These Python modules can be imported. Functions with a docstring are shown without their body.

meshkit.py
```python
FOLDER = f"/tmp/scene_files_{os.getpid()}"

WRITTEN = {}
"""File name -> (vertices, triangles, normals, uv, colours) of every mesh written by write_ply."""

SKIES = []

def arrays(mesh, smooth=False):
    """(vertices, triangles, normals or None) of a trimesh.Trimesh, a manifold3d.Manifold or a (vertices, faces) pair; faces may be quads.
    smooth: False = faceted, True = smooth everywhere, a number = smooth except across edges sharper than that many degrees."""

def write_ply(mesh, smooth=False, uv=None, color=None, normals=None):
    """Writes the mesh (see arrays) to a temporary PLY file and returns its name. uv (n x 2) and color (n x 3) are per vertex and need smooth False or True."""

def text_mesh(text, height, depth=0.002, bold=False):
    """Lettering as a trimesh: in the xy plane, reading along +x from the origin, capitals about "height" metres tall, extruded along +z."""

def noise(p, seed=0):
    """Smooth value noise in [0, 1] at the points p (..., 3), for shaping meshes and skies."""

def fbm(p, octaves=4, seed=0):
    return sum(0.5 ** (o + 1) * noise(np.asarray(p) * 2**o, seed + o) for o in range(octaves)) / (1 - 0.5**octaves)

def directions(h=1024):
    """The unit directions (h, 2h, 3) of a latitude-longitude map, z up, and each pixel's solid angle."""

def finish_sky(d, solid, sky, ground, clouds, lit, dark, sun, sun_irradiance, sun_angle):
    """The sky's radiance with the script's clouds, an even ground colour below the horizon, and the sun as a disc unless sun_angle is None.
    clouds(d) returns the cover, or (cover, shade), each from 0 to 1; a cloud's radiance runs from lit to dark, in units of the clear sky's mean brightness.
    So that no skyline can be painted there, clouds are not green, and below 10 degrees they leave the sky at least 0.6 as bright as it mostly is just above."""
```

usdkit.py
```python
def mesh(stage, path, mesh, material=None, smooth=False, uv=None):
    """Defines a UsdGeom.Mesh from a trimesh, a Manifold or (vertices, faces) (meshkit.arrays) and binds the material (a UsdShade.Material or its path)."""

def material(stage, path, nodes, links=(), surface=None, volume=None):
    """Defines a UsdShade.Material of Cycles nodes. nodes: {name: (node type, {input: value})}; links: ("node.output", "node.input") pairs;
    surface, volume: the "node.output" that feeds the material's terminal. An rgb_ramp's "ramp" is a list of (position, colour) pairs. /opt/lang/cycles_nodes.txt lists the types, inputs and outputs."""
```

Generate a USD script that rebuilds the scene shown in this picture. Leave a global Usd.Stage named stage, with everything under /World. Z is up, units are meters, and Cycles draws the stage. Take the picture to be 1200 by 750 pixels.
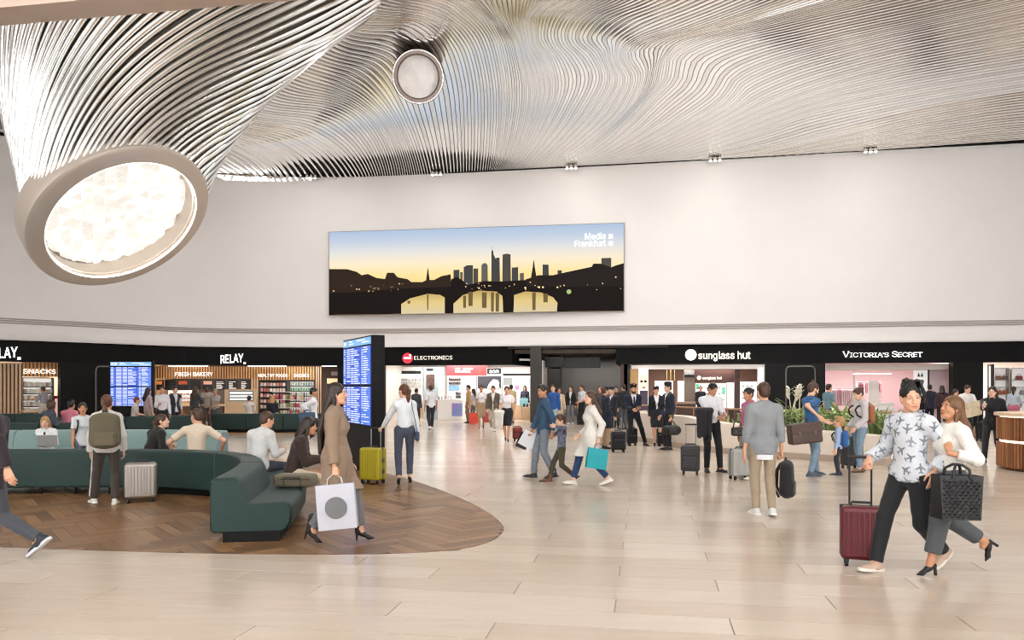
import math, random
import numpy as np
import trimesh
import manifold3d
import usdkit, meshkit
from pxr import Usd, UsdGeom, UsdLux, UsdShade, Sdf, Gf, Vt
from shapely.geometry import Polygon, LineString, Point, box as sbox
from shapely import affinity
from shapely.ops import unary_union

stage = Usd.Stage.CreateInMemory()
UsdGeom.SetStageUpAxis(stage, UsdGeom.Tokens.z)
UsdGeom.SetStageMetersPerUnit(stage, 1.0)
W = UsdGeom.Xform.Define(stage, '/World')
stage.SetDefaultPrim(W.GetPrim())
rng = np.random.default_rng(7)
rnd = random.Random(11)

# ------------------------------------------------------------------ camera
FPX, HORIZ, EYE = 900.0, 453.0, 1.70
cam = UsdGeom.Camera.Define(stage, '/World/camera')
cam.AddTranslateOp().Set(Gf.Vec3d(0, 0, EYE))
cam.AddRotateXOp().Set(90.0)
cam.CreateHorizontalApertureAttr(36.0)
cam.CreateVerticalApertureAttr(22.5)
cam.CreateFocalLengthAttr(FPX / 1200 * 36)
cam.CreateVerticalApertureOffsetAttr((HORIZ - 375) / 1200 * 36)
cam.CreateClippingRangeAttr(Gf.Vec2f(0.1, 500))
cam.CreateExposureAttr(0.2)

# ------------------------------------------------------------------ sky and daylight
dome = UsdLux.DomeLight.Define(stage, '/World/daylight')
dome.CreateColorAttr(Gf.Vec3f(0.93, 0.972, 1.0))
dome.CreateIntensityAttr(2.15)


def disk_lamp(name, pos, target, radius, power, color=(1, .95, .9)):
    l = UsdLux.DiskLight.Define(stage, '/World/' + name)
    p, t = np.array(pos, float), np.array(target, float)
    z = -(t - p) / np.linalg.norm(t - p)
    x = np.cross([0, 0, 1.0] if abs(z[2]) < .95 else [0, 1.0, 0], z); x /= np.linalg.norm(x)
    y = np.cross(z, x)
    m = np.eye(4); m[0, :3], m[1, :3], m[2, :3], m[3, :3] = x, y, z, p
    l.AddTransformOp().Set(Gf.Matrix4d(*m.ravel().tolist()))
    l.CreateRadiusAttr(radius); l.CreateIntensityAttr(power); l.CreateColorAttr(Gf.Vec3f(*color))
    return l


def panel_lamp(name, pos, w, h, power, rotz=0, color=(1, .96, .91)):
    """a ceiling panel that shines down"""
    l = UsdLux.RectLight.Define(stage, '/World/' + name)
    l.AddTranslateOp().Set(Gf.Vec3d(*map(float, pos))); l.AddRotateZOp().Set(float(rotz))
    l.CreateWidthAttr(w); l.CreateHeightAttr(h); l.CreateIntensityAttr(power); l.CreateColorAttr(Gf.Vec3f(*color))
    return l


# ------------------------------------------------------------------ helpers: naming
_used = {}


def numbered(parent, name):
    k = (parent, name)
    n = _used.get(k, 0); _used[k] = n + 1
    return name if n == 0 else f'{name}_{n:03d}'


def tag(prim, label=None, cat=None, group=None, kind=None):
    for k, v in (('label', label), ('category', cat), ('group', group), ('kind', kind)):
        if v: prim.SetCustomDataByKey(k, v)


def thing(name, label, cat, loc=(0, 0, 0), rotz=0.0, group=None, kind=None):
    path = '/World/' + numbered('/World', name)
    x = UsdGeom.Xform.Define(stage, path)
    x.AddTranslateOp().Set(Gf.Vec3d(*map(float, loc)))
    x.AddRotateZOp().Set(float(rotz))
    tag(x.GetPrim(), label, cat, group, kind)
    return path


def part(parent, name, m, mat, smooth=False, label=None, kind=None):
    path = parent + '/' + numbered(parent, name)
    p = usdkit.mesh(stage, path, m, mat, smooth)
    tag(p.GetPrim(), label, None, None, kind)
    return path


def single(name, m, mat, label, cat, group=None, kind=None, smooth=False):
    path = '/World/' + numbered('/World', name)
    p = usdkit.mesh(stage, path, m, mat, smooth)
    tag(p.GetPrim(), label, cat, group, kind)
    return path


def dup(src, loc, rotz=0.0, label=None, group=None):
    prim = stage.GetPrimAtPath(src); was = prim.GetCustomData()
    base = src.rsplit('/', 1)[1]
    if base[-4:-3] == '_' and base[-3:].isdigit(): base = base[:-4]
    path = '/World/' + numbered('/World', base)
    x = UsdGeom.Xform.Define(stage, path)
    x.GetPrim().GetReferences().AddInternalReference(src)
    x.ClearXformOpOrder()
    x.AddTranslateOp().Set(Gf.Vec3d(*map(float, loc)))
    x.AddRotateZOp().Set(float(rotz))
    x.GetPrim().SetInstanceable(True)
    tag(x.GetPrim(), label or was.get('label'), was.get('category'), group or was.get('group'))
    return path


# ------------------------------------------------------------------ helpers: materials
_mats = {}


def M(name, color=(.8, .8, .8), rough=.5, metal=0.0, noise=0.0, nscale=8.0, stretch=None, emit=0.0, ecol=None,
      bump=0.0, bscale=60.0, coat=0.0, sheen=0.0, trans=0.0, spec=None, color2=None, alpha=None, sss=0.0, vary=0.0):
    if name in _mats: return _mats[name]
    pb = {'base_color': color, 'roughness': rough, 'metallic': metal}
    if coat: pb.update(coat_weight=coat, coat_roughness=.06)
    if sheen: pb.update(sheen_weight=sheen)
    if trans: pb.update(transmission_weight=trans)
    if spec is not None: pb['specular_ior_level'] = spec
    if alpha is not None: pb['alpha'] = alpha
    if sss: pb.update(subsurface_weight=sss, subsurface_scale=.01, subsurface_radius=(1., .35, .2))
    if emit: pb.update(emission_color=ecol or color, emission_strength=emit)
    nodes, links = {'p': ('principled_bsdf', pb)}, []
    if noise or bump or color2:
        nodes['t'] = ('texture_coordinate', {})
        nodes['m'] = ('mapping', {'scale': stretch or (1, 1, 1)})
        links.append(('t.object', 'm.vector'))
    if noise or color2:
        c2 = color2 or tuple(min(1, c * (1 - noise)) for c in color)
        c1 = color if color2 else tuple(min(1, c * (1 + noise * .6)) for c in color)
        nodes['n'] = ('noise_texture', {'scale': nscale, 'detail': 4.0, 'roughness': .6})
        nodes['r'] = ('rgb_ramp', {'ramp': [(0.0, c2), (.3, c2), (.7, c1), (1, c1)]})
        links += [('m.vector', 'n.vector'), ('n.fac', 'r.fac'), ('r.color', 'p.base_color')]
    if bump:
        nodes['n2'] = ('noise_texture', {'scale': bscale, 'detail': 3.0})
        nodes['b'] = ('bump', {'strength': min(1.0, bump), 'distance': .004})
        links += [('m.vector', 'n2.vector'), ('n2.fac', 'b.height'), ('b.normal', 'p.normal')]
    _mats[name] = usdkit.material(stage, '/World/Looks/' + name, nodes, links, surface='p.BSDF')
    return _mats[name]


def hx(s):
    """sRGB hex to linear"""
    s = s.lstrip('#'); c = [int(s[i:i + 2], 16) / 255 for i in (0, 2, 4)]
    return tuple(x / 12.92 if x <= .04045 else ((x + .055) / 1.055) ** 2.4 for x in c)


def C(hexs, rough=.6, **k):
    """material from an sRGB colour"""
    key = 'c_' + hexs.lstrip('#') + '_' + str(int(rough * 100)) + ''.join(f'_{a}{str(b).replace(".", "p").replace("-", "m").replace("(", "").replace(")", "").replace(", ", "x").replace(" ", "")}' for a, b in sorted(k.items()))
    return M(key, hx(hexs), rough, **k)


def cloth(hexs, rough=.85):
    return C(hexs, rough, noise=.10, nscale=45.0, bump=.5, bscale=220.0, sheen=.12)


# ------------------------------------------------------------------ helpers: meshes
def cat(ms):
    vs, fs, n = [], [], 0
    for m in ms:
        v, f, _ = meshkit.arrays(m)
        vs.append(v); fs.append(f + n); n += len(v)
    return (np.vstack(vs), np.vstack(fs))


def tf(m, R=None, t=None, s=None):
    v, f, _ = meshkit.arrays(m)
    if s is not None: v = v * np.asarray(s, float)
    if R is not None: v = v @ np.asarray(R, float).T
    if t is not None: v = v + np.asarray(t, float)
    if s is not None and np.prod(np.broadcast_to(s, 3)) < 0: f = f[:, ::-1]
    return (v, f)


def rz(deg):
    a = math.radians(deg); c, s = math.cos(a), math.sin(a)
    return np.array([[c, -s, 0], [s, c, 0], [0, 0, 1.0]])


def rx(deg):
    a = math.radians(deg); c, s = math.cos(a), math.sin(a)
    return np.array([[1.0, 0, 0], [0, c, -s], [0, s, c]])


def ry(deg):
    a = math.radians(deg); c, s = math.cos(a), math.sin(a)
    return np.array([[c, 0, s], [0, 1.0, 0], [-s, 0, c]])


def hull(pts):
    m = manifold3d.Manifold.hull_points(np.asarray(pts, float))
    o = m.to_mesh()
    return (np.array(o.vert_properties[:, :3], float), np.array(o.tri_verts, int))


def box(lo, hi, ch=0.0):
    lo, hi = np.asarray(lo, float), np.asarray(hi, float)
    ch = min(ch, .45 * (hi - lo).min())
    if ch <= 0:
        m = trimesh.creation.box(extents=hi - lo); m.apply_translation((lo + hi) / 2)
        return (np.array(m.vertices), np.array(m.faces))
    pts = []
    for sx in (0, 1):
        for sy in (0, 1):
            for sz in (0, 1):
                c = np.array([(lo, hi)[s][i] for i, s in enumerate((sx, sy, sz))])
                d = np.array([1 - 2 * s for s in (sx, sy, sz)]) * ch
                for ax in range(3):
                    e = d.copy(); e[ax] = 0
                    pts.append(c + e)
    return hull(pts)


def bxc(c, size, ch=0.0):
    c, size = np.asarray(c, float), np.asarray(size, float)
    return box(c - size / 2, c + size / 2, ch)


def rbox(lo, hi, r, n=2):
    """box with well rounded edges: hull of corner spheres"""
    lo, hi = np.asarray(lo, float), np.asarray(hi, float)
    r = min(r, .49 * (hi - lo).min())
    s = trimesh.creation.icosphere(n, r).vertices
    pts = [s + [(lo[i] + r, hi[i] - r)[k[i]] for i in range(3)] for k in np.ndindex(2, 2, 2)]
    return hull(np.vstack(pts))


def tube(points, radii, sides=8, caps=True):
    p = np.asarray(points, float); n = len(p)
    r = np.broadcast_to(radii, (n,))
    t = np.gradient(p, axis=0) if n > 2 else np.repeat((p[1] - p[0])[None], n, 0)
    t = t / (np.linalg.norm(t, axis=1, keepdims=True) + 1e-12)
    a = np.cross(t[0], [0, 0, 1.0] if abs(t[0][2]) < .9 else [1.0, 0, 0]); a /= np.linalg.norm(a)
    A = []
    for i in range(n):
        a = a - t[i] * (a @ t[i]); a /= np.linalg.norm(a) + 1e-12; A.append(a)
    A = np.array(A); B = np.cross(t, A); ang = np.arange(sides) * 2 * np.pi / sides
    v = p[:, None] + r[:, None, None] * (np.cos(ang)[None, :, None] * A[:, None] + np.sin(ang)[None, :, None] * B[:, None])
    return loft(v, closed=True, caps=caps)


def loft(rings, closed=True, caps=False, wrap=False):
    """rings: (n, k, 3)"""
    rings = np.asarray(rings, float); n, k = rings.shape[:2]
    v = rings.reshape(-1, 3)
    i, j = np.meshgrid(np.arange(n if wrap else n - 1), np.arange(k if closed else k - 1), indexing='ij')
    i2, j2 = (i + 1) % n, (j + 1) % k
    q = np.stack([i * k + j, i * k + j2, i2 * k + j2, i2 * k + j], -1).reshape(-1, 4)
    f = np.vstack([q[:, [0, 1, 2]], q[:, [0, 2, 3]]])
    if caps:
        a = np.arange(1, k - 1)
        f = np.vstack([f, np.stack([0 * a, a + 1, a], 1), np.stack([0 * a, a, a + 1], 1) + (n - 1) * k])
    return (v, f)


def lathe(prof, sides=32):
    """prof: (r, z) points"""
    ang = np.arange(sides) * 2 * np.pi / sides
    return loft(np.array([[(r * math.cos(a), r * math.sin(a), z) for a in ang] for r, z in prof]), closed=True)


def cyl(a, b, r, sides=16, r2=None):
    return tube([a, b], [r, r if r2 is None else r2], sides)


def ext(poly, h, z0=0.0):
    """shapely polygon(s) extruded along z"""
    ms = []
    for g in getattr(poly, 'geoms', [poly]):
        if g.is_empty or g.area < 1e-7: continue
        m = trimesh.creation.extrude_polygon(g, h, engine='earcut')
        ms.append((np.array(m.vertices) + [0, 0, z0], np.array(m.faces)))
    return cat(ms)


def txt(s, h, depth=.02, bold=False, sx=1.0):
    """lettering standing upright in the xz plane, facing -y, reading along +x, centred on x"""
    m = meshkit.text_mesh(s, h, depth, bold)
    v, f = np.array(m.vertices), np.array(m.faces)
    v[:, 0] = (v[:, 0] - v[:, 0].mean()) * sx
    v[:, 0] -= (v[:, 0].min() + v[:, 0].max()) / 2
    return (np.stack([v[:, 0], -v[:, 2], v[:, 1]], 1), f)


def rpoly(w, h, r, n=6):
    """rounded rectangle, lower left at 0,0"""
    return sbox(r, r, w - r, h - r).buffer(r, quad_segs=n)


# ------------------------------------------------------------------ picture <-> place
def gp(x, y):
    """floor point seen at a pixel"""
    d = FPX * EYE / (y - HORIZ)
    return np.array([(x - 600) * d / FPX, d, 0.0])


def at(x, y, d):
    """point seen at a pixel at depth d"""
    return np.array([(x - 600) * d / FPX, d, EYE + (HORIZ - y) * d / FPX])
# ================================================================== STRUCTURE
from scipy.interpolate import CubicSpline, PchipInterpolator
_wd = CubicSpline([-300, -150, 0, 75, 150, 200, 275, 350, 500, 660, 850, 1050, 1200, 1400],
                  [26.3, 28.8, 31.6, 33.2, 35.1, 36.5, 37.5, 37.9, 37.4, 36.3, 34.9, 33.5, 32.6, 31.2])


def wp(x, off=0.0):
    """point of the wall line at picture column x, pushed off towards the hall"""
    d = float(_wd(x)); p = np.array([(x - 600) / FPX * d, d])
    d2 = float(_wd(x + 2)); q = np.array([(x + 2 - 600) / FPX * d2, d2])
    t = (q - p) / np.linalg.norm(q - p)
    return p + off * np.array([t[1], -t[0]])


def wtan(x):
    a, b = wp(x - 3), wp(x + 3); t = (b - a) / np.linalg.norm(b - a)
    return t


def wall_sweep(x0, x1, prof, n=60, caps=True):
    """profile of (offset towards hall, z), closed, swept along the wall line"""
    rings = [[(*wp(x, o), z) for o, z in prof] for x in np.linspace(x0, x1, n)]
    return loft(np.array(rings), closed=True, caps=caps)


white = M('wall_white', hx('#e8e5e3'), .42, noise=.02, nscale=.6)
trimg = C('#a69d97', .5)
black = M('fascia_black', (.003, .003, .0033), .55, spec=.15)
blackm = M('matt_black', (.005, .005, .005), .6, spec=.2)

wall = thing('wall_back', None, None, kind='structure')
part(wall, 'wall_surface', wall_sweep(-300, 1400, [(0, 12.3), (0, 4.1), (.10, 3.82), (.22, 3.68), (.20, 3.62), (-.5, 3.62), (-.5, 12.3)], 90), white, 30)
for i in range(3):
    part(wall, 'trim_strip', wall_sweep(-300, 1400, [(.035, 4.31 + .085 * i), (.035, 4.365 + .085 * i), (-.02, 4.365 + .085 * i), (-.02, 4.31 + .085 * i)], 90), trimg)

side = thing('wall_left', None, None, kind='structure')
part(side, 'wall_surface', box((-27.6, -18, 0), (-27.1, 27.5, 12.9)), white)
side = thing('wall_right', None, None, kind='structure')
part(side, 'wall_surface', box((27.3, -18, 0), (27.8, 31.6, 12.9)), white)
fas = thing('trim_1', None, None, kind='structure')
fprof = [(.02, 2.74), (.02, 3.63), (-.4, 3.63), (-.4, 2.74)]
part(fas, 'fascia_panel', wall_sweep(-300, 600, fprof, 60), black)
_a, _b = wp(600, 0), wp(640, -3.2)
part(fas, 'fascia_return', hull([(*(_a + o), z) for o in ([0, 0], [.3, .2]) for z in (2.74, 3.63)] + [(*(_b + o), z) for o in ([0, 0], [.3, .2]) for z in (2.62, 3.63)]), black)
fas2 = thing('trim_2', None, None, kind='structure')
part(fas2, 'fascia_panel', wall_sweep(722, 1400, fprof, 40), black)
part(fas2, 'fascia_return', hull([(*(wp(722, o) + [dx, 0]), z) for o in (0, -4) for dx in (0, .2) for z in (2.74, 3.63)]), black)

# ------------------------------------------------------------------ floor
stone_tones = ['#c8b9a9', '#c4b4a4', '#cbbcac', '#c2b1a0', '#c7b7a6', '#ccbdae']


def stone(i):
    return M(f'stone_{i}', hx(stone_tones[i]), .19, noise=.05, nscale=3.0, stretch=(.5, 3, 1), spec=.4)


wood_edge = [(592, 621.5), (585, 611), (570, 599), (540, 584), (510, 572), (487.5, 564.5), (462, 557), (430, 549), (400, 543.5)]
front = [(0, 641), (133, 645.7), (267, 649), (390, 650), (480, 648.5), (540, 644), (576, 635)]
rim = [gp(x, y)[:2] for x, y in front + wood_edge]
rim = [np.array([-12.5, 10.2]), np.array([-9.0, 8.75])] + rim + [np.array([-5.0, 17.9]), np.array([-7.5, 18.3]), np.array([-9.5, 17.0]), np.array([-11.5, 15.0]), np.array([-14, 12.5])]
_q = np.array(rim)
for _ in range(3): _q = np.stack([_q * .75 + np.roll(_q, -1, 0) * .25, _q * .25 + np.roll(_q, -1, 0) * .75], 1).reshape(-1, 2)
wood_area = Polygon(_q)
wood_back = Polygon([(-20, 22), (-12, 27.2), (-6.5, 28.6), (-5.8, 31.5), (-8.5, 33.5), (-15, 32), (-22, 26)]).buffer(.6)

floor = thing('floor', None, None, kind='structure')
part(floor, 'floor_slab', box((-60, -6, -.3), (60, 60, -.006)), M('grout', hx('#8f7d6e'), .6))
ua, ub = np.array([.985, -.174]), np.array([.174, .985])
LT, RW = 2.5, .379
tiles = []
for k in range(-8, 112):
    v0 = 6.957 - RW * k if k < 0 else None
for row in range(-8, 108):
    vlo = 6.578 + row * RW
    off = -1.918 - .835 * row
    for j in range(-26, 26):
        u0 = off + j * LT
        c = ua * (u0 + LT / 2) + ub * (vlo + RW / 2)
        if c[1] < 3.3 or c[1] > 47 or abs(c[0]) > .70 * c[1] + 3.2: continue
        g = .004
        tiles.append((c, [ua * (u0 + a) + ub * (vlo + b) for a, b in ((g, g), (LT - g, g), (LT - g, RW - g), (g, RW - g))]))
tiles.sort(key=lambda t: t[0][1] + .15 * abs(t[0][0]))
groups = {}
n_single = 0
woods = unary_union([wood_area, wood_back])
for i, (c, q) in enumerate(tiles):
    P = Polygon(q)
    hit = P.intersects(woods)
    if hit:
        P = P.difference(woods.buffer(.012))
        if P.is_empty or P.area < .01: continue
    tone = rnd.randrange(6)
    if hit:
        m = ext(P, .012, -.012)
    else:
        m = hull([(*p, z) for p in np.asarray(P.exterior.coords)[:4] for z in (-.012, -.0012)] + [(*(p + (c - p) * .0016), 0) for p in np.asarray(P.exterior.coords)[:4]])
    if n_single < 300 and abs(c[0]) < .667 * c[1] + 1.2 and c[1] > 4.6:
        part(floor, 'stone_tile', m, stone(tone)); n_single += 1
    else:
        groups.setdefault(tone, []).append(m)
for tone, ms in groups.items():
    part(floor, 'stone_tile_field', cat(ms), stone(tone), kind='stuff')

plank_tones = ['#8a6848', '#7c5b3d', '#96724f', '#856143', '#6f5137', '#8f6c4c']


def plank(i):
    return M(f'plank_{i}', hx(plank_tones[i]), .34, noise=.22, nscale=5.0, stretch=(6, 6, 1), spec=.4)


parq = thing('floor_parquet', None, None, kind='structure')
part(parq, 'parquet_base', ext(unary_union([wood_area, wood_back]), .02, -.024), M('parquet_base', hx('#4a3524'), .6))
PW, PL = .15, .75
cands = []
Rw = rz(38)[:2, :2]
for i in range(-60, 60):
    for j in range(-60, 60):
        # herringbone lattice
        o = np.array([i * PW + j * PW, -i * PW + j * PW]) * 1.0
        o = np.array([(i + 0.0) * PW + j * PL, i * PW - j * PL])
        for hv in (0, 1):
            if hv == 0: x0, y0, x1, y1 = o[0], o[1], o[0] + PL, o[1] + PW
            else: x0, y0, x1, y1 = o[0] + PL - PW * 0, o[1] - PL + PW, o[0] + PL + PW, o[1] + PW
            q = np.array([(x0 + .002, y0 + .002), (x1 - .002, y0 + .002), (x1 - .002, y1 - .002), (x0 + .002, y1 - .002)]) @ Rw.T + [-4.5, 12]
            c = q.mean(0)
            if abs(c[0] + 5) < 10 and 7 < c[1] < 19.5: cands.append((c, q))
seen, cl = set(), []
for c, q in cands:
    k = (round(c[0], 2), round(c[1], 2))
    if k not in seen: seen.add(k); cl.append((c, q))
cl.sort(key=lambda t: t[0][1])
pg, n_single = {}, 0
for c, q in cl:
    P = Polygon(q)
    if not P.intersects(wood_area): continue
    inside = wood_area.contains(P)
    if not inside: P = P.intersection(wood_area)
    if P.is_empty or P.area < .004: continue
    tone = rnd.randrange(6)
    m = ext(P, .009, -.0085)
    if inside and n_single < 300 and abs(c[0]) < .667 * c[1] + .3:
        part(parq, 'plank', m, plank(tone)); n_single += 1
    else: pg.setdefault(tone, []).append(m)
_bw = {}
for i in range(-40, 40):
    for j in range(-10, 12):
        q = Polygon([(-14 + j * 1.2 + (i % 2) * .6, 27 + i * .16), (-14 + j * 1.2 + 1.19 + (i % 2) * .6, 27 + i * .16), (-14 + j * 1.2 + 1.19 + (i % 2) * .6, 27 + i * .16 + .155), (-14 + j * 1.2 + (i % 2) * .6, 27 + i * .16 + .155)]).intersection(wood_back)
        if not q.is_empty and q.area > .01 and q.geom_type == 'Polygon': _bw.setdefault((i * 7 + j * 3) % 6, []).append(ext(q, .009, -.0085))
for tone, ms in pg.items(): part(parq, 'plank_field', cat(ms), plank(tone), kind='stuff')
for tone, ms in _bw.items(): part(parq, 'plank_field', cat(ms), M(f'plank_pale_{tone}', hx(['#c08d63', '#b58258', '#c79769', '#ba8a60', '#c4936a', '#b88b62'][tone]), .3), kind='stuff')

# ------------------------------------------------------------------ mirrored rib ceiling
CZ = 12.05


def ceil_h(X, Y):
    """underside of the ceiling: level at the wall, rolling in long waves towards the hall"""
    d = np.clip((36.5 - Y - .10 * np.abs(X + 8)) / 10.0, 0, 1)
    w = d * d * (3 - 2 * d)
    return CZ + w * (.30 * np.sin(X * .30 + .8) * np.sin(Y * .24 + .4) + .20 * np.sin(X * .17 - Y * .21 + 2.0))


def on_ceil(x, y):
    x, y = np.asarray(x, float), np.asarray(y, float)
    te = (HORIZ - y) / FPX
    d = (CZ - EYE) / te
    for _ in range(12):
        d = .5 * d + .5 * (ceil_h((x - 600) / FPX * d, d) - EYE) / te
    d = np.minimum(d, _wd(np.clip(x, -300, 1400)) - .02)
    X = (x - 600) / FPX * d
    return np.stack([X, d, EYE + te * d], -1)


# guide curves of the rib flow (columns left to right); each runs from the hall to the wall edge
guides = [
    [(150, 120), (205, 172), (235, 196), (262, 211)],
    [(150, 60), (250, 160), (290, 176), (312, 190), (330, 212.5)],
    [(150, 10), (290, 140), (350, 150), (395, 175), (420, 208.5)],
    [(200, -30), (340, 105), (400, 118), (440, 150), (462, 206)],
    [(300, -40), (390, 60), (440, 75), (475, 130), (500, 204.5)],
    [(350, -60), (428, 20), (490, 24), (530, 60), (543, 120), (545, 202)],
    [(430, -60), (475, -18), (540, 5), (578, 50), (588, 115), (578, 200)],
    [(560, -70), (590, -25), (596, 15), (612, 60), (622, 110), (612, 160), (590, 199.5)],
    [(720, -70), (657, -5), (625, 25), (626, 46), (643, 73), (648, 102), (634, 147), (600, 199)],
    [(860, -70), (736, 0), (686, 26), (678, 44), (697, 66), (706, 90), (689, 126), (650, 172), (618, 198)],
    [(1010, -60), (900, -8), (800, 32), (742, 53), (735, 64), (748, 90), (738, 118), (692, 164), (640, 196.5)],
    [(1180, -45), (1000, 3), (893, 30), (813, 53), (789, 70), (786, 90), (764, 116), (715, 165), (664, 195.4)],
    [(1340, -30), (1180, 6), (1000, 46), (900, 74), (862, 94), (850, 112), (806, 142), (735, 178), (688, 194.2)],
    [(1340, 20), (1200, 45), (1050, 74), (950, 102), (900, 122), (830, 155), (765, 182), (720, 192.6)],
    [(1340, 66), (1200, 86), (1050, 112), (950, 134), (860, 165), (800, 182), (756, 190.9)],
    [(1340, 108), (1200, 120), (1080, 140), (980, 163), (890, 181), (800, 188.8)],
    [(1340, 139), (1200, 146), (1100, 158), (1000, 173), (900, 184)],
    [(1340, 152), (1200, 164), (1100, 170.5), (1000, 177.2)],
]
NS = 56
gcur = []
for g in guides:
    p = np.array(g, float); s = np.r_[0, np.cumsum(np.linalg.norm(np.diff(p, axis=0), axis=1))]; s /= s[-1]
    f = PchipInterpolator(s, p, axis=0)(np.linspace(0, 1, NS))
    gcur.append(f)
gcur = np.array(gcur)
per = [10, 13, 13, 13, 12, 12, 12, 13, 14, 14, 14, 14, 13, 12, 11, 8, 7]
knots = np.r_[0, np.cumsum(per)]
gint = PchipInterpolator(knots, gcur, axis=0)
chrome = M('polished_chrome', (.95, .94, .92), .15, 1.0)
chrome_b = M('polished_chrome_dull', (.88, .865, .84), .2, 1.0)
ceil = thing('ceiling', None, None, kind='structure')
NR = int(knots[-1])


def dark_reflection_mask(c):
    """where the ribs thin out over a black band imitating a dark reflection along the wall"""
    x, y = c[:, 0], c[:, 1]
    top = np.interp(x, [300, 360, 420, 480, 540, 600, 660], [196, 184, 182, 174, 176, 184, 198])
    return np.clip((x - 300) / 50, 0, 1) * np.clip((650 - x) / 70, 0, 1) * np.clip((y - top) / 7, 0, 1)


def rib(k, wf, drop=.10, n=5):
    low = []
    mid_ = gint(k)
    vm = dark_reflection_mask(mid_) * .62
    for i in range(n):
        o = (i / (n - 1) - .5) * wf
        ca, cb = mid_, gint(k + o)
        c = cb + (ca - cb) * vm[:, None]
        P = on_ceil(c[:, 0], c[:, 1])
        low.append(P)
    wid = np.linalg.norm(low[-1] - low[0], axis=1)
    for i in range(n): low[i][:, 2] -= drop * wid * (1 - (2 * i / (n - 1) - 1) ** 2)
    top = [low[-1] + [0, 0, .06], low[0] + [0, 0, .06]]
    return loft(np.stack(low + top, 1), closed=True, caps=True)


dark_spot = on_ceil(478, 56)
for k in range(NR):
    c = gint(k + .5); mid = on_ceil(c[:, 0], c[:, 1])
    near = 0 and np.linalg.norm(mid[:, :2] - dark_spot[:2], axis=1).min() < .62
    wfac = .87
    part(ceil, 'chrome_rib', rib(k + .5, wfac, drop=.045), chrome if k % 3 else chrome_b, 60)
part(ceil, 'vent_opening', tf(lathe([(.62, 0), (.6, -.03), (.05, -.03)], 24), t=(dark_spot[0], dark_spot[1], dark_spot[2] + .16)), blackm)  # black disc put in to imitate a dark reflection in the chrome
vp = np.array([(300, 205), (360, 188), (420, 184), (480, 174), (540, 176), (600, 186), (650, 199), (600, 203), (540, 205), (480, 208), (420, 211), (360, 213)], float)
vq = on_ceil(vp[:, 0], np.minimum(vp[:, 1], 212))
part(ceil, 'shadow_gap', ext(Polygon(vq[:, :2]).buffer(0), .03, CZ + .10), blackm)  # black panel laid in as a dark reflected band, no real gap
# dark shell above the ribs
gx, gy = np.meshgrid(np.linspace(-34, 34, 60), np.linspace(11.5, 40, 50), indexing='ij')
shell = np.stack([gx, gy, np.maximum(ceil_h(gx, gy), CZ - .2) + .30], -1)
sh = loft(shell, closed=False)
part(ceil, 'ceiling_shell', (sh[0], sh[1][:, ::-1]), M('shell_dark', hx('#8f887f'), .5))
part(ceil, 'edge_strip', wall_sweep(-300, 1400, [(.12, CZ - .02), (.12, CZ + .1), (.0, CZ + .1), (.0, CZ - .02)], 60), blackm)

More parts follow.
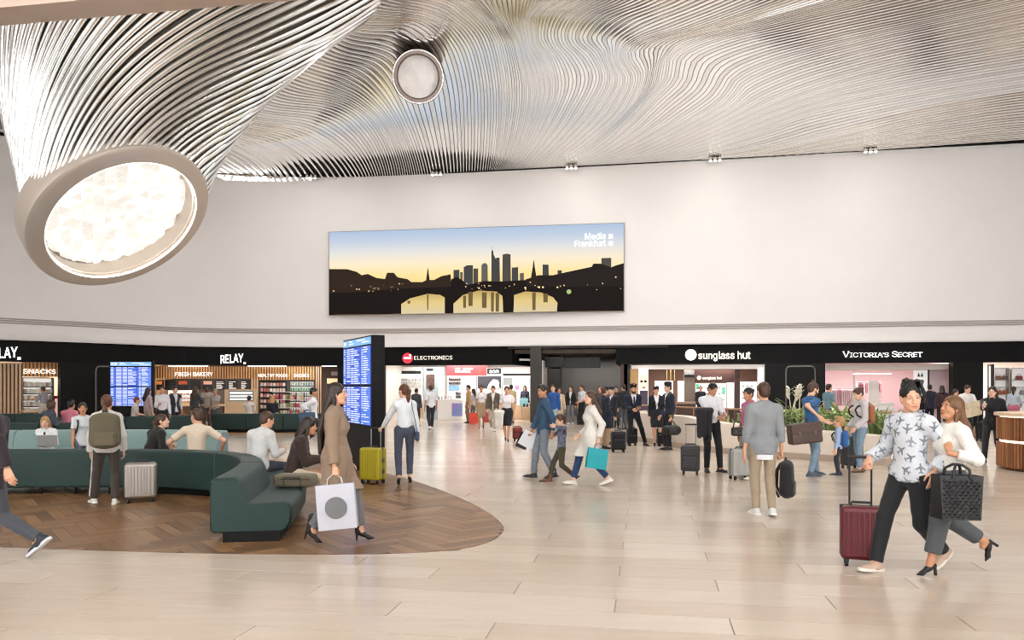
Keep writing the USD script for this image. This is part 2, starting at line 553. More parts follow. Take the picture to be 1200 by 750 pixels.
roofm = M('roof_white', hx('#e6e0da'), .6)
for i in range(2): part(ceil, 'roof_beam', box((-27.6, -18 + 4.6 * i, 12.6), (34, -15.4 + 4.6 * i, 13.1)), roofm)  # unseen roof, its openings shaped to let daylight fall from above
part(ceil, 'roof_beam', box((-27.6, -10.8, 12.25), (34, 11.9, 13.1)), roofm)  # unseen solid stretch, sized to keep daylight off the near floor
for i in range(9): part(ceil, 'roof_beam', box((-27.6 + 7.4 * i, -18, 12.7), (-25.2 + 7.4 * i, 11.6, 13.0)), roofm)
rear = thing('wall_rear', None, None, kind='structure')
part(rear, 'wall_surface', box((-27.6, -18.5, 0), (34, -18, 13.1)), white)  # unseen wall, closed to cut level light from behind

# spotlight clusters under the ceiling edge, and added unseen fill lamps
lampw = M('lamp_glow', (1, 1, 1), .4, emit=6.0, ecol=(1, .96, .9))
for i, x in enumerate((368, 515, 671, 837, 1016)):
    p = wp(x, .55); t = wtan(x)
    names = ['left end of the wall, near the ring lamp', 'above the left half of the skyline picture', 'above the right half of the skyline picture', 'right of the skyline picture', 'near the right end of the wall']
    th = thing('spotlight_cluster', f'triple white spotlight under the ceiling edge, {names[i]}', 'spotlight', (p[0], p[1], CZ - .14), math.degrees(math.atan2(t[1], t[0])))
    part(th, 'mounting_bar', box((-.27, -.03, .08), (.27, .03, .12), .01), blackm)
    part(th, 'bracket', box((-.02, .0, .09), (.02, .62, .12)), blackm)
    for k in (-1, 0, 1):
        part(th, 'spot_head', tube([(k * .2, 0, .09), (k * .2, -.015, .01), (k * .2, -.04, -.09)], [.035, .066, .075], 14), C('#e4dfd9', .4))
        part(th, 'lamp_lens', tube([(k * .2, -.04, -.088), (k * .2, -.043, -.10)], [.066, .066], 14), lampw)
    disk_lamp(f'added_wall_fill_{"abcde"[i]}', (*(wp(x, 4.5)), 11.7), (*wp(x, 0), 4.0), .6, 17)  # unseen lamp added to brighten the wall, apart from the cluster
    for j, (o_, pw_) in enumerate(((8.0, 38), (15.0, 105))):
        q_ = wp(x, o_)
        disk_lamp(f'added_hall_fill_{"abcde"[i]}{"ab"[j]}', (*q_, float(ceil_h(*q_)) - .16), (*q_, 0), .6, pw_, (1, .99, .975))  # unseen lamps added among the ribs to lift the hall floor

# ------------------------------------------------------------------ bulkhead slab at upper left
bulk = thing('trim_3', None, None, kind='structure')
bl = lambda x, y, z: np.array([(x - 600) / FPX * ((z - EYE) * FPX / (HORIZ - y)), (z - EYE) * FPX / (HORIZ - y), z])
q0, q1 = bl(-120, 41, 7.2), bl(420, -6, 7.2)
dirb = (q1 - q0)[:2] / np.linalg.norm((q1 - q0)[:2]); nb = np.array([-dirb[1], dirb[0]])
part(bulk, 'bulkhead_face', hull([(*(p[:2] + nb * o), z) for p in (q0, q1) for o in (0, -.5) for z in (7.2, 7.52)]), C('#c8b2a2', .5))
part(bulk, 'bulkhead_recess', hull([(*(p[:2] + nb * o), z) for p in (q0, q1) for o in (-.03, -.5) for z in (7.52, 8.3)]), C('#6b5a52', .6))

# ------------------------------------------------------------------ funnel with its ring lamp
RC = np.array([-8.10, 16.0, 5.17]); RN = np.array([.62, -.266, -.735]); RN /= np.linalg.norm(RN)
RO = 1.86
e1 = np.cross(RN, [0, 0, 1.0]); e1 /= np.linalg.norm(e1); e2 = np.cross(e1, RN)
Rring = np.stack([e1, e2, RN], 1)
TC, TR = np.array([-8.1, 19.0, CZ + .1]), np.array([4.9, 4.9])
ph0 = math.atan2(e1[1], e1[0])


def funnel(phi, t, inset=0.0):
    """point of the trumpet; t=0 at the ring, 1 at the ceiling"""
    phi, t = np.broadcast_arrays(np.asarray(phi, float), np.asarray(t, float))
    ring = RC + (RO * .985 - inset) * (np.cos(phi)[..., None] * e1 - np.sin(phi)[..., None] * e2 * np.sign((np.cross(e1, e2))[2]) * -1)
    base = RC + (-RN) * 2.2
    a = phi + ph0
    top = np.stack([TC[0] + (TR[0] - inset) * np.cos(a), TC[1] + (TR[1] - inset) * np.sin(a), np.full(a.shape, TC[2])], -1)
    w = t ** 1.3
    wz = t
    mid = ring + (-RN) * t[..., None] * (1 - t)[..., None]
    P = mid * (1 - w)[..., None] + top * w[..., None]
    P[..., 2] = mid[..., 2] * (1 - wz) + top[..., 2] * wz
    return P


fun = thing('chrome_funnel', 'twisted trumpet of polished chrome ribs hanging from the ceiling at upper left', 'funnel')
NF, TW = 78, 1.25
rf = random.Random(21)
ts = np.linspace(0, 1, 34)
tws = TW * (1 - (1 - ts) ** 2.2)
for k in range(NF):
    strips = []
    wid_ = rf.uniform(.62, .84); wob = .35 / NF * np.sin(ts * rf.uniform(7, 13) + rf.uniform(0, 6.28)) * 2
    n = 5
    for i in range(n):
        ph = 2 * math.pi * (k + wid_ * (i / (n - 1) - .5)) / NF + tws + wob
        P = funnel(ph, ts)
        Pin = funnel(ph, ts, .25)
        out = P - Pin; out /= np.linalg.norm(out, axis=1, keepdims=True) + 1e-9
        bow = (1 - (2 * i / (n - 1) - 1) ** 2) * (.02 + .05 * ts)
        strips.append(P + out * bow[:, None])
    inn = [funnel(2 * math.pi * (k + wid_ * s) / NF + tws + wob, ts, .08) for s in (.5, -.5)]
    part(fun, 'chrome_rib', loft(np.stack(strips + inn, 1), closed=True, caps=True), chrome if k % 4 else chrome_b, 60)
pp, tt = np.meshgrid(np.linspace(0, 2 * np.pi, 64, endpoint=False), ts, indexing='ij')
inner = funnel(pp, tt, .16)
part(fun, 'inner_shell', loft(np.swapaxes(inner, 0, 1), closed=True), M('funnel_dark', hx('#857c73'), .5), True)

ringl = thing('ring_lamp', 'large tilted round lamp with champagne metal rim and faceted glowing glass', 'lamp', RC)
tfr = lambda m: tf(m, Rring)
part(ringl, 'metal_rim', tfr(lathe([(RO, -.5), (RO + .03, -.1), (RO + .02, .0), (RO - .05, .06), (1.60, .10), (1.56, .09), (1.56, -.02), (1.52, -.02), (1.52, -.42), (1.58, -.5)][::-1], 72)), M('champagne_metal', hx('#cbbfb3'), .36, .45), 30)
part(ringl, 'light_line', tfr(lathe([(1.558, .06), (1.558, .10), (1.542, .10), (1.542, .06)][::-1], 72)), M('led_line', (1, 1, 1), .5, emit=3.0, ecol=(1, .97, .92)))
s3 = .26
gl = [M(f'facet_glass_{i}', (.55, .53, .5), .3, emit=e, ecol=(1, .95, .87)) for i, e in enumerate((.50, .58, .68, .80))]
for i in range(-9, 10):
    for j in range(-8, 9):
        for up in (0, 1):
            x0, y0 = i * s3 + (j % 2) * s3 / 2, j * s3 * .866
            tri = np.array([(x0, y0), (x0 + s3, y0), (x0 + s3 / 2, y0 + s3 * .866)] if up else [(x0, y0), (x0 + s3 / 2, y0 - s3 * .866), (x0 + s3, y0)])
            if np.linalg.norm(tri.mean(0)) > 1.56: continue
            tri = tri + (tri.mean(0) - tri) * .012
            z = -.30 - .05 * rng.random(3)
            g = rng.random()
            m = hull([(*p, zz) for p, zz in zip(tri, z)] + [(*p, zz - .03) for p, zz in zip(tri, z)])
            part(ringl, 'glass_facet', tfr(m), gl[int(g * 4) % 4])
part(ringl, 'lamp_back', tfr(lathe([(1.62, -.52), (.01, -.54)], 40)), M('lamp_back', (.8, .78, .74), .6))

oc = at(490, 90, 23.7); on_ = np.array([0.06, -.80, -.60]); on_ = np.array([(0 - oc[0]) * .9, -oc[1], EYE - oc[2]]); on_ /= np.linalg.norm(on_)
o1 = np.cross(on_, [0, 0, 1.0]); o1 /= np.linalg.norm(o1); o2 = np.cross(o1, on_); Ro = np.stack([o1, o2, on_], 1)
ocu = thing('round_skylight', 'small round lamp with a dark metal rim set in the chrome rib ceiling', 'lamp', oc)
part(ocu, 'metal_rim', tf(lathe([(.80, -1.4), (.80, .0), (.77, .05), (.66, .05), (.62, .0), (.62, -.30), (.76, -.34), (.76, -1.4)][::-1], 48), Ro), M('rim_dark_metal', hx('#83756e'), .35, .6), 30)
part(ocu, 'light_line', tf(lathe([(.772, .05), (.772, .06), (.760, .06), (.760, .05)][::-1], 48), Ro), M('led_line'))
part(ocu, 'lamp_glass', tf(lathe([(.70, -.24), (.5, -.20), (.25, -.17), (.01, -.16)][::-1], 40), Ro), M('oculus_glass', (.6, .56, .53), .3, emit=.22, ecol=(1, .93, .88), noise=.2, nscale=2.5), True)
# ================================================================== BODIES: distance fields meshed with surface nets
def snet(d, o, s):
    neg = d < 0
    nx, ny, nz = d.shape
    idx = np.arange(d.size).reshape(d.shape)
    st = (ny * nz, nz, 1)
    ids, pos, quads = [], [], []
    for ax in range(3):
        a = [slice(None)] * 3; b = [slice(None)] * 3
        a[ax] = slice(0, -1); b[ax] = slice(1, None)
        for q in range(3):
            if q != ax: a[q] = slice(1, -1); b[q] = slice(1, -1)
        a, b = tuple(a), tuple(b)
        m = neg[a] != neg[b]
        i0 = idx[a][m]; d0, d1 = d[a][m], d[b][m]
        t = d0 / (d0 - d1)
        p = np.stack(np.unravel_index(i0, d.shape), 1).astype(float); p[:, ax] += t
        u, v = (ax + 1) % 3, (ax + 2) % 3
        c = [i0 - st[u] - st[v], i0 - st[v], i0, i0 - st[u]]
        for x in c: ids.append(x); pos.append(p)
        q = np.stack(c, 1); flip = ~neg[a][m]
        q[flip] = q[flip][:, ::-1]
        quads.append(q)
    if not quads or sum(len(q) for q in quads) == 0: return None
    ids, pos, quads = np.concatenate(ids), np.vstack(pos), np.vstack(quads)
    uq, inv = np.unique(ids, return_inverse=True)
    cnt = np.bincount(inv)
    v = np.stack([np.bincount(inv, pos[:, k]) / cnt for k in range(3)], 1)
    f = np.searchsorted(uq, quads)
    return (v * s + o, np.vstack([f[:, [0, 1, 2]], f[:, [0, 2, 3]]]))


def bone(a, b, r1, r2, k=.02, sq=None, cut=None):
    """round cone; sq=(axis, factor) flattens it; cut=(at a, at b) flat ends"""
    return ('c', np.asarray(a, float), np.asarray(b, float), r1, r2, k, sq, cut)


def egg(c, r, k=.02, R=None, neg=False):
    return ('n' if neg else 'e', np.asarray(c, float), np.asarray(r, float), R, k)


def _dist(pr, X, Y, Z):
    if pr[0] == 'c':
        _, a, b, r1, r2, k, sq, cut = pr
        px, py, pz = X - a[0], Y - a[1], Z - a[2]
        ab = b - a; L2 = ab @ ab + 1e-9
        if sq is not None:
            n, q = sq
            dn = (px * n[0] + py * n[1] + pz * n[2]) * (1 / q - 1)
            px, py, pz = px + dn * n[0], py + dn * n[1], pz + dn * n[2]
            ab = ab + n * (ab @ n) * (1 / q - 1); L2 = ab @ ab + 1e-9
        t = (px * ab[0] + py * ab[1] + pz * ab[2]) / L2
        tc = np.clip(t, 0, 1)
        d = np.sqrt((px - tc * ab[0]) ** 2 + (py - tc * ab[1]) ** 2 + (pz - tc * ab[2]) ** 2) - (r1 + (r2 - r1) * tc)
        if cut:
            L = math.sqrt(L2)
            if cut[0]: d = np.maximum(d, -t * L)
            if cut[1]: d = np.maximum(d, (t - 1) * L)
        return d
    _, c, r, R, k = pr
    px, py, pz = X - c[0], Y - c[1], Z - c[2]
    if R is not None:
        px, py, pz = (px * R[0, i] + py * R[1, i] + pz * R[2, i] for i in range(3))
    k0 = np.sqrt((px / r[0]) ** 2 + (py / r[1]) ** 2 + (pz / r[2]) ** 2)
    k1 = np.sqrt((px / r[0] ** 2) ** 2 + (py / r[1] ** 2) ** 2 + (pz / r[2] ** 2) ** 2) + 1e-9
    return k0 * (k0 - 1) / k1


def _bounds(pr):
    if pr[0] == 'c':
        r = max(pr[3], pr[4]) * (1.0 if pr[6] is None else max(1.0, pr[6][1]))
        return np.minimum(pr[1], pr[2]) - r, np.maximum(pr[1], pr[2]) + r
    r = pr[2].max() if pr[3] is not None else pr[2]
    return pr[1] - r, pr[1] + r


def solid(prims, s, cuts=(), noise=None, after=()):
    pos = [p for p in list(prims) + list(after) if p[0] != 'n']
    B = [_bounds(p) for p in pos]
    lo = np.min([b[0] for b in B], 0) - 3 * s; hi = np.max([b[1] for b in B], 0) + 3 * s
    n = np.ceil((hi - lo) / s).astype(int) + 1
    ax = [lo[i] + s * np.arange(n[i]) for i in range(3)]
    d = np.full(n, 1.0)
    def put(p):
        b = _bounds(p); k = p[4] if p[0] in 'en' else p[5]
        m = k + 2.5 * s
        i0 = np.clip(np.floor((b[0] - m - lo) / s).astype(int), 0, n); i1 = np.clip(np.ceil((b[1] + m - lo) / s).astype(int) + 1, 0, n)
        if (i1 <= i0).any(): return
        sl = tuple(slice(i0[q], i1[q]) for q in range(3))
        X, Y, Z = ax[0][sl[0]][:, None, None], ax[1][sl[1]][None, :, None], ax[2][sl[2]][None, None, :]
        e = _dist(p, X, Y, Z); cur = d[sl]
        if p[0] == 'n':
            h = np.maximum(k - np.abs(cur + e), 0) / k
            d[sl] = np.maximum(cur, -e) + h * h * k * .25
        else:
            h = np.maximum(k - np.abs(cur - e), 0) / k
            d[sl] = np.minimum(cur, e) - h * h * k * .25
    for p in prims: put(p)
    if cuts:
        X, Y, Z = ax[0][:, None, None], ax[1][None, :, None], ax[2][None, None, :]
        for c in cuts: np.maximum(d, c(X, Y, Z), out=d)
    for p in after: put(p)
    d[0], d[-1], d[:, 0], d[:, -1], d[:, :, 0], d[:, :, -1] = 1, 1, 1, 1, 1, 1
    r = snet(d, lo, s)
    if r is None: return (np.zeros((3, 3)), np.array([[0, 1, 2]]))
    if noise:
        v, f = r
        nn = meshkit.arrays(r, True)[2]
        amp, sc, st = noise
        w = meshkit.fbm(v * np.asarray(st) * sc + 31.7, 3) - .5
        r = (v + nn * (w * 2 * amp)[:, None], f)
    return r


def weld(ms):
    """one surface out of overlapping solids"""
    try:
        out = None
        for v, f in ms:
            m = manifold3d.Manifold(manifold3d.Mesh(np.asarray(v, np.float32), np.asarray(f, np.uint32)))
            if m.status() != manifold3d.Error.NoError or m.num_tri() == 0: return cat(ms)
            out = m if out is None else out + m
        o = out.to_mesh()
        return (np.array(o.vert_properties[:, :3], float), np.array(o.tri_verts, int))
    except Exception:
        return cat(ms)


V = lambda *a: np.array(a, float)


# ------------------------------------------------------------------ heads, hands, shoes made once and placed on every figure
_tmpl = {}


def head_mesh(lod, female=False, child=False, smile=False):
    key = ('head', lod, female, child, smile)
    if key in _tmpl: return _tmpl[key]
    s = (.0048, .0075, .0125)[lod]
    j = .9 if female else 1.0
    P = [egg((0, -.012, .032), (.075, .094, .083), .02), egg((0, .028, -.03), (.062 * j, .064, .082), .03),
         egg((0, .045, -.083), (.044 * j, .040, .032), .03),
         bone((-.058 * j, .0, -.03), (-.03, .05, -.088), .018, .016, .03), bone((.058 * j, .0, -.03), (.03, .05, -.088), .018, .016, .03),
         egg((-.04, .058, -.033), (.025, .026, .022), .02), egg((.04, .058, -.033), (.025, .026, .022), .02),
         bone((-.038, .078, .026), (.038, .078, .026), .010 if female else .012, .010 if female else .012, .018),
         bone((0, .088, .012), (0, .107, -.030), .008, .0125, .012), egg((-.0115, .098, -.034), (.009, .010, .008), .008), egg((.0115, .098, -.034), (.009, .010, .008), .008),
         egg((-.031, .097, .004), (.017, .013, .0105), .012, neg=True), egg((.031, .097, .004), (.017, .013, .0105), .012, neg=True),
         egg((0, .082, -.066), (.026, .016, .016), .014), egg((0, .076, -.107), (.02, .018, .015), .018),
         egg((-.077, -.008, -.008), (.011, .024, .032), .006), egg((.077, -.008, -.008), (.011, .024, .032), .006),
         bone((0, -.018, -.05), (0, -.03, -.15), .050 * (.88 if female else 1), .052 * (.88 if female else 1), .03)]
    if lod == 0:
        P += [bone((-.026, .086, -.046), (-.032, .072, -.066), .004, .004, .012), bone((.026, .086, -.046), (.032, .072, -.066), .004, .004, .012)]
    m = solid(P, s)
    _ico = trimesh.creation.icosphere(2 if lod < 2 else 1, 1.0)
    ic = lambda c, r: (_ico.vertices * r + c, _ico.faces)
    up = .004 if smile else 0
    lips = solid([bone((-.024, .088, -.067 + up), (0, .0975, -.067), .0045, .0062, .006), bone((.024, .088, -.067 + up), (0, .0975, -.067), .0045, .0062, .006),
                  bone((-.016, .091, -.072 + up / 2), (.016, .091, -.072 + up / 2), .006, .006, .006)], .003 if lod < 2 else .005)
    h = .0056 if smile else .0070
    eyes = [ic((sx * .031, .0825, .004), (.0135, .0085, h)) for sx in (-1, 1)]
    iris = [ic((sx * .031, .0892, .004), (.0062, .0026, min(h - .0002, .0066))) for sx in (-1, 1)]
    brow = [tube([(sx * .016, .0905, .0265), (sx * .031, .0885, .0295), (sx * .046, .077, .0235)], [.0028, .0036, .002], 6) for sx in (-1, 1)]
    if child:
        m = tf(m, s=(.94, .94, .92)); eyes, iris, brow = ([tf(w, s=(.94, .94, .94)) for w in q] for q in (eyes, iris, brow))
        lips = tf(lips, s=(.94, .94, .92)) if lips else None
    _tmpl[key] = (m, eyes, iris, brow, lips)
    return _tmpl[key]


def hand_mesh(pose, lod):
    """left hand: wrist at the origin, fingers towards -z, palm towards +x, thumb towards +y"""
    key = ('hand', pose, lod)
    if key in _tmpl: return _tmpl[key]
    s = (.0042, .0065, .0095)[lod]
    curl = {'relaxed': (18, 28, 22), 'grip': (62, 78, 50), 'flat': (4, 6, 5), 'fist': (80, 92, 55)}[pose]
    P = [bone((0, 0, .02), (0, 0, -.03), .024, .022, .02, (V(1, 0, 0), .72))]
    ys = (.028, .0095, -.009, -.027); kn = (-.088, -.092, -.087, -.078); ln = (.042, .047, .043, .034)
    for y, kz, l in zip(ys, kn, ln):
        k0 = V(0, y, kz)
        P.append(bone((0, y * .62, -.018), k0, .0135, .0115, .012))
        a, p, seg, r = 0.0, k0, l, .0098
        for i in range(3):
            a += math.radians(curl[i] * (1 + .06 * (y < 0)))
            q = p + seg * V(math.sin(a), (y * .08) * (1 - i * .3) * (0.3 if curl[0] > 40 else 1), -math.cos(a))
            P.append(bone(p, q, r, r * .9, .005)); p, seg, r = q, seg * (.66, .78, 1)[i], r * .92
    g = curl[0] > 40
    t0, t1 = V(.006, .022, -.022), V(.022 if not g else .028, .046 if not g else .032, -.052)
    t2 = V(.030, .056, -.080) if not g else V(.046, .014, -.076)
    t3 = V(.034, .058, -.104) if not g else V(.054, -.006, -.086)
    P += [bone(t0, t1, .016, .0125, .012), bone(t1, t2, .0118, .0105, .006), bone(t2, t3, .0102, .0082, .006)]
    _tmpl[key] = solid(P, s)
    return _tmpl[key]


def shoe_mesh(kind, lod):
    """ankle at the origin, toe towards +y, sole at z=-.085 (flat kinds); returns upper, sole"""
    key = ('shoe', kind, lod)
    if key in _tmpl: return _tmpl[key]
    s = (.006, .009, .013)[lod]
    if kind in ('heel', 'bootie'):
        H = .075
        toe = V(0, .135, -.098 - H * .35)
        up = [bone((0, -.035, -.05), (0, .03, -.075), .030, .028, .02), bone((0, .03, -.075), (0, .10, -.125), .027, .026, .03, (V(1, 0, 0), 1.15)), bone((0, .10, -.128), (0, .155, -.138), .024, .010, .02)]
        if kind == 'bootie': up += [bone((0, -.020, .125), (0, -.018, -.03), .052, .044, .02)]
        else: up += [egg((0, .035, -.028), (.024, .05, .028), .008, neg=True)]
        m = solid(up, s, [lambda X, Y, Z: -Z - .152])
        sole = cat([cyl((0, -.046, -.06), (0, -.056, -.152), .016, 10, .007 if kind == 'bootie' else .016)])
    else:
        w = 1.12 if kind == 'sneaker' else .96
        up = [bone((0, -.040, -.052), (0, .03, -.05), .036 * w, .037 * w, .02), bone((0, .03, -.052), (0, .12, -.064), .038 * w, .036 * w, .03, (V(0, 0, 1), .8)),
              bone((0, .12, -.066), (0, .165, -.070), .036 * w, .026 * w, .02, (V(0, 0, 1), .75))]
        if kind in ('sneaker', 'dress'): up += [bone((0, -.012, -.01), (0, -.012, -.05), .042, .040, .02)]
        if kind == 'boot': up += [bone((0, -.010, .06), (0, -.012, -.05), .050, .044, .02)]
        m = solid(up, s, [lambda X, Y, Z: -Z - .078])
        ol = np.array([(.030, -.082), (.040, -.03), (.037, .03), (.046, .11), (.042, .165), (.022, .198), (-.010, .204), (-.036, .175), (-.042, .11), (-.035, .03), (-.038, -.03), (-.030, -.082), (0, -.092)]) * [w * .98, .99]
        sole = ext(Polygon(ol).buffer(.008).buffer(-.004), .026 if kind == 'sneaker' else .016, -.085)
    _tmpl[key] = (m, sole)
    return _tmpl[key]


def frame(zd, xd):
    z = zd / np.linalg.norm(zd); x = xd - z * (xd @ z); x /= np.linalg.norm(x)
    return np.stack([x, np.cross(z, x), z], 1)


def ik(root, tgt, l1, l2, pole):
    v = tgt - root; D = np.linalg.norm(v); D2 = min(D, (l1 + l2) * .998)
    if D > D2: tgt = root + v / D * D2
    v = (tgt - root) / D2
    c = (l1 * l1 + D2 * D2 - l2 * l2) / (2 * l1 * D2); h = l1 * math.sqrt(max(0, 1 - c * c))
    pole = pole - v * (pole @ v); pole = pole / (np.linalg.norm(pole) + 1e-9)
    return root + v * (c * l1) + pole * h, tgt


SKIN = {'fair': '#e2b59a', 'light': '#d9a587', 'tan': '#c08a68', 'brown': '#8a5a3e', 'dark': '#5a3a2a'}
HAIRC = {'black': '#15110f', 'dark': '#2b1d15', 'brown': '#4a3020', 'auburn': '#5c3722', 'blond': '#b98f57', 'grey': '#8d857c', 'ombre': '#6b4628', 'ginger': '#8a4c26'}


def walk(step=.62, front='R', spread=.085, lift=32):
    h = step / 2
    fr, bk = (0.0, h, .085, 0, 6), (0.0, -h, .085 + .085 * lift / 32, 0, -lift)
    f = lambda side, t: (side * spread,) + t[1:]
    return dict(fL=f(-1, fr if front == 'L' else bk), fR=f(1, fr if front == 'R' else bk))


def person(label, px, py, d=None, h=1.75, face=270, sex='m', top=None, under=None, bottom=None, shoes=('dress', '#1c1a1a'), hair=('short', 'dark'),
           skin='light', sole=None, tie=None, hat=None, beard=False, smile=False, scarf=None, base_z=0.0, child=False, fit=1.0, tall=None, lanyard=False, socks=None, mouth=True,
           fL=None, fR=None, hL=None, hR=None, kL='relaxed', kR='relaxed', dL=None, dR=None, pL=None, pR=None, eL=None, eR=None, head=(0, 0, 0), lean=0, twist=0, roll=0, sit=None, X=None, wL=None, wR=None):
    """px,py: floor pixel under the figure (or px with depth d). Local frame: x right, y forward, z up. Angles in degrees; face 0 = towards picture right, 90 away, 270 towards the camera"""
    D = d if d is not None else FPX * EYE / (py - HORIZ)
    pos = V((px - 600) / FPX * D if X is None else X, D, base_z)
    S = h / 1.75
    if child: S = h / 1.75
    fem = sex == 'f'
    lod = 0 if D < 9.5 else (1 if D < 19 else 2)
    s = (.0105, .0145, .020)[lod] / S * (1 if not child else .8)
    path = thing('person', label, 'person', pos, face - 90)
    sc = lambda m: tf(m, s=S)
    root = lambda nm, m, mat, smooth=True, lab=None, parent=path: part(parent, nm, sc(m), mat, smooth, lab)
    # ---- skeleton
    sw, hw = (.150, .092) if fem else (.174, .088)
    if child: sw, hw = .170, .085
    fL = fL or (-.09, 0, .085, 8, 0); fR = fR or (.09, 0, .085, -8, 0)
    fl = lambda t: (t + (0,) * 5)[:5]
    fL, fR = fl(tuple(fL)), fl(tuple(fR))
    heelup = .07 if shoes[0] in ('heel', 'bootie') else 0.0
    AL, AR = V(*fL[:3]) + [0, 0, heelup], V(*fR[:3]) + [0, 0, heelup]
    L1, L2 = .435, .415
    if sit is None:
        zp = .925 + heelup * .7
        for A, sx in ((AL, -1), (AR, 1)):
            dx, dy = A[0] - sx * hw, A[1]
            zp = min(zp, A[2] + math.sqrt(max(.01, (.845) ** 2 - dx * dx - dy * dy)))
        pel = V(0, 0, zp)
    else: pel = V(0, 0, sit / S)
    Rt = rz(twist) @ rx(-lean) @ ry(roll)
    up = lambda x, y, z: pel + Rt @ V(x, y, z)
    HL, HR = pel + V(-hw, 0, 0), pel + V(hw, 0, 0)
    KL, AL = ik(HL, AL, L1, L2, V(-.12, 1, .0)); KR, AR = ik(HR, AR, L1, L2, V(.12, 1, .0))
    waist, chest, neck = up(0, -.005, .16), up(0, -.01, .38), up(0, -.02, .535)
    if sit is not None and lean > 0: chest, neck = chest + V(0, .02, 0), neck + V(0, .05, -.01)
    SL, SR = up(-sw, -.012, .470), up(sw, -.012, .470)
    U1, U2 = .295, .255
    tol = lambda q: (rz(90 - face) @ (np.asarray(q, float) - pos)) / S if q is not None else None
    if wL is not None: hL = tol(wL)
    if wR is not None: hR = tol(wR)
    hL = V(*(hL if hL is not None else (-.235, .04, .85))); hR = V(*(hR if hR is not None else (.235, .04, .85)))
    EL, hL = ik(SL, hL, U1, U2, V(*(eL or (-.35, -1, -.25)))); ER, hR = ik(SR, hR, U1, U2, V(*(eR or (.35, -1, -.25))))
    yaw, pitch, rol = head
    Rh = rz(yaw) @ rx(pitch) @ ry(rol)
    if abs(lean) > 0: Rh = rz(twist * .6) @ Rh
    HC = neck + Rt @ V(0, .012, .075) + Rh @ V(0, .02, .095)
    hs = 1.0 if not child else (1.0 / S) * .90
    if child: HC = neck + V(0, .01, .06) + Rh @ V(0, .02, .10) * hs
    skm = M('skin_' + skin, hx(SKIN[skin]), .5, noise=.05, nscale=14.0, sss=.08)
    FW = V(0, 1.0, 0)
    fwd = Rt @ FW
    # ---- body
    b = [bone(HL, HR, .080, .080, .05, (FW, .95)), bone(pel, waist, .100, .095 if fem else .102, .06, (fwd, .80)), bone(waist, chest, .098, .122 if fem else .134, .06, (fwd, .76)),
         bone(SL + (chest - SL) * .15, SR + (chest - SR) * .15, .054, .054, .06), bone(neck, SL, .045, .045, .05), bone(neck, SR, .045, .045, .05), bone(chest, neck - (neck - chest) * .15, .09, .052, .06), bone(neck - (neck - chest) * .1, HC + Rh @ V(0, -.02, -.05), .054 if not fem else .047, .047 if not fem else .041, .03)]
    if fem: b += [egg(up(-.066, .072, .335), (.052, .046, .052), .06), egg(up(.066, .072, .335), (.052, .046, .052), .06)]
    for H, K, A in ((HL, KL, AL), (HR, KR, AR)):
        b += [bone(H, K, .084, .055, .03), bone(K, A, .054, .036, .025), bone(K + (A - K) * .12 + V(0, -.012, 0), K + (A - K) * .45 + V(0, -.012, 0), .048, .044, .04), bone(A, A + V(0, .02, -.045), .036, .032, .02)]
    for Sh, E, Wr in ((SL, EL, hL), (SR, ER, hR)):
        b += [bone(Sh, E, .046, .038, .03), bone(E, Wr, .040, .026, .02)]
    body = [solid(b, s * (1.15 if lod else 1.0))]
    hm, eyes, iris, brow, lips = head_mesh(lod, fem, child, smile)
    hp = lambda m: tf(m, Rh * hs, HC)
    body.append(hp(hm))
    hinfo = {}
    for side, E, Wr, pose, dd, pp in ((-1, EL, hL, kL, dL, pL), (1, ER, hR, kR, dR, pR)):
        dr = V(*dd) if dd is not None else (Wr - E)
        dr = dr / np.linalg.norm(dr)
        pn = V(*pp) if pp is not None else V(-side, 0.15, 0) * 1.0
        if abs(pn @ dr) > .93: pn = V(0, 1.0, .2)
        F = frame(-dr, pn)
        hmz = hand_mesh(pose, lod)
        if side > 0: hmz = tf(hmz, s=(1, -1, 1)); 
        hk = hs * .92 if child else (.93 if fem else 1.0)
        body.append(tf(hmz, F * hk, Wr + dr * .012))
        hinfo[side] = (pos + rz(face - 90) @ ((Wr + dr * .085 + F[:, 0] * .028) * S), rz(face - 90) @ dr, rz(face - 90) @ F[:, 0])
    root('body', weld(body), skm)
    for a, b_ in zip(eyes, iris): part(root('eye', hp(a), M('eye_white', hx('#d8cfc6'), .25)), 'iris', sc(hp(b_)), M('iris_dark', hx('#2a1c14'), .2), True)
    if lips is not None: root('lips', hp(lips), M('lips_' + skin + ('f' if fem else ''), tuple(np.array(hx(SKIN[skin])) * ([.72, .42, .42] if fem else [.80, .60, .58])), .45))
    hc = M('hair_' + hair[1], hx(HAIRC[hair[1]]), .45, noise=.35, nscale=30, stretch=(4, 4, .6))
    for q in brow: root('eyebrow', hp(q), M('brow_' + hair[1], tuple(np.array(hx(HAIRC[hair[1]])) * .8), .7))
    # ---- hair (in head frame)
    kind = hair[0]
    hsz = (.0062, .009, .0125)[lod]
    facecut = [egg((0, .115, -.030), (.060, .075, .112), .012, neg=True), egg((-.05, .07, -.05), (.035, .05, .055), .012, neg=True), egg((.05, .07, -.05), (.035, .05, .055), .012, neg=True)]
    if kind == 'dreads': facecut = [egg((0, .118, -.016), (.060, .078, .116), .010, neg=True)] + facecut[1:]
    Hh = []
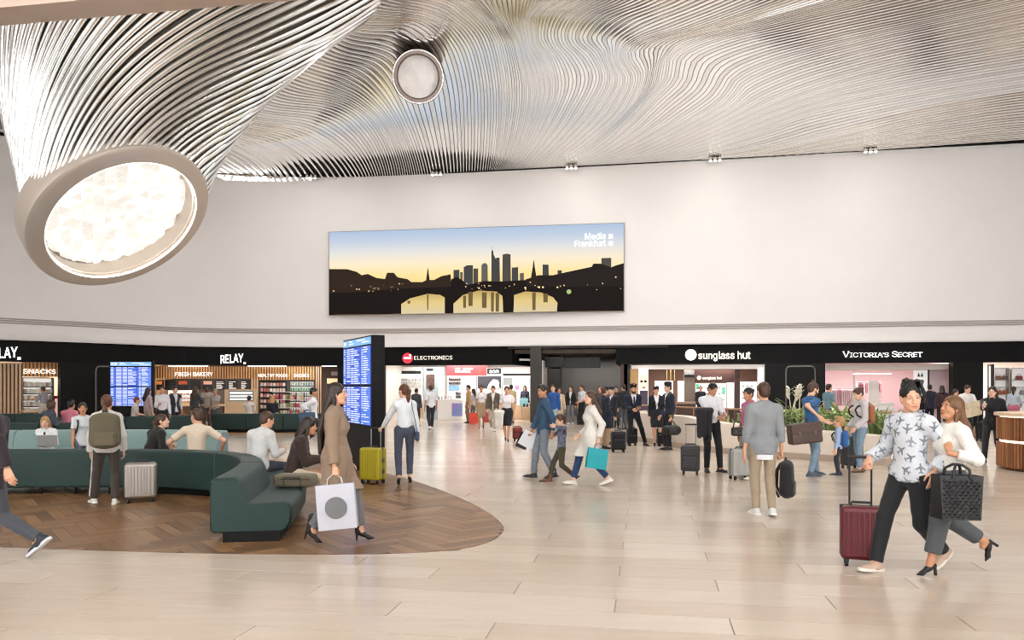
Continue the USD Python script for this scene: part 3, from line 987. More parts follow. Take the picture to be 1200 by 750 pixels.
    if kind != 'bald':
        puff = {'buzz': .004, 'short': .011, 'crop': .008, 'curly': .022, 'dreads': .006}.get(kind, .010)
        Hh = [egg((0, -.014, .036), (.077 + puff * .7, .096 + puff, .084 + puff * 1.2), .02)]
        if kind in ('short', 'crop', 'buzz', 'dreads'):
            Hh += [egg((0, -.05, -.02), (.068, .062, .075), .02)]
            if kind == 'short': Hh += [egg((.008, .030, .100), (.056, .058, .026), .03)]
            cut = [lambda X, Y, Z: -(Z + .045 + .035 * np.clip((-Y - .02) / .05, 0, 1) - .055 * np.clip((Y - .01) / .05, 0, 1))]
        elif kind == 'curly':
            Hh += [egg((sx * .055, -.02, -.03), (.05, .065, .075), .03) for sx in (-1, 1)] + [egg((0, -.06, -.03), (.085, .055, .085), .03)]
            cut = []
        elif kind in ('bun', 'tail', 'pony'):
            Hh += [egg((0, -.05, -.01), (.070, .060, .075), .02)]
            if kind == 'bun': Hh += [egg((0, -.115, .05), (.042, .04, .04), .015)]
            else: Hh += [bone((0, -.09, .03), (0, -.135, .0), .03, .034, .02), bone((0, -.135, .0), (0, -.125, -.12), .036, .034, .03), bone((0, -.125, -.12), (0, -.105, -.24), .034, .015, .03)]
            cut = [lambda X, Y, Z: -(Z + .075 + .2 * (Y < -.085) - .07 * np.clip((Y - .01) / .05, 0, 1))]
        elif kind == 'topbun':
            Hh += [egg((0, -.05, -.015), (.068, .062, .075), .02), egg((0, -.05, .135), (.03, .03, .028), .012)]
            cut = [lambda X, Y, Z: -(Z + .055 + .035 * np.clip((-Y - .02) / .05, 0, 1) - .055 * np.clip((Y - .01) / .05, 0, 1))]
        elif kind in ('long', 'bob', 'verylong'):
            Ln = {'bob': .13, 'long': .33, 'verylong': .62}[kind]
            cut = []
            Hh += [egg((0, -.055, -.03), (.075, .058, .09), .03)]
            Ri = Rh.T @ (Rt if kind != 'bob' else Rt)
            for sx in (-1, 0, 1):
                a0 = V(sx * .046, -.060 - .02 * (sx == 0), -.03)
                a1 = a0 + Ri @ V(sx * .012, -.050, -.13); a2 = a1 + Ri @ V(sx * .004, -.060, -(Ln - .13) * .5) if Ln > .14 else a1
                a3 = a2 + Ri @ V(-sx * .012, -.004, -(Ln - .13) * .5) if Ln > .14 else a1
                Hh.append(bone(a0, a1, .046, .044, .04, (V(0, 1, 0), .8)))
                if Ln > .14: Hh += [bone(a1, a2, .044, .040, .04, (V(0, 1, 0), .7)), bone(a2, a3, .040, .022, .04, (V(0, 1, 0), .7))]
            for sx in (-1, 1): Hh += [bone((sx * .068, -.012, .01), (sx * .076, -.02, -min(Ln, .15)), .024, .018, .025)]
        if kind == 'dreads':
            Hh += [egg((0, -.03, .115), (.060, .068, .034), .02), egg((.012, -.05, .148), (.032, .034, .026), .012), egg((-.022, -.03, .140), (.026, .030, .022), .012)]
    if Hh:
        nz = (.006, 34, (2.0, 2.0, .5)) if kind in ('long', 'verylong', 'pony', 'tail', 'bob') else ((.010, 60, (1, 1, 1)) if kind in ('curly', 'dreads') else (.0035, 70, (1.5, 1.5, .7)))
        hmesh = solid(Hh + facecut, hsz, cut, nz)
        hpath = root('hair', hp(hmesh), hc)
        if kind == 'dreads':
            r2 = random.Random(5)
            dr = []
            for i in range(44):
                a = r2.uniform(-2.75, 2.75) - math.pi / 2; z0 = r2.uniform(.06, .115)
                c0 = V(math.cos(a) * .055, math.sin(a) * .06 - .015, z0 + .03)
                L = r2.uniform(.13, .25)
                o = V(math.cos(a), math.sin(a), 0)
                if o[1] > .35 or o[0] > .25: continue
                dr.append(tube([c0, c0 + o * .034 + V(0, 0, .008), c0 + o * r2.uniform(.045, .075) + V(0, 0, -L * .5), c0 + o * r2.uniform(.05, .085) + V(r2.uniform(-.01, .01), 0, -L)], [.009, .009, .008, .005], 6))
            part(hpath, 'dreadlocks', sc(hp(cat(dr))), hc, True)
    if beard:
        root('beard', hp(solid([egg((0, .045, -.083), (.052, .050, .043), .02), bone((-.062, .01, -.03), (-.035, .06, -.09), .02, .022, .03), bone((.062, .01, -.03), (.035, .06, -.09), .02, .022, .03), egg((0, .075, -.118), (.03, .028, .03), .02), bone((-.03, .085, -.055), (.03, .085, -.055), .008, .008, .01),
                                  egg((0, .105, -.01), (.05, .05, .052), .01, neg=True), egg((0, .102, -.068), (.022, .012, .008), .004, neg=True)], hsz, (), (.003, 90, (1, 1, .6)))), hc)
    if hat == 'pilot':
        hp_ = root('cap', hp(cat([lathe([(.088, .05), (.094, .052), (.096, .098), (.108, .120), (.110, .130), (.075, .152), (.0, .160)], 24)])), cloth('#12141f'), 30)
        part(hp_, 'cap_peak', sc(hp(hull([(x, y, z) for x, y in ((-.075, .062), (-.06, .115), (0, .14), (.06, .115), (.075, .062)) for z in (.050, .058)]))), C('#0a0a0c', .25))
        part(hp_, 'cap_badge', sc(hp(bxc((0, .108, .118), (.035, .012, .026), .004))), C('#c9a24a', .3, metal=.8))
    if hat == 'hostess':
        root('cap', hp(cat([tf(lathe([(.092, .05), (.088, .11), (.05, .122), (0, .124)], 24), rx(-6))])), cloth('#14151f'), 30)
    # ---- clothes
    off = 0
    tc = cloth(top[1]) if top and not hasattr(top[1], 'GetPath') else (top[1] if top else None)
    if bottom:
        kindb, colb = bottom[0], bottom[1]
        bm = cloth(colb) if not hasattr(colb, 'GetPath') else colb
        fitb = bottom[2] if len(bottom) > 2 else 1.0
        hem = bottom[3] if len(bottom) > 3 else 1.0
        if kindb == 'trousers':
            P = [bone(HL, HR, .092 if fem else .096, .092 if fem else .096, .05, (FW, .95)), bone(pel, pel + Rt @ V(0, 0, .10), .116 if fem else .122, .108 if fem else .116, .05, (FW, .84))]
            for H, K, A in ((HL, KL, AL), (HR, KR, AR)):
                hemp = K + (A - K) * hem
                P += [bone(H, K, .097 * (.5 + .5 * fitb), .066 * fitb, .03), bone(K, hemp, .064 * fitb, .052 * fitb + .004, .02, None, (False, True))]
                P += [bone(K + (A - K) * .1 + V(0, -.012, 0), K + (A - K) * .42 + V(0, -.012, 0), .054, .05, .04)]
            wcut = pel + Rt @ V(0, 0, .105)
            n = Rt @ V(0, 0, 1.0)
            root('trousers', solid(P, s, [lambda X, Y, Z: (X - wcut[0]) * n[0] + (Y - wcut[1]) * n[1] + (Z - wcut[2]) * n[2]], (.0055, 16, (1, 1, .6))), bm)
        elif kindb == 'skirt':
            Lh = bottom[2] if len(bottom) > 2 else .42
            q = (KL + KR) / 2
            P = [bone(pel + V(0, 0, .12), pel, .112, .135, .04, (FW, .82)), bone(pel, V(q[0], q[1] * .5, pel[2] - Lh), .140, .125, .05, (FW, .82)), bone(HL, KL, .104, .078, .12), bone(HR, KR, .104, .078, .12)]
            root('skirt', solid(P, s, [lambda X, Y, Z: pel[2] - Lh - Z], (.004, 14, (1, 1, .4))), bm)
        elif kindb == 'robe':
            pass

    def topshape(off, hemz, sleeve, flare=0.0, slk=1.0, collar=.0, hipw=1.0, open_front=None, neckr=.062, puff=1.0):
        P = [bone(waist, chest, .114 + off, (.136 if fem else .148) + off, .06, (fwd, .78)),
             bone(SL + (chest - SL) * .15, SR + (chest - SR) * .15, .056 + off, .056 + off, .06), bone(neck, SL, .048 + off, .050 + off, .05), bone(neck, SR, .048 + off, .050 + off, .05), bone(chest, neck - (neck - chest) * .2, .098 + off, .062 + off, .05)]
        if fem: P += [egg(up(-.066, .070, .335), (.054 + off * .6,) * 3, .07), egg(up(.066, .070, .335), (.054 + off * .6,) * 3, .07)]
        low = up(0, 0, 0) if sit is None else pel
        dz = hemz
        if dz < .16:
            P += [bone(waist, low + V(0, 0, max(dz, -.05)), .112 + off, ((.120 if fem else .125) + off) * hipw, .06, (FW, .82))]
            if dz < .02: P += [bone(HL + V(.01, 0, .01), HR + V(-.01, 0, .01), (.097 if fem else .101) + off, (.097 if fem else .101) + off, .05, (FW, .95))]
        if dz < -.08:
            k = (AL + AR) / 2
            if dz > -.25: P += [bone(low, V(low[0], low[1], low[2] + dz), .122 + off, .128 + off + flare, .06, (FW, .84))]
            else:
                P += [bone(low, V(low[0], low[1] - .01 + k[1] * .2, low[2] + dz), .126 + off, .142 + off + flare, .06, (FW, .80))]
                for H, K, A in ((HL, KL, AL), (HR, KR, AR)): P += [bone(H, K, .098 + off, .082 + off, .13), bone(K, K + (A - K) * .25, .082 + off, .078 + off, .10)]
        for Sh, E, Wr in ((SL, EL, hL), (SR, ER, hR)):
            if sleeve <= 0: continue
            if sleeve <= .55:
                P += [bone(Sh, Sh + (E - Sh) * (sleeve / .53), .053 + off, (.053 + off) * puff, .03, None, (False, True))]
            else:
                P += [bone(Sh, E, .053 + off, (.046 + off) * slk, .03), bone(E, E + (Wr - E) * min(1.0, (sleeve - .53) / .47), (.046 + off) * slk, (.036 + off) * slk * puff, .02, None, (False, True))]
        cuts = []
        n = Rt @ V(0, 0, 1.0)
        if dz >= -.08 or True:
            hp0 = (pel if dz < 0 else up(0, 0, 0)) + (V(0, 0, dz) if dz < 0 else Rt @ V(0, 0, dz))
            if dz < 0: n2 = V(0, 0, 1.0)
            else: n2 = n
            arms = [(Sh, E, Wr) for Sh, E, Wr in ((SL, EL, hL), (SR, ER, hR))]
            lowarm = min(EL[2], ER[2], hL[2], hR[2])
        return P, hp0, n2

    def make_top(nm, mat, off, hemz, sleeve, flare=0.0, slk=1.0, neckr=.058, vneck=0.0, openw=None, hipw=1.0, puff=1.0, wr=.006, parent=path, lab=None, dropneck=0.0):
        P, hp0, n2 = topshape(off, hemz, sleeve, flare, slk, 0, hipw, puff=puff)
        trunk = [p for p in P if not any(np.allclose(p[1], q) for q in (SL, SR, EL, ER))]
        arm = [p for p in P if any(np.allclose(p[1], q) for q in (SL, SR, EL, ER))]
        nk0, nk1 = neck + Rt @ V(0, .01 + dropneck * .4, -.035 - dropneck), neck + Rt @ V(0, .03, .12)
        neg = [('n_c', nk0, nk1)]
        cutf = [lambda X, Y, Z: (hp0[0] - X) * n2[0] + (hp0[1] - Y) * n2[1] + (hp0[2] - Z) * n2[2]]

        def neckcut(X, Y, Z):
            return -_dist(bone(nk0, nk1, neckr * .92, neckr * 1.25), X, Y, Z)
        cutf.append(neckcut)
        if vneck:
            # a V from the neck down, cut out of the front
            vz0 = up(0, 0, vneck); ax = Rt @ V(0, 0, 1.0); rt = Rt @ V(1, 0, 0)
            top_z = (neck - vz0) @ ax

            def vcut(X, Y, Z):
                a = (X - vz0[0]) * ax[0] + (Y - vz0[1]) * ax[1] + (Z - vz0[2]) * ax[2]
                l = np.abs((X - vz0[0]) * rt[0] + (Y - vz0[1]) * rt[1] + (Z - vz0[2]) * rt[2])
                f = (X - pel[0]) * fwd[0] + (Y - pel[1]) * fwd[1] + (Z - pel[2]) * fwd[2]
                w = np.clip(a, 0, None) / max(top_z, .05) * .075
                if openw: w = np.maximum(w, np.clip(-a, 0, None) * openw + .012 * (a < 0))
                inside = np.minimum(w - l, f - .02)
                return inside
            cutf.append(vcut)
        return root(nm, solid(trunk, s, cutf, (wr, 15, (1, 1, .7)), arm), mat, True, lab, parent)

    if under:
        make_top('shirt', cloth(under[1]) if not hasattr(under[1], 'GetPath') else under[1], .002, under[2] if len(under) > 2 else .02, 0 if len(under) < 4 else under[3], wr=.003, neckr=.050)
        root('collar', solid([bone(neck + Rt @ V(0, .012, -.035), neck + Rt @ V(0, .018, .012), .066, .060, .01)], max(s * .7, .006), [lambda X, Y, Z: -_dist(bone(neck + Rt @ V(0, .012, -.06), neck + Rt @ V(0, .02, .06), .052, .050), X, Y, Z)]), cloth(under[1]))
    if tie:
        t0 = up(0, .125 if not fem else .13, .455)
        root('tie', hull([up(x, y, z) for x, y, z in ((-.018, .100, .49), (.018, .100, .49), (-.018, .125, .46), (.018, .125, .46), (-.03, .155, .22), (.03, .155, .22), (0, .155, .17), (-.03, .13, .22), (.03, .13, .22))]), C(tie, .6))
    if top:
        k = top[0]; kw = dict(top[2]) if len(top) > 2 else {}
        dflt = {'tee': ('shirt', .008, -.06, .36), 'shirt': ('shirt', .008, .05, 1.0), 'sweater': ('sweater', .014, -.05, 1.0), 'blouse': ('blouse', .008, .04, 1.0), 'jacket': ('jacket', .018, -.13, 1.0),
                'coat': ('coat', .020, -.46, .97), 'cardigan': ('cardigan', .014, -.50, .97), 'crop': ('sweater', .020, .13, .92)}[k]
        nm, off, hemz, sl = dflt
        off, hemz, sl = kw.pop('off', off), kw.pop('hem', hemz), kw.pop('sleeve', sl)
        if k == 'jacket': kw.setdefault('vneck', .17); kw.setdefault('openw', .10)
        if k in ('coat', 'cardigan'): kw.setdefault('flare', .0)
        tp = make_top(nm, tc, off, hemz, sl, **kw)
        if k in ('jacket',) and lod < 2:
            pass
        if k == 'shirt' and not under:
            root('collar', solid([bone(neck + Rt @ V(0, .012, -.035), neck + Rt @ V(0, .018, .016), .070, .062, .01)], max(s * .7, .006), [lambda X, Y, Z: -_dist(bone(neck + Rt @ V(0, .012, -.06), neck + Rt @ V(0, .02, .06), .052, .050), X, Y, Z)]), tc)
    if scarf:
        root('scarf', solid([bone(neck + Rt @ V(-.035, .03, -.02), neck + Rt @ V(.035, .03, -.02), .045, .045, .02), bone(neck + Rt @ V(0, .06, -.03), up(0, .14, .42), .03, .018, .03)], max(s * .8, .008)), cloth(scarf))
    if lanyard:
        root('lanyard_badge', bxc(up(0, .165, .20), (.055, .008, .085), .003), C('#dfe3e6', .4))
    # ---- shoes
    for A, K, f_, nm in ((AL, KL, fL, 'shoe'), (AR, KR, fR, 'shoe')):
        upm, so = shoe_mesh(shoes[0], lod)
        R_ = rz(f_[3]) @ rx(f_[4])
        k = hs if child else (.92 if fem else 1.0)
        pth = root(nm, tf(upm, R_ * k, A), C(shoes[1], .5 if shoes[0] != 'sneaker' else .65))
        part(pth, 'sole', sc(tf(so, R_ * k, A)), C(sole or ('#e9e6e0' if shoes[0] == 'sneaker' else '#14110f'), .6), 30)
    if socks:
        for A, K in ((AL, KL), (AR, KR)): root('sock', solid([bone(A + (K - A) * .28, A + V(0, .0, -.03), .046, .044, .02)], s * .8), cloth(socks))
    R0 = rz(face - 90)
    tw = lambda p: pos + R0 @ (np.asarray(p, float) * S)
    return dict(path=path, L=hinfo[-1], R=hinfo[1], tw=tw, up=lambda x, y, z: tw(up(x, y, z)), pos=pos, face=face, S=S, neck=tw(neck), head=tw(HC), Rt=R0 @ Rt, R0=R0, fL=tw(AL), fR=tw(AR), pel=tw(pel), KL=tw(KL), KR=tw(KR), D=D)
# ================================================================== PROPS people carry
steel = M('steel', (.62, .62, .63), .28, 1.0)
rubber = C('#151515', .7)


def suitcase(label, p, yaw, w, d, h, col, hexp=0.0, ribs=7, soft=False, rod='#8a8a8a', group=None, metal=0.0, name='suitcase', rough=.38):
    """base centre p, broad face towards local -y"""
    t = thing(name, label, 'suitcase', (p[0], p[1], 0), yaw, group)
    m = C(col, rough, metal=metal) if not soft else cloth(col)
    z0 = .065
    part(t, 'shell', rbox((-w / 2, -d / 2, z0), (w / 2, d / 2, h), .045 if not soft else .05), m, 30)
    if not soft:
        for i in range(ribs):
            x = -w / 2 + .05 + (w - .10) * i / (ribs - 1)
            for sy in (-1, 1):
                part(t, 'rib', box((x - .011, sy * d / 2 - .009, z0 + .05), (x + .011, sy * d / 2 + .009, h - .05), .006), m)
        part(t, 'zip_seam', box((-w / 2 - .004, -.010, z0 + .03), (w / 2 + .004, .010, h + .003), .003), C('#2a2a2a', .5))
        for z in (.35, .65): part(t, 'latch', box((w / 2 - .002, -.03, h * z - .04), (w / 2 + .012, .03, h * z + .04), .004), C('#3a3a3a', .4))
    else:
        part(t, 'front_pocket', rbox((-w * .40, -d / 2 - .035, z0 + .06), (w * .40, -d / 2 + .03, h * .62), .03), m, 30)
        part(t, 'front_pocket', rbox((-w * .40, -d / 2 - .022, h * .66), (w * .40, -d / 2 + .03, h - .05), .02), m, 30)
        part(t, 'zip_seam', box((-w * .36, -d / 2 - .04, h * .60), (w * .36, -d / 2 - .028, h * .612)), C('#55555a', .4))
    part(t, 'carry_handle', tube([(-.09, 0, h - .005), (-.08, 0, h + .03), (.08, 0, h + .03), (.09, 0, h - .005)], .012, 8), C('#1d1d1d', .5), 30)
    for sx in (-1, 1):
        for sy in (-1, 1):
            part(t, 'wheel', tube([(sx * (w / 2 - .055) - .014, sy * (d / 2 - .04), .033), (sx * (w / 2 - .055) + .014, sy * (d / 2 - .04), .033)], [.033, .033], 12), rubber)
            part(t, 'wheel_mount', box((sx * (w / 2 - .055) - .02, sy * (d / 2 - .04) - .02, .04), (sx * (w / 2 - .055) + .02, sy * (d / 2 - .04) + .02, .08), .006), C('#26262a', .5))
    if hexp:
        r = C(rod, .3, metal=.9) if rod != '#1a1a1a' else C(rod, .4)
        y = d / 2 - .035; hw_ = min(.10, w * .26)
        for sx in (-1, 1): part(t, 'handle_rod', tube([(sx * hw_, y, h - .03), (sx * hw_, y, hexp)], .0095, 8), r, 30)
        part(t, 'handle_grip', rbox((-hw_ - .02, y - .016, hexp - .012), (hw_ + .02, y + .016, hexp + .02), .014, 1), C('#1a1a1a', .5), 30)
    return t


def shopping_bag(label, grip, yaw, w, d, h, col, drop=.12, print_=None, tilt=0, handle='#dddddd', name='shopping_bag', group=None):
    """hangs from the point grip"""
    t = thing(name, label, 'bag', grip, yaw, group)
    R_ = ry(tilt)
    top = -drop
    m = C(col, .55, noise=.03, nscale=5.0)
    q = [(-w / 2, -d / 2), (-w / 2 + .01, 0), (-w / 2, d / 2), (w / 2, d / 2), (w / 2 - .01, 0), (w / 2, -d / 2)]
    rings = [[(x, y * f, z) for x, y in q] for z, f in ((top, .55), (top - h * .35, .9), (top - h, 1.0))]
    inn = [[(x * .985, y * f * .93, z) for x, y in q] for z, f in ((top - h + .01, 1.0), (top - h * .35, .9), (top, .55))]
    v, f = loft(np.array(rings + inn), closed=True, caps=True, wrap=False)
    part(t, 'bag_body', tf((v, f[:, ::-1]), R_), m)
    for sy in (-1, 1):
        part(t, 'bag_handle', tf(tube([(-w * .2, sy * d * .26, top - .01), (-w * .17, sy * d * .15, top + drop * .6), (-w * .05, sy * .012, .0), (w * .05, sy * .012, 0), (w * .17, sy * d * .15, top + drop * .6), (w * .2, sy * d * .26, top - .01)], .005, 6), R_), C(handle, .6), 30)
    if print_:
        kind, pc, r = print_
        if kind == 'disc': part(t, 'printed_disc', tf(tf(ext(Point(0, 0).buffer(r, quad_segs=10), .004), rx(90)), R_, R_ @ V(0, -d * .5 * .96 - .001, top - h * .52)), C(pc, .6))
    return t


def backpack(label, p, yaw, w, d, h, col, col2, pitch=0, loose=False, name='backpack', st=1.0):
    """p: centre of the back panel (local +y side is against the wearer)"""
    t = thing(name, label, 'backpack', p, yaw)
    R_ = rx(pitch); m = cloth(col); m2 = cloth(col2)
    o = lambda q: tf(q, R_)
    part(t, 'main_pack', o(solid([bone((-w * .28, -d * .5, -h * .26), (-w * .28, -d * .5, h * .30), d * .48, d * .42, .08), bone((w * .28, -d * .5, -h * .26), (w * .28, -d * .5, h * .30), d * .48, d * .42, .08), bone((0, -d * .5, -h * .3), (0, -d * .5, h * .36), d * .48, d * .42, .08)], .016)), m, True)
    part(t, 'front_pocket', o(rbox((-w * .36, -d * 1.10, -h * .40), (w * .36, -d * .78, -h * .02), .04)), m2, 30)
    part(t, 'zip_line', o(tube([(-w * .38, -d * .80, -h * .05), (-w * .36, -d * .84, h * .22), (-w * .2, -d * .80, h * .40), (w * .2, -d * .80, h * .40), (w * .36, -d * .84, h * .22), (w * .38, -d * .80, -h * .05)], .007, 6)), C('#1c1c1a', .5), 30)
    part(t, 'top_loop', o(tube([(-.035, -d * .4, h * .46), (-.03, -d * .4, h * .54), (.03, -d * .4, h * .54), (.035, -d * .4, h * .46)], .010, 6)), C('#1f1f1f', .7), 30)
    for sx in (-1, 1):
        if loose: pts = [(sx * w * .22, -.02, h * .42), (sx * w * .3, .05, h * .2), (sx * w * .3, .06, -h * .2), (sx * w * .3, 0, -h * .42)]
        else: pts = [(sx * .085 * st, -.03, h * .38), (sx * .10 * st, .05 * st, h * .43), (sx * .115, .225 * st, h * .40), (sx * .125, .285 * st, h * .22), (sx * .135, .25 * st, -h * .05), (sx * .145, .10, -h * .26), (sx * .13, -.02, -h * .34)]
        if not loose: pts = [(px_ * (st if abs(px_) > .11 else 1), py_, pz_) for px_, py_, pz_ in pts]
        part(t, 'shoulder_strap', o(tube(pts, .017 * (st if st < 1 else 1), 6)), C('#23231f', .8), 30)
    return t


def hand_bag(label, grip, yaw, w, d, h, col, drop=.08, kind='case', name='briefcase', cat_='bag', quilt=False, tilt=0, hcol=None):
    t = thing(name, label, cat_, grip, yaw)
    R_ = ry(tilt); o = lambda q: tf(q, R_)
    m = C(col, .42, noise=.15, nscale=20.0, bump=.4, bscale=90.0)
    hm = C(hcol or col, .45)
    top = -drop
    if kind == 'case':
        part(t, 'bag_body', o(rbox((-w / 2, -d / 2, top - h), (w / 2, d / 2, top), .035)), m, 30)
        part(t, 'flap', o(rbox((-w / 2 + .005, -d / 2 - .012, top - h * .48), (w / 2 - .005, -d / 2 + .02, top - .01), .010, 1)), m, 30)
        for sx in (-1, 1): part(t, 'buckle', o(box((sx * w * .25 - .014, -d / 2 - .022, top - h * .55), (sx * w * .25 + .014, -d / 2 - .008, top - h * .42), .004)), C('#7d7466', .35, metal=.8))
        part(t, 'bag_handle', o(tube([(-.075, 0, top - .005), (-.065, 0, top + drop * .75), (-.03, 0, 0), (.03, 0, 0), (.065, 0, top + drop * .75), (.075, 0, top - .005)], .011, 8)), hm, 30)
    if kind == 'duffel':
        part(t, 'bag_body', o(solid([bone((-w * .5 + h * .46, 0, top - h * .52), (w * .5 - h * .46, 0, top - h * .52), h * .48, h * .48, .03, (V(0, 1, 0), d / h))], .018)), m, True)
        part(t, 'side_pocket', o(rbox((-w * .25, -d / 2 - .02, top - h * .85), (w * .25, -d / 2 + .03, top - h * .35), .02)), m, 30)
        for sy in (-1, 1): part(t, 'bag_handle', o(tube([(-w * .2, sy * d * .32, top - h * .12), (-w * .14, sy * d * .2, top + drop * .5), (-.02, 0, 0), (.02, 0, 0), (w * .14, sy * d * .2, top + drop * .5), (w * .2, sy * d * .32, top - h * .12)], .010, 6)), hm, 30)
    if kind == 'tote':
        fr = [[(-w * .44, -d * .5, 0), (w * .44, -d * .5, 0), (w * .44, d * .5, 0), (-w * .44, d * .5, 0)], [(-w * .5, -d * .38, 0), (w * .5, -d * .38, 0), (w * .5, d * .38, 0), (-w * .5, d * .38, 0)]]
        R1 = np.array(fr[0]) + [0, 0, top - h]; R2 = np.array(fr[1]) + [0, 0, top]
        R3 = np.array(fr[1]) * [.97, .86, 1] + [0, 0, top]; R4 = np.array(fr[0]) * [.97, .9, 1] + [0, 0, top - h + .015]
        part(t, 'bag_body', o(loft(np.array([R1, R2, R3, R4]), caps=True)), m)
        if quilt:
            for sy in (-1, 1):
                for i in range(7):
                    for j in range(6):
                        for kx in (0, 1):
                            x = (-.5 + (i + .5 + kx * .5) / 7.5) * w * .93; z = top - h * (.06 + (j + .5 + kx * .5) / 6.6 * .95)
                            yy = sy * (d * (.38 + .12 * (top - z) / h)) 
                            r = w / 16.5
                            part(t, 'quilted_panel', o(hull([(x - r, yy, z), (x + r, yy, z), (x, yy, z - r * .95), (x, yy, z + r * .95), (x, yy + sy * .016, z)])), m)
        for sy in (-1, 1): part(t, 'bag_handle', o(tube([(-w * .2, sy * d * .40, top - .03), (-w * .17, sy * d * .36, top + drop * .55), (-w * .07, sy * .02, -.01), (w * .07, sy * .02, -.01), (w * .17, sy * d * .36, top + drop * .55), (w * .2, sy * d * .40, top - .03)], .012, 6)), hm, 30)
    return t


def cross_bag(label, P, side, w, d, h, col, z=.02, strap=True, name='shoulder_bag', y=.0):
    """bag hanging at the hip from a strap over the far shoulder (side: +1 right hip)"""
    t = thing(name, label, 'bag', P['pos'], P['face'] - 90)
    S = P['S']; pe = (P['pel'] - P['pos'])[2] / S
    m = C(col, .45)
    x = side * .225
    part(t, 'bag_body', tf(rbox((x - d / 2, y - w / 2, pe - h + z), (x + d / 2, y + w / 2, pe + z), .03), s=S), m, 30)
    if strap:
        part(t, 'strap', tf(tube([(x, y - w * .3, pe + z - .02), (side * .175, -.10, pe + .22), (side * .125, -.135, pe + .42), (side * .12, -.06, pe + .525), (side * .12, .04, pe + .51), (side * .12, .125, pe + .42), (side * .15, .15, pe + .2), (x, y + w * .3, pe + z - .02)], .007, 6), s=S), m, 30)
    return t


def draped_jacket(label, p, yaw, col, w=.34, h=.46, name='jacket'):
    t = thing(name, label, 'jacket', p, yaw)
    m = cloth(col)
    part(t, 'folded_body', solid([bone((-w * .36, 0, .0), (w * .36, 0, .0), .055, .055, .04), bone((-w * .30, -.03, -.02), (-w * .28, -.035, -h), .055, .045, .06), bone((0, -.035, -.02), (.0, -.04, -h * .95), .06, .05, .06), bone((w * .3, -.03, -.02), (w * .28, -.03, -h * .86), .055, .04, .06), bone((-w * .2, .05, -.02), (-w * .2, .055, -h * .6), .045, .035, .05), bone((w * .15, .05, -.02), (w * .15, .055, -h * .55), .045, .035, .05)], .014, (), (.010, 14, (1, 1, .5))), m, True)
    part(t, 'sleeve', solid([bone((w * .22, -.075, -.06), (w * .26, -.08, -h * 1.12), .035, .03, .03)], .012, (), (.006, 20, (1, 1, .5))), m, True)
    return t
# ================================================================== SIGNS
def lettering(parent, s, h, mat, origin, Rm, depth=.03, bold=False, sx=1.0, shear=0.0, center=True):
    """one part per letter, upright, facing local -y"""
    full = np.array(meshkit.text_mesh(s, h, depth, bold).vertices)
    mid = (full[:, 0].min() + full[:, 0].max()) / 2 if center else 0.0
    for i, ch in enumerate(s):
        if ch == ' ': continue
        m = meshkit.text_mesh(ch, h, depth, bold)
        xm = np.array(meshkit.text_mesh(s[:i + 1], h, depth, bold).vertices)[:, 0].max()
        v = np.array(m.vertices); v[:, 0] += xm - v[:, 0].max() - mid
        v = np.stack([v[:, 0] * sx, -v[:, 2], v[:, 1] - h / 2 + v[:, 0] * sx * shear], 1)
        part(parent, 'letter', (v @ Rm.T + origin, np.array(m.faces)), mat)
    return (full[:, 0].max() - full[:, 0].min()) * sx


def wall_sign(label, s, xc, yc, hpx, wpx, mat, bold=False, shear=0.0, extra=None):
    p = wp(xc, .045); t = wtan(xc); d = p[1]
    th = thing('shop_sign', label, 'sign', (p[0], p[1], EYE + (HORIZ - yc) * d / FPX), math.degrees(math.atan2(t[1], t[0])))
    h = hpx * d / FPX
    full = np.array(meshkit.text_mesh(s, h, .03, bold).vertices); w0 = full[:, 0].max() - full[:, 0].min()
    lettering(th, s, h, mat, np.zeros(3), np.eye(3), .03, bold, wpx * d / FPX / w0, shear)
    if extra: extra(th, d / FPX)
    return th


glow_w = M('sign_white', (.9, .9, .88), .5, emit=1.3, ecol=(1, .98, .95))
glow_c = M('sign_cream', (.9, .82, .66), .5, emit=1.2, ecol=(1, .90, .70))
glow_b = M('sign_beige', (.8, .74, .64), .5, emit=.8, ecol=(.95, .86, .74))
dot = lambda th, k, x, y, r, mat, nm='disc': part(th, nm, tf(tf(ext(Point(0, 0).buffer(r * k, quad_segs=12), .03), rx(90)), t=(x * k, 0, y * k)), mat)


def _relay(th, k): part(th, 'stop_mark', bxc((14.2 * k, -.015, -5.4 * k), (2.6 * k, .03, 2.4 * k)), glow_w)


wall_sign('bold white slanted shop name sign cut off by the left edge of the picture', 'RELAY', 2, 413.6, 12.0, 31, glow_w, True, .10, lambda th, k: part(th, 'stop_mark', bxc((17.0 * k, -.015, -6.0 * k), (3.6 * k, .03, 3.2 * k), .01), glow_w))
wall_sign('bold white slanted shop name sign above the bakery counter', 'RELAY', 272, 420.2, 9.6, 25.5, glow_w, True, .09, _relay)
wall_sign('white electronics sign with a red disc on the black fascia', 'ELECTRONICS', 508, 419.2, 4.4, 46, glow_b, False, 0, lambda th, k: (
    dot(th, k, -31, -.4, 6.3, M('sign_red', hx('#d3303f'), .5, emit=.6, ecol=hx('#e0374a'))), part(th, 'disc_band', bxc((-31 * k, -.036, -.2 * k), (8.5 * k, .012, 1.7 * k)), glow_w), part(th, 'disc_spot', tf(tf(ext(Point(0, 0).buffer(1.3 * k), .012), rx(90)), t=(-27.6 * k, -.03, 3.0 * k)), glow_w)))
wall_sign('cream sunglass shop sign with a round cream disc', 'sunglass hut', 848.5, 416.2, 8.4, 59, glow_c, True, 0, lambda th, k: dot(th, k, -38, .7, 6.6, glow_c))


def serif(th, k):
    pass


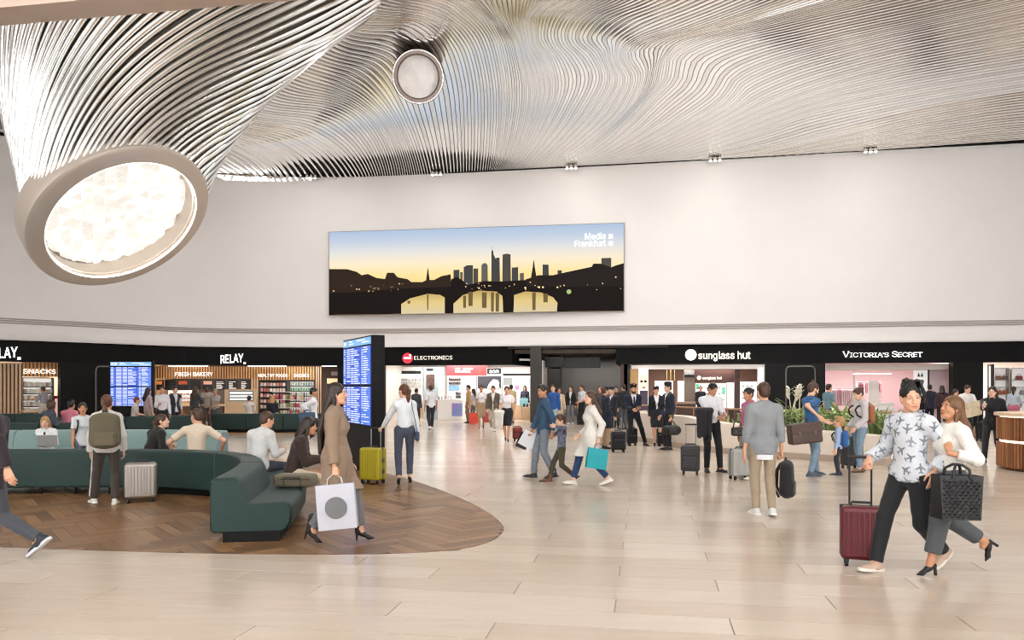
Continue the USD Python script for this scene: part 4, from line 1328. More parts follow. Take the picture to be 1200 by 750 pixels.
p_ = wp(1033.5, .045); t_ = wtan(1033.5); k_ = p_[1] / FPX
vs = thing('shop_sign', 'white small capitals shop sign on the black fascia at right', 'sign', (p_[0], p_[1], EYE + (HORIZ - 418.3) * k_), math.degrees(math.atan2(t_[1], t_[0])))
for word, x0, w_ in (("VICTORIA'S", -43.5, 50.5), ('SECRET', 10.5, 33.0)):
    ws = []
    for i, ch in enumerate(word):
        m = meshkit.text_mesh(ch, (6.6 if i == 0 else 5.2) * k_, .03)
        v = np.array(m.vertices); v[:, 0] -= v[:, 0].min(); ws.append((v, np.array(m.faces), ch))
    tot = sum(v[:, 0].max() for v, f, c in ws); gap = (w_ * k_ * .86 - tot) / (len(ws) - 1) if False else .11 * tot / (len(ws) - 1)
    sc_ = w_ * k_ / (tot + gap * (len(ws) - 1)); x = x0 * k_
    for v, f, ch in ws:
        wd = v[:, 0].max() * sc_
        q = np.stack([v[:, 0] * sc_ + x, -v[:, 2], v[:, 1]], 1)
        sf = []
        zt, zb = q[:, 2].max(), q[:, 2].min()
        if ch in 'VTRIASCE':
            for cx in {'V': (.12, .88), 'I': (.5,), 'T': (.5,), 'R': (.1, .9), 'A': (.1, .9), 'E': (.1,), 'S': (), 'C': ()}[ch]:
                z_ = zt if ch == 'V' else zb
                sf.append(box((x + wd * cx - .9 * k_, -.029, z_ - .25 * k_), (x + wd * cx + .9 * k_, -.001, z_ + .25 * k_)))
        part(vs, 'letter', cat([(q, f)] + sf), glow_w)
        x += wd + gap * sc_

# ================================================================== SHOPS
class Shop:
    def __init__(s, xl, xr, push=0.0):
        s.o, e = wp(xl), wp(xr)
        c_, e_ = s.o, e
        s.t = (e - s.o) / np.linalg.norm(e - s.o); s.n = np.array([-s.t[1], s.t[0]])
        s.len = np.linalg.norm(e - s.o)
        s.o = s.o + s.n * max(0.0, max((wp(x) - c_) @ s.n for x in np.linspace(xl, xr, 15)))
        s.ang = math.degrees(math.atan2(s.t[1], s.t[0])); s.R = rz(s.ang)

    def col(s, x, v):
        k = np.array([(x - 600) / FPX, 1.0])
        return k * ((v + s.o @ s.n) / (k @ s.n))

    def p(s, x, y, v):
        q = s.col(x, v); return np.array([q[0], q[1], EYE + (HORIZ - y) * q[1] / FPX])

    def u(s, x, v): return (s.col(x, v) - s.o) @ s.t

    def loc(s, u, v, z): q = s.o + s.t * u + s.n * v; return np.array([q[0], q[1], z])

    def zz(s, x, y, v): return s.p(x, y, v)[2]

    def bx(s, x0, x1, y0, y1, v0, v1, ch=0.0):
        """box whose front face (at depth v0) covers the pixels x0..x1, y0..y1; y1 None = to the floor"""
        u0, u1 = s.u(x0, v0), s.u(x1, v0); xm = (x0 + x1) / 2
        zt = s.zz(xm, y0, v0); zb = 0.0 if y1 is None else max(0.0, s.zz(xm, y1, v0))
        return s.raw(u0, u1, v0, v1, zb, zt, ch)

    def raw(s, u0, u1, v0, v1, z0, z1, ch=0.0):
        m = box((min(u0, u1), v0, min(z0, z1)), (max(u0, u1), v1, max(z0, z1)), ch)
        return tf(m, s.R, (*s.o, 0))

    def shell(s, name, depth, mats, top=2.95, ulo=-.2, uhi=None):
        uhi = s.len + .2 if uhi is None else uhi
        t = thing(name, None, None, kind='structure')
        part(t, 'back_wall', s.raw(ulo, uhi, depth, depth + .15, 0, top), mats[0])
        part(t, 'side_wall', s.raw(ulo - .15, ulo, .02, depth, 0, top), mats[1]); part(t, 'side_wall', s.raw(uhi, uhi + .15, .02, depth, 0, top), mats[1])
        part(t, 'shop_ceiling', s.raw(ulo, uhi, .3, depth, top, top + .1), mats[2])
        return t

    def lamp(s, name, u, v, w, h, power, z=2.9, color=(1, .97, .93)):
        q = s.loc(u, v, z); panel_lamp(name, q, w, h, power, s.ang, color)

    def front_lamp(s, name, u, w, power): q = s.loc(u, .25, 2.9); panel_lamp(name, q, w, .35, power, s.ang)  # added lamp that brightens the slat header from the front

    def text(s, label, txt_, xc, yc, hpx, wpx, v, mat, bold=False):
        q = s.p(xc, yc, v); k = q[1] / FPX
        th = thing('shop_sign', label, 'sign', q, s.ang)
        full = np.array(meshkit.text_mesh(txt_, hpx * k, .02, bold).vertices); w0 = full[:, 0].max() - full[:, 0].min()
        lettering(th, txt_, hpx * k, mat, np.zeros(3), np.eye(3), .02, bold, wpx * k / w0)
        return th


def wall_part(x0, x1, name, mat=None, kind='wall_panel'):
    t = thing(name, None, None, kind='structure')
    part(t, kind, wall_sweep(x0, x1, [(.0, 0), (.0, 2.76), (-.5, 2.76), (-.5, 0)], 10), mat or blackm)
    return t


def outline(x0, x1, name, label):
    """thin rounded outline frame on a black wall"""
    pts = [(*wp(x0, .03), z) for z in (0, 1.2, 2.35)] + [(*wp(x0 + .6, .03), 2.5), (*wp(x0 + 2.2, .03), 2.58)] + [(*wp(x, .03), 2.6) for x in np.linspace(x0 + 5, x1 - 5, 6)] + [(*wp(x1 - 2.2, .03), 2.58), (*wp(x1 - .6, .03), 2.5)] + [(*wp(x1, .03), z) for z in (2.35, 1.2, 0)]
    single(name, tube(pts, .035, 6), C('#77736e', .35, metal=.6), label, 'frame', smooth=30)


wall_part(71, 178, 'wall_black_left', blackm); wall_part(396, 449, 'wall_black_middle', blackm)
wall_part(897, 967, 'wall_black_right', C('#0b0a0b', .45, spec=.2)); wall_part(1117, 1152, 'wall_black_far_right', blackm)
outline(112, 176, 'outline_frame', 'thin grey rounded outline on the black wall behind the left departures screen')
outline(921, 955, 'outline_frame', 'thin grey rounded outline on the black wall between the sunglass and lingerie shops')
slat_l, slat_w = C('#c8a583', .55, noise=.12, nscale=6.0, stretch='(8, 8, 1)') if False else M('slat_light', hx('#cfae8d'), .55, noise=.12, nscale=6.0, stretch=(8, 8, 1)), M('slat_warm', hx('#cf9a62'), .5, noise=.15, nscale=6.0, stretch=(8, 8, 1))
dark_in = C('#2a2420', .7)
pale_wood = M('pale_wood', hx('#d9b995'), .5, noise=.10, nscale=5.0, stretch=(1, 1, 5))


def slat_wall(sh, label, x0, x1, y0, y1, v, pitch, mat, frac=.58):
    t = thing('slat_wall', label, 'wall cladding')
    part(t, 'backing', sh.bx(x0, x1, y0, y1, v + .04, v + .08), C('#5a4434', .7))
    n = int(round((x1 - x0) / pitch))
    for i in range(n):
        xa = x0 + (i + .2) * (x1 - x0) / n; part(t, 'slat', sh.bx(xa, xa + frac * (x1 - x0) / n, y0, y1, v, v + .05), mat)
    return t


_rows = {}


def goods(sh, name, label, group, x0, x1, y0, n, v, hpx, cols, shape='box', wfrac=.8):
    """a row of goods standing on a shelf whose top is at y0"""
    _rows[group] = _rows.get(group, 0) + 1
    row = ['top', 'second', 'third', 'fourth', 'fifth', 'sixth'][min(5, _rows[group] - 1)]
    label, group = f'{label}, {row} row', f'{group}, {row} row'
    for i in range(n):
        xa = x0 + i * (x1 - x0) / n; xb = xa + wfrac * (x1 - x0) / n
        hh = hpx * (.75 + .25 * rnd.random())
        c = cols[rnd.randrange(len(cols))]
        if shape == 'box': m = sh.bx(xa, xb, y0 - hh, y0, v, v + .12, .01)
        else:
            q = sh.p((xa + xb) / 2, y0, v + .06); k = q[1] / FPX; r = (xb - xa) / 2 * k * .9; H = hh * k
            m = tf(lathe([(.005, 0), (r, 0), (r, H * .62), (r * .4, H * .8), (r * .4, H), (.005, H)], 10), t=q)
        single(name, m, C(c, .45), label, name.split('_')[-1], group)


def shelf_unit(sh, label, x0, x1, ys, y0, v, depth, frame_mat, back_mat, ybot=None, name='shelf_unit'):
    t = thing(name, label, 'shelf')
    part(t, 'back_panel', sh.bx(x0, x1, y0, ybot, v + depth, v + depth + .04), back_mat)
    for xa in (x0, x1): part(t, 'side_panel', sh.bx(xa - .5, xa + .5, y0, ybot, v, v + depth), frame_mat)
    part(t, 'top_panel', sh.bx(x0 - .5, x1 + .5, y0 - .7, y0 + .3, v, v + depth), frame_mat)
    for y in ys: part(t, 'shelf_board', sh.bx(x0, x1, y, y + .9, v, v + depth), frame_mat)
    return t


white_in = C('#efebe6', .5)
lit_back = M('lit_shelf_back', (.8, .78, .74), .6, emit=.55, ecol=(1, .96, .9))

# ---- snack shop at far left
A = Shop(-130, 71)
A.shell('wall_snack_shop', 4.5, [C('#d9cfc3', .6), C('#b99a7a', .6), white_in])
A.lamp('snack_shop_lamp', A.len * .6, 2.0, 4.0, 2.0, 13.5)
A.front_lamp('snack_header_fill', A.len * .6, 5.0, 14)
slat_wall(A, 'light vertical wood slats left of the snack shelves', -120, 26, 424.5, None, .45, 4.5, slat_l)
slat_wall(A, 'warm lit wood slat header above the snack shelves', 26, 70, 424.5, 441.5, .40, 4.2, slat_w)
A.text('small white capitals over the snack shelves', 'SNACKS', 46.5, 435.3, 5.2, 33, .36, glow_w)
shelf_unit(A, 'white back-lit shelf of packets in the snack shop', 27, 63, [453, 461, 468.5, 476, 483.5, 491], 443, .8, .4, C('#3a332e', .5), lit_back)
for y, n in ((453, 9), (461, 9), (468.5, 8), (476, 9), (483.5, 8), (491, 8)):
    goods(A, 'snack_packet', 'small pale packet on the snack shop shelf', 'packets on the snack shelf', 28, 62, y, n, .85, 6, ['#e9e4da', '#dcd6c8', '#cfc8c0', '#bfa58f', '#e6ded2', '#c9d0cc'])
fr = thing('drinks_fridge', 'tall red drinks fridge beside the snack shelves', 'fridge')
part(fr, 'fridge_body', A.bx(63.5, 70, 464, None, .9, 1.5, .03), C('#c8282c', .4)); part(fr, 'fridge_door', A.bx(64.3, 69.3, 467, 492, .88, .9), M('fridge_glow', (.9, .5, .45), .4, emit=.5, ecol=(1, .6, .55)))
tb = thing('side_table', 'small pale square table with dark legs in front of the snack shelves', 'table')
part(tb, 'table_top', A.bx(27, 45, 481, 483.5, -.6, .0, .01), pale_wood)
for xa, v in ((28, -.58), (43.5, -.58), (28.4, -.05), (43, -.05)): part(tb, 'leg', A.bx(xa, xa + .9, 483, None, v, v + .05), blackm)

# ---- bakery and food shop
B = Shop(178, 396)
B.shell('wall_bakery', 5.0, [C('#3b2c22', .6), C('#7a5a3e', .6), white_in])
for i, f in enumerate((.25, .7)): B.lamp(f'bakery_lamp_{"ab"[i]}', B.len * f, 1.8, 3.4, 1.4, 15)
B.front_lamp('bakery_header_fill', B.len * .5, 7.5, 16)
slat_wall(B, 'warm wood slat header over the bakery menu boards', 178, 300, 429.5, 443.8, .9, 3.1, slat_w)
slat_wall(B, 'warm wood slat header over the food and drink shelves', 300, 369, 429.5, 445.2, .9, 3.1, slat_w)
slat_wall(B, 'pale wood slat pillar between the bakery and the food shelves', 294, 303, 443.8, None, .88, 3.0, slat_l)
slat_wall(B, 'pale wood slat pillar at the right end of the food shelves', 369.5, 377, 429.5, None, .88, 2.6, slat_l)
B.text('small white capitals over the bakery menu boards', 'FRESH BAKERY', 227.5, 438.4, 4.6, 41, .84, glow_w)
B.text('small white capitals over the chilled food shelf', 'HEALTHY FOODS', 320, 440.0, 3.6, 33, .84, glow_w)
B.text('small white capitals over the bottle shelf', 'DRINKS', 353.5, 440.2, 3.6, 17, .84, glow_w)
st = thing('light_strip', 'bright ceiling light strip above the bakery slats', 'lamp')
for a, b_ in ((197, 243), (290, 335), (377, 395)): part(st, 'light_panel', B.bx(a, b_, 428.3, 429.6, .5, .8), M('strip_glow', (1, 1, 1), .5, emit=1.1, ecol=(1, .96, .9)))
foodc = ['#c77b3a', '#d9a15a', '#b5502f', '#d8946a', '#cf9a86']
for i in range(8):
    x0 = 178.5 + i * 14.6
    t = thing('menu_board', f'black menu board with {"a picture of pastries" if i < 5 else "rows of white writing"}, number {i + 1} from the left over the bakery' if False else f'black menu board with {["orange bread picture at far left", "dark empty screen beside the bread picture", "pink pastry picture", "dark empty screen right of the pastry picture", "two small pastries picture", "left column of white writing", "middle column of white writing", "right column of white writing"][i]} over the bakery', 'menu board')
    part(t, 'board', B.bx(x0, x0 + 13.4, 445.2, 457, 1.2, 1.26), C('#12100f', .4))
    if i in (0, 2, 4):
        part(t, 'food_picture', B.bx(x0 + 1.5, x0 + 11.5, 446.5, 450.5, 1.18, 1.2), M(f'food_print_{i}', hx(foodc[i]), .5, emit=.5, ecol=hx(foodc[i]), noise=.5, nscale=18))
    elif i > 4:
        for q in range(5): part(t, 'text_line', B.bx(x0 + 2, x0 + 6 + rnd.random() * 5, 447 + q * 1.9, 447.8 + q * 1.9, 1.18, 1.2), M('menu_white', (.75, .72, .68), .5, emit=.5, ecol=(.9, .86, .8)))
pc = thing('pastry_case', 'bright glass pastry display case behind the bakery counter', 'display case')
part(pc, 'case_body', B.bx(196, 229, 472, None, .9, 1.6), pale_wood)
part(pc, 'lit_back', B.bx(197, 228, 457.5, 472, 1.5, 1.55), lit_back)
for y in (462.5, 467.5): part(pc, 'glass_shelf', B.bx(197, 228, y, y + .5, 1.0, 1.5), C('#cfd6d8', .2))
for y in (462.5, 467.5, 472): goods(B, 'pastry', 'small baked pastry in the bright bakery case', 'pastries in the bakery case', 199, 226, y, 7, 1.05, 2.2, ['#c98d52', '#b8763c', '#d9b27c', '#d5a5a0'])
bc = thing('bakery_counter', 'pale wood bakery counter with a tall glazed end unit', 'counter')
part(bc, 'counter_base', B.bx(178, 262, 476, None, .35, .85), C('#6d5440', .6)); part(bc, 'counter_top', B.bx(178, 263, 474.4, 476.3, .25, .9), pale_wood)
part(bc, 'end_unit', B.bx(263, 300, 456.5, None, .2, .85, .01), pale_wood)
part(bc, 'display_window', B.bx(268, 297, 458, 470, .18, .2), C('#7d8386', .25))
for q in range(3): part(bc, 'display_strip', B.bx(269, 296, 459.3 + q * 3.7, 461.6 + q * 3.7, .165, .18), M('display_glow', (.8, .8, .78), .5, emit=.5, ecol=(.95, .96, .97)))
shelf_unit(B, 'dark shelf of pink packaged food under the chilled food sign', 304, 336, [452.5, 459, 465.5, 472, 478.5], 446.6, 1.0, .45, C('#2f2925', .5), C('#5a4a42', .6))
for y in (452.5, 459, 465.5, 472, 478.5): goods(B, 'food_box', 'small pink food box on the chilled food shelf', 'food boxes on the chilled shelf', 305, 335, y, 8, 1.05, 5, ['#d9a9a0', '#c98b86', '#e2c7bb', '#b56a66', '#e9ddd2'])
shelf_unit(B, 'dark framed bright bottle shelf under the drinks sign', 339, 368, [452, 458, 464, 470, 476, 482], 446.8, 1.0, .45, C('#2f2925', .5), lit_back)
for j, y in enumerate((452, 458, 464, 470, 476, 482)): goods(B, 'drink_bottle', 'small bottle on the bright drinks shelf', 'bottles on the drinks shelf', 340, 367, y, 9, 1.05, 5, [['#d7d9d6', '#9fb8b0'], ['#4f9a63', '#69b37c'], ['#d8d6d0', '#b9a9b0'], ['#d98f90', '#e5c9c0'], ['#c9b65b', '#7fae6d'], ['#d7a8a0', '#e6dcd2']][j], 'bottle')
gd = thing('gondola_shelf', 'low black wire gondola shelf with goods in front of the drinks shelf', 'shelf')
for xa in (318, 327.5, 337, 346.5, 356): part(gd, 'post', B.bx(xa, xa + .8, 459, None, .1, .16), blackm)
for y in (459, 468, 477.5): part(gd, 'shelf_board', B.bx(318, 357, y, y + .9, .1, .55), C('#d8d2c8', .5))
for y in (468, 477.5, 486): goods(B, 'grocery_packet', 'small pale packet on the low black gondola shelf', 'packets on the gondola shelf', 319, 356, y, 9, .15, 6, ['#e8e4da', '#d9d2c6', '#c0505a', '#8db77c', '#efece6', '#d7b98a'])
hb = thing('hanging_sign', 'orange lit sign in the dark doorway beside the departures pylon', 'sign')
part(hb, 'sign_panel', B.bx(383, 395.5, 443.5, 449.5, 1.5, 1.6), M('orange_glow', (.8, .55, .3), .5, emit=.5, ecol=(1, .72, .42)))
part(hb, 'sign_panel', B.bx(388, 395.5, 435.5, 440, 1.5, 1.6), C('#8d8a84', .5))

# ---- electronics shop
E = Shop(449, 632)
E.shell('wall_electronics', 6.0, [C('#ece8e4', .5), C('#e6ddd6', .5), white_in], ulo=-.3, uhi=E.len + .02)
for i, f in enumerate((.2, .5, .8)): E.lamp(f'electronics_lamp_{"abc"[i]}', E.len * f, 2.5, 2.0, 2.5, 6.5)
t = thing('display_wall', 'orange brown panel at the left side of the electronics shop', 'display wall')
part(t, 'panel', E.bx(450, 461.5, 434, None, 3.0, 3.15), C('#c79a78', .5)); part(t, 'poster', E.bx(452, 459.5, 438, 468, 2.98, 3.0), M('poster_tan', hx('#d9b69a'), .5, noise=.4, nscale=5))
t = thing('display_wall', 'white accessory wall with a black name strip in the electronics shop', 'display wall')
part(t, 'panel', E.bx(463, 495, 430, None, 4.0, 4.15), white_in); part(t, 'name_strip', E.bx(466, 493, 434.6, 438, 3.96, 4.0), C('#171717', .5))
part(t, 'light_strip', E.bx(466, 493, 438.2, 439.4, 3.96, 4.0), M('strip_glow'))
part(t, 'lower_cabinet', E.bx(463, 495, 478, None, 3.5, 4.0), pale_wood)
for r_, y in enumerate((446, 450, 454)):
    goods(E, 'phone_case', 'small phone case hung on the white accessory wall', 'phone cases on the accessory wall', 467, 494, y, 10, 3.9, 3.0, ['#d0cfcc', '#b9b6b2', '#9aa0a4', '#dbd4cc'], wfrac=.55)
for r_, y in enumerate((474, 478)): goods(E, 'speaker_box', 'small dark speaker standing on the pale cabinet', 'small speakers on the cabinet', 464, 490, y if r_ else 478, 4, 3.55 + .2 * r_, 4, ['#3a2c38', '#8c3a4a', '#443a44'], wfrac=.5)
t = thing('display_column', 'pale blue column with a dark portrait poster in the electronics shop', 'column')
part(t, 'column_body', E.bx(496.5, 516, 430, None, 2.6, 3.2, .01), C('#b9ccd6', .45)); part(t, 'poster', E.bx(499.5, 509, 439, 456, 2.57, 2.6), M('poster_dark', hx('#6a5348'), .5, noise=.6, nscale=7)); part(t, 'name_strip', E.bx(500, 507.5, 431.5, 434.5, 2.57, 2.6), C('#222222', .5))
t = thing('display_column', 'plain white column left of the red hanging banner', 'column'); part(t, 'column_body', E.bx(513.5, 519.5, 430, None, 2.3, 2.6, .01), white_in)
t = thing('hanging_banner', 'red and orange hanging banner with white writing in the electronics shop', 'banner')
part(t, 'banner_panel', E.bx(523, 570, 427.0, 440, 1.6, 1.75), M('banner_red', hx('#e0717a'), .5, emit=.35, ecol=hx('#e8848a'), color2=hx('#d9502f'), nscale=.55))
for a, b_, y in ((533, 539, 431), (542, 554, 431), (533, 551, 434.6)): part(t, 'text_line', E.bx(a, b_, y, y + 2.2, 1.57, 1.6), glow_w)
t = thing('shop_poster', 'large poster of a pale curved shape on dark grey below a black name strip', 'poster')
part(t, 'panel', E.bx(559, 588, 431, 462, 3.5, 3.6), white_in); part(t, 'name_strip', E.bx(571, 587, 431.3, 437.8, 3.46, 3.5), C('#101010', .4))
part(t, 'dark_ground', E.bx(560, 587, 441, 455, 3.47, 3.5), C('#3a3d45', .5))
part(t, 'pale_shape', tf(tf(ext(Polygon([(0, 0), (.10, .22), (.30, .42), (.52, .40), (.60, .25), (.56, .08), (.62, 0)]).buffer(.03), .02), rx(90)), E.R, E.p(571.5, 454.6, 3.45)), C('#d9dbdf', .5))
E.text('white partial word on a black strip in the electronics shop', 'son', 579, 434.8, 4.2, 11, 3.43, glow_w, True)
t = thing('phone_wall', 'white wall of dark phones in rows above blue pictures', 'display wall'); part(t, 'panel', E.bx(524, 558, 440, None, 4.2, 4.3), white_in)
part(t, 'blue_picture', E.bx(525.5, 538, 451.5, 457.5, 4.17, 4.2), M('poster_blue', hx('#7fb0d9'), .5, noise=.5, nscale=8)); part(t, 'blue_picture', E.bx(540, 548, 451.5, 457.5, 4.17, 4.2), C('#a9b9dd', .5))
for y in (446, 450.4, 462.5, 466.5, 470.5): goods(E, 'mobile_phone', 'small dark phone on the white phone wall', 'phones on the phone wall', 526 if y < 455 else 534, 540, y, 6 if y < 455 else 3, 4.1, 3.1, ['#4a4644', '#39383a', '#5a5450'], wfrac=.72)
t = thing('headphone_counter', 'white headphone counter with a blue and purple poster', 'counter')
part(t, 'counter_base', E.bx(513, 542, 468, None, 1.2, 2.2, .01), C('#eeebe8', .45)); part(t, 'poster', E.bx(529.5, 541.5, 472.5, 487.5, 1.17, 1.2), M('poster_violet', hx('#5f9fd6'), .4, color2=hx('#b07fc8'), nscale=1.6)); part(t, 'plinth', E.bx(513, 542, 489.5, None, 1.25, 2.2), C('#b9b2ac', .5))
for i, x in enumerate((512.5, 519.5, 527)):
    q = E.p(x, 466.5, 1.7); k = q[1] / FPX
    hpn = thing('headphones', 'dark over-ear headphones on a stand above the white counter', 'headphones', q, E.ang, 'headphones on the counter')
    ang = np.linspace(math.pi * 1.15, -math.pi * .15, 12)
    part(hpn, 'headband', tube([(math.cos(a) * 2.2 * k, 0, math.sin(a) * 2.2 * k) for a in ang], .3 * k, 6), C('#3a3430', .5), 30)
    for sx in (-1, 1): part(hpn, 'ear_cup', tube([(sx * 2.3 * k, 0, -.9 * k), (sx * 1.5 * k, 0, -.9 * k)], [1.1 * k, 1.1 * k], 12), C('#2a2624', .5))
t = thing('display_wall', 'white wall with a black strip and a grey pegboard at the right of the electronics shop', 'display wall')
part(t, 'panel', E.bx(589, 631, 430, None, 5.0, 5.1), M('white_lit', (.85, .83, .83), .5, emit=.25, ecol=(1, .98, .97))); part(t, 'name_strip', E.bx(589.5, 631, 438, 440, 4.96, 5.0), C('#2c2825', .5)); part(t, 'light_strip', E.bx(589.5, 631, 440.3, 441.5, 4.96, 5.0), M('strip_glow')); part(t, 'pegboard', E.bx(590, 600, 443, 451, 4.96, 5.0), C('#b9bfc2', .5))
part(t, 'pink_picture', E.bx(604, 608, 452, 456.5, 4.96, 5.0), C('#d99ac8', .5))
for a, b_, y, v, nm in ((600, 612, 475, 3.6, 'low pale plinth beside the right wall of the electronics shop'), (612, 629, 477, 2.4, 'larger pale plinth with small dark gadgets')):
    t = thing('display_plinth', nm, 'plinth'); part(t, 'plinth_body', E.bx(a, b_, y, None, v, v + .9, .01), pale_wood)
goods(E, 'gadget', 'small dark gadget on the pale plinth', 'gadgets on the plinth', 613, 628, 477.3, 4, 2.6, 5, ['#3a3438', '#5a4a4a', '#2c2a2e', '#8a5a64'], wfrac=.6)

# ---- dark corridor
K = Shop(632, 735)
co = thing('wall_corridor', None, None, kind='structure')
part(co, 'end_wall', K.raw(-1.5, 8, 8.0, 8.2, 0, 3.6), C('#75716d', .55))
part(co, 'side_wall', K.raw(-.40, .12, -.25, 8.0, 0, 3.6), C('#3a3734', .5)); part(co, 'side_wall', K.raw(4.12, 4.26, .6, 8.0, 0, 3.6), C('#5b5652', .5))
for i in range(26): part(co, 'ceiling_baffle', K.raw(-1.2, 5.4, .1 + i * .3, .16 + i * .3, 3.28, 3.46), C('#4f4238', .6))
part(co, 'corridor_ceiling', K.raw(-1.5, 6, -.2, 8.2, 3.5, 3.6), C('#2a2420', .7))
K.lamp('corridor_lamp', 2.5, 6.6, 4, .5, 11, 3.2)
hs_ = thing('hanging_sign', 'pair of long unlit dark sign boxes hung in the corridor mouth', 'sign')
part(hs_, 'sign_box', K.bx(633, 660, 418, 430.5, 1.0, 1.3, .01), C('#171615', .4)); part(hs_, 'sign_box', K.bx(661.5, 703, 418.5, 431, 1.0, 1.3, .01), C('#191817', .4)); part(hs_, 'hanger', K.bx(638, 639, 406, 418, 1.1, 1.15), blackm)
part(hs_, 'hanger', K.bx(690, 691, 406, 418.6, 1.1, 1.15), blackm)

# ---- sunglass shop
G = Shop(736, 897)
brown_in = C('#4a332c', .5)
G.shell('wall_sunglass_shop', 4.5, [C('#6b4a38', .6), brown_in, C('#d8cfc6', .5)])
G.lamp('sunglass_lamp_a', G.len * .3, 1.6, 2.4, 1.6, 12); G.lamp('sunglass_lamp_b', G.len * .75, 1.6, 2.4, 1.6, 12)
so_ = thing('light_band', 'pale lit soffit band under the fascia of the sunglass shop', 'lamp')
part(so_, 'band', G.bx(740, 896, 427.5, 432.3, .25, 1.0), M('band_pale', (.75, .70, .66), .5, emit=.25, ecol=(1, .95, .9)))
wpn_ = thing('end_cladding', 'warm wood end panel at the left of the sunglass shop', 'panel'); part(wpn_, 'panel', G.bx(738.5, 747.5, 432.3, None, .1, 1.5), M('warm_wood', hx('#b9935f'), .5, noise=.15, nscale=4))
lb = thing('lightbox_poster', 'tall bright lightbox with a face in sunglasses over a purple coat', 'poster')
part(lb, 'lightbox', G.bx(748, 759.8, 432.5, None, -.1, .05, .01), M('lightbox_white', (.95, .9, .84), .5, emit=1.1, ecol=(1, .95, .88)))
for x in (752, 756.5): part(lb, 'sunglass_lens', G.bx(x - 1.5, x + 1.3, 445.7, 448, -.12, -.1, .0), C('#1a1a1c', .3))
part(lb, 'face_shape', tf(tf(ext(affinity.scale(Point(0, 0).buffer(1), .20, .34), .01), rx(90)), G.R, G.p(754, 447, -.105)), M('poster_skin', hx('#f0d9c4'), .5, emit=.4, ecol=hx('#f0d9c4')))
part(lb, 'printed_lips', G.bx(752.8, 756.2, 453.5, 455.6, -.12, -.1), C('#c85a48', .5)); part(lb, 'printed_coat', G.bx(749.5, 759.4, 457.5, 489, -.12, -.1), C('#55485c', .6))
for x0, x1, y0, y1, v, nm in ((767, 789, 446.5, 466, 2.0, 'left bright display panel in the sunglass shop'), (794, 802, 446.5, 476, 1.6, 'narrow bright display panel beside the grey column'), (815, 851, 449, 478, 2.6, 'wide bright display panel under the small shop sign'), (852, 860.5, 447.5, 480, 2.0, 'narrow bright display panel left of the brown column'), (867.5, 887, 447, 482, 1.8, 'bright display panel right of the brown column')):
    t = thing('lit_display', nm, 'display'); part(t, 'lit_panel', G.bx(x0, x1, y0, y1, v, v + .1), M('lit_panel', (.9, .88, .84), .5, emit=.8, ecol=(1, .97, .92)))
    part(t, 'panel_foot', G.bx(x0, x1, y1, None, v, v + .12), brown_in)
    for q in range(int((x1 - x0) / 5) * 3):
        xx = x0 + 2 + (q % int((x1 - x0) / 5)) * 5; yy = y0 + 5 + (q // int((x1 - x0) / 5)) * 7
        if yy < y1 - 1: part(t, 'eyewear', G.bx(xx, xx + 2.6, yy, yy + .9, v - .06, v), C('#6d5a50', .3))
part(thing('green_picture', 'small green picture at the left of the wide sunglass display panel', 'picture'), 'print', G.bx(815.2, 819, 449.5, 456, 2.55, 2.6), C('#4d9a7a', .5))
part(thing('green_picture', 'small round green picture at the right of the wide sunglass display panel', 'picture'), 'print', G.bx(846, 850, 455, 461, 2.55, 2.6), C('#5aa68a', .5))
t = thing('shop_column', 'grey brown column with a dark screen in the sunglass shop', 'column'); part(t, 'column_body', G.bx(802, 814, 433, None, 1.2, 1.8), C('#84766a', .5)); part(t, 'screen', G.bx(802.5, 813.5, 434.5, 439, 1.17, 1.2), C('#a9adb4', .3)); part(t, 'dark_band', G.bx(802, 814, 439.5, 442.5, 1.17, 1.2), C('#0f0e0e', .4))
t = thing('shop_column', 'dark brown column at the right half of the sunglass shop', 'column'); part(t, 'column_body', G.bx(861, 867, 433, None, .9, 1.3), brown_in)
t = thing('brown_fascia', 'dark brown inner fascia that carries the small sunglass sign', 'fascia'); part(t, 'fascia_board', G.bx(814, 861, 433.5, 448, 1.3, 1.5), C('#5a3d38', .5))
gs = G.text('small cream inner sign with a disc inside the sunglass shop', 'sunglass hut', 834.5, 442.8, 3.2, 22, 1.26, glow_c, True)
part(gs, 'disc', tf(tf(ext(Point(0, 0).buffer(.095), .02), rx(90)), t=(-.60, 0, 0)), glow_c)
for x in (781, 785.5, 790): part(thing('hanging_rod', f'thin gold hanging rod at column {x}' if False else {781: 'thin gold hanging rod at the left of the sunglass shop, left one of three', 785.5: 'thin gold hanging rod at the left of the sunglass shop, middle one of three', 790: 'thin gold hanging rod at the left of the sunglass shop, right one of three'}[x], 'rod'), 'rod', G.bx(x, x + .9, 433, 446, 1.6, 1.64), C('#c9a66a', .35, metal=.7))
t = thing('sales_counter', 'brown sales counter in front of the grey column', 'counter'); part(t, 'counter_base', G.bx(793, 815, 473, None, .3, .9), brown_in); part(t, 'counter_top', G.bx(792.5, 815.5, 471, 473.4, .25, .95), C('#a58a70', .4))
t = thing('light_pillar', 'slim white light pillar at the right of the sunglass shop', 'pillar'); part(t, 'pillar_body', G.bx(888.5, 895.5, 431, None, .2, .5), M('pillar_white', (.85, .82, .80), .5, emit=.5, ecol=(1, .97, .94)))

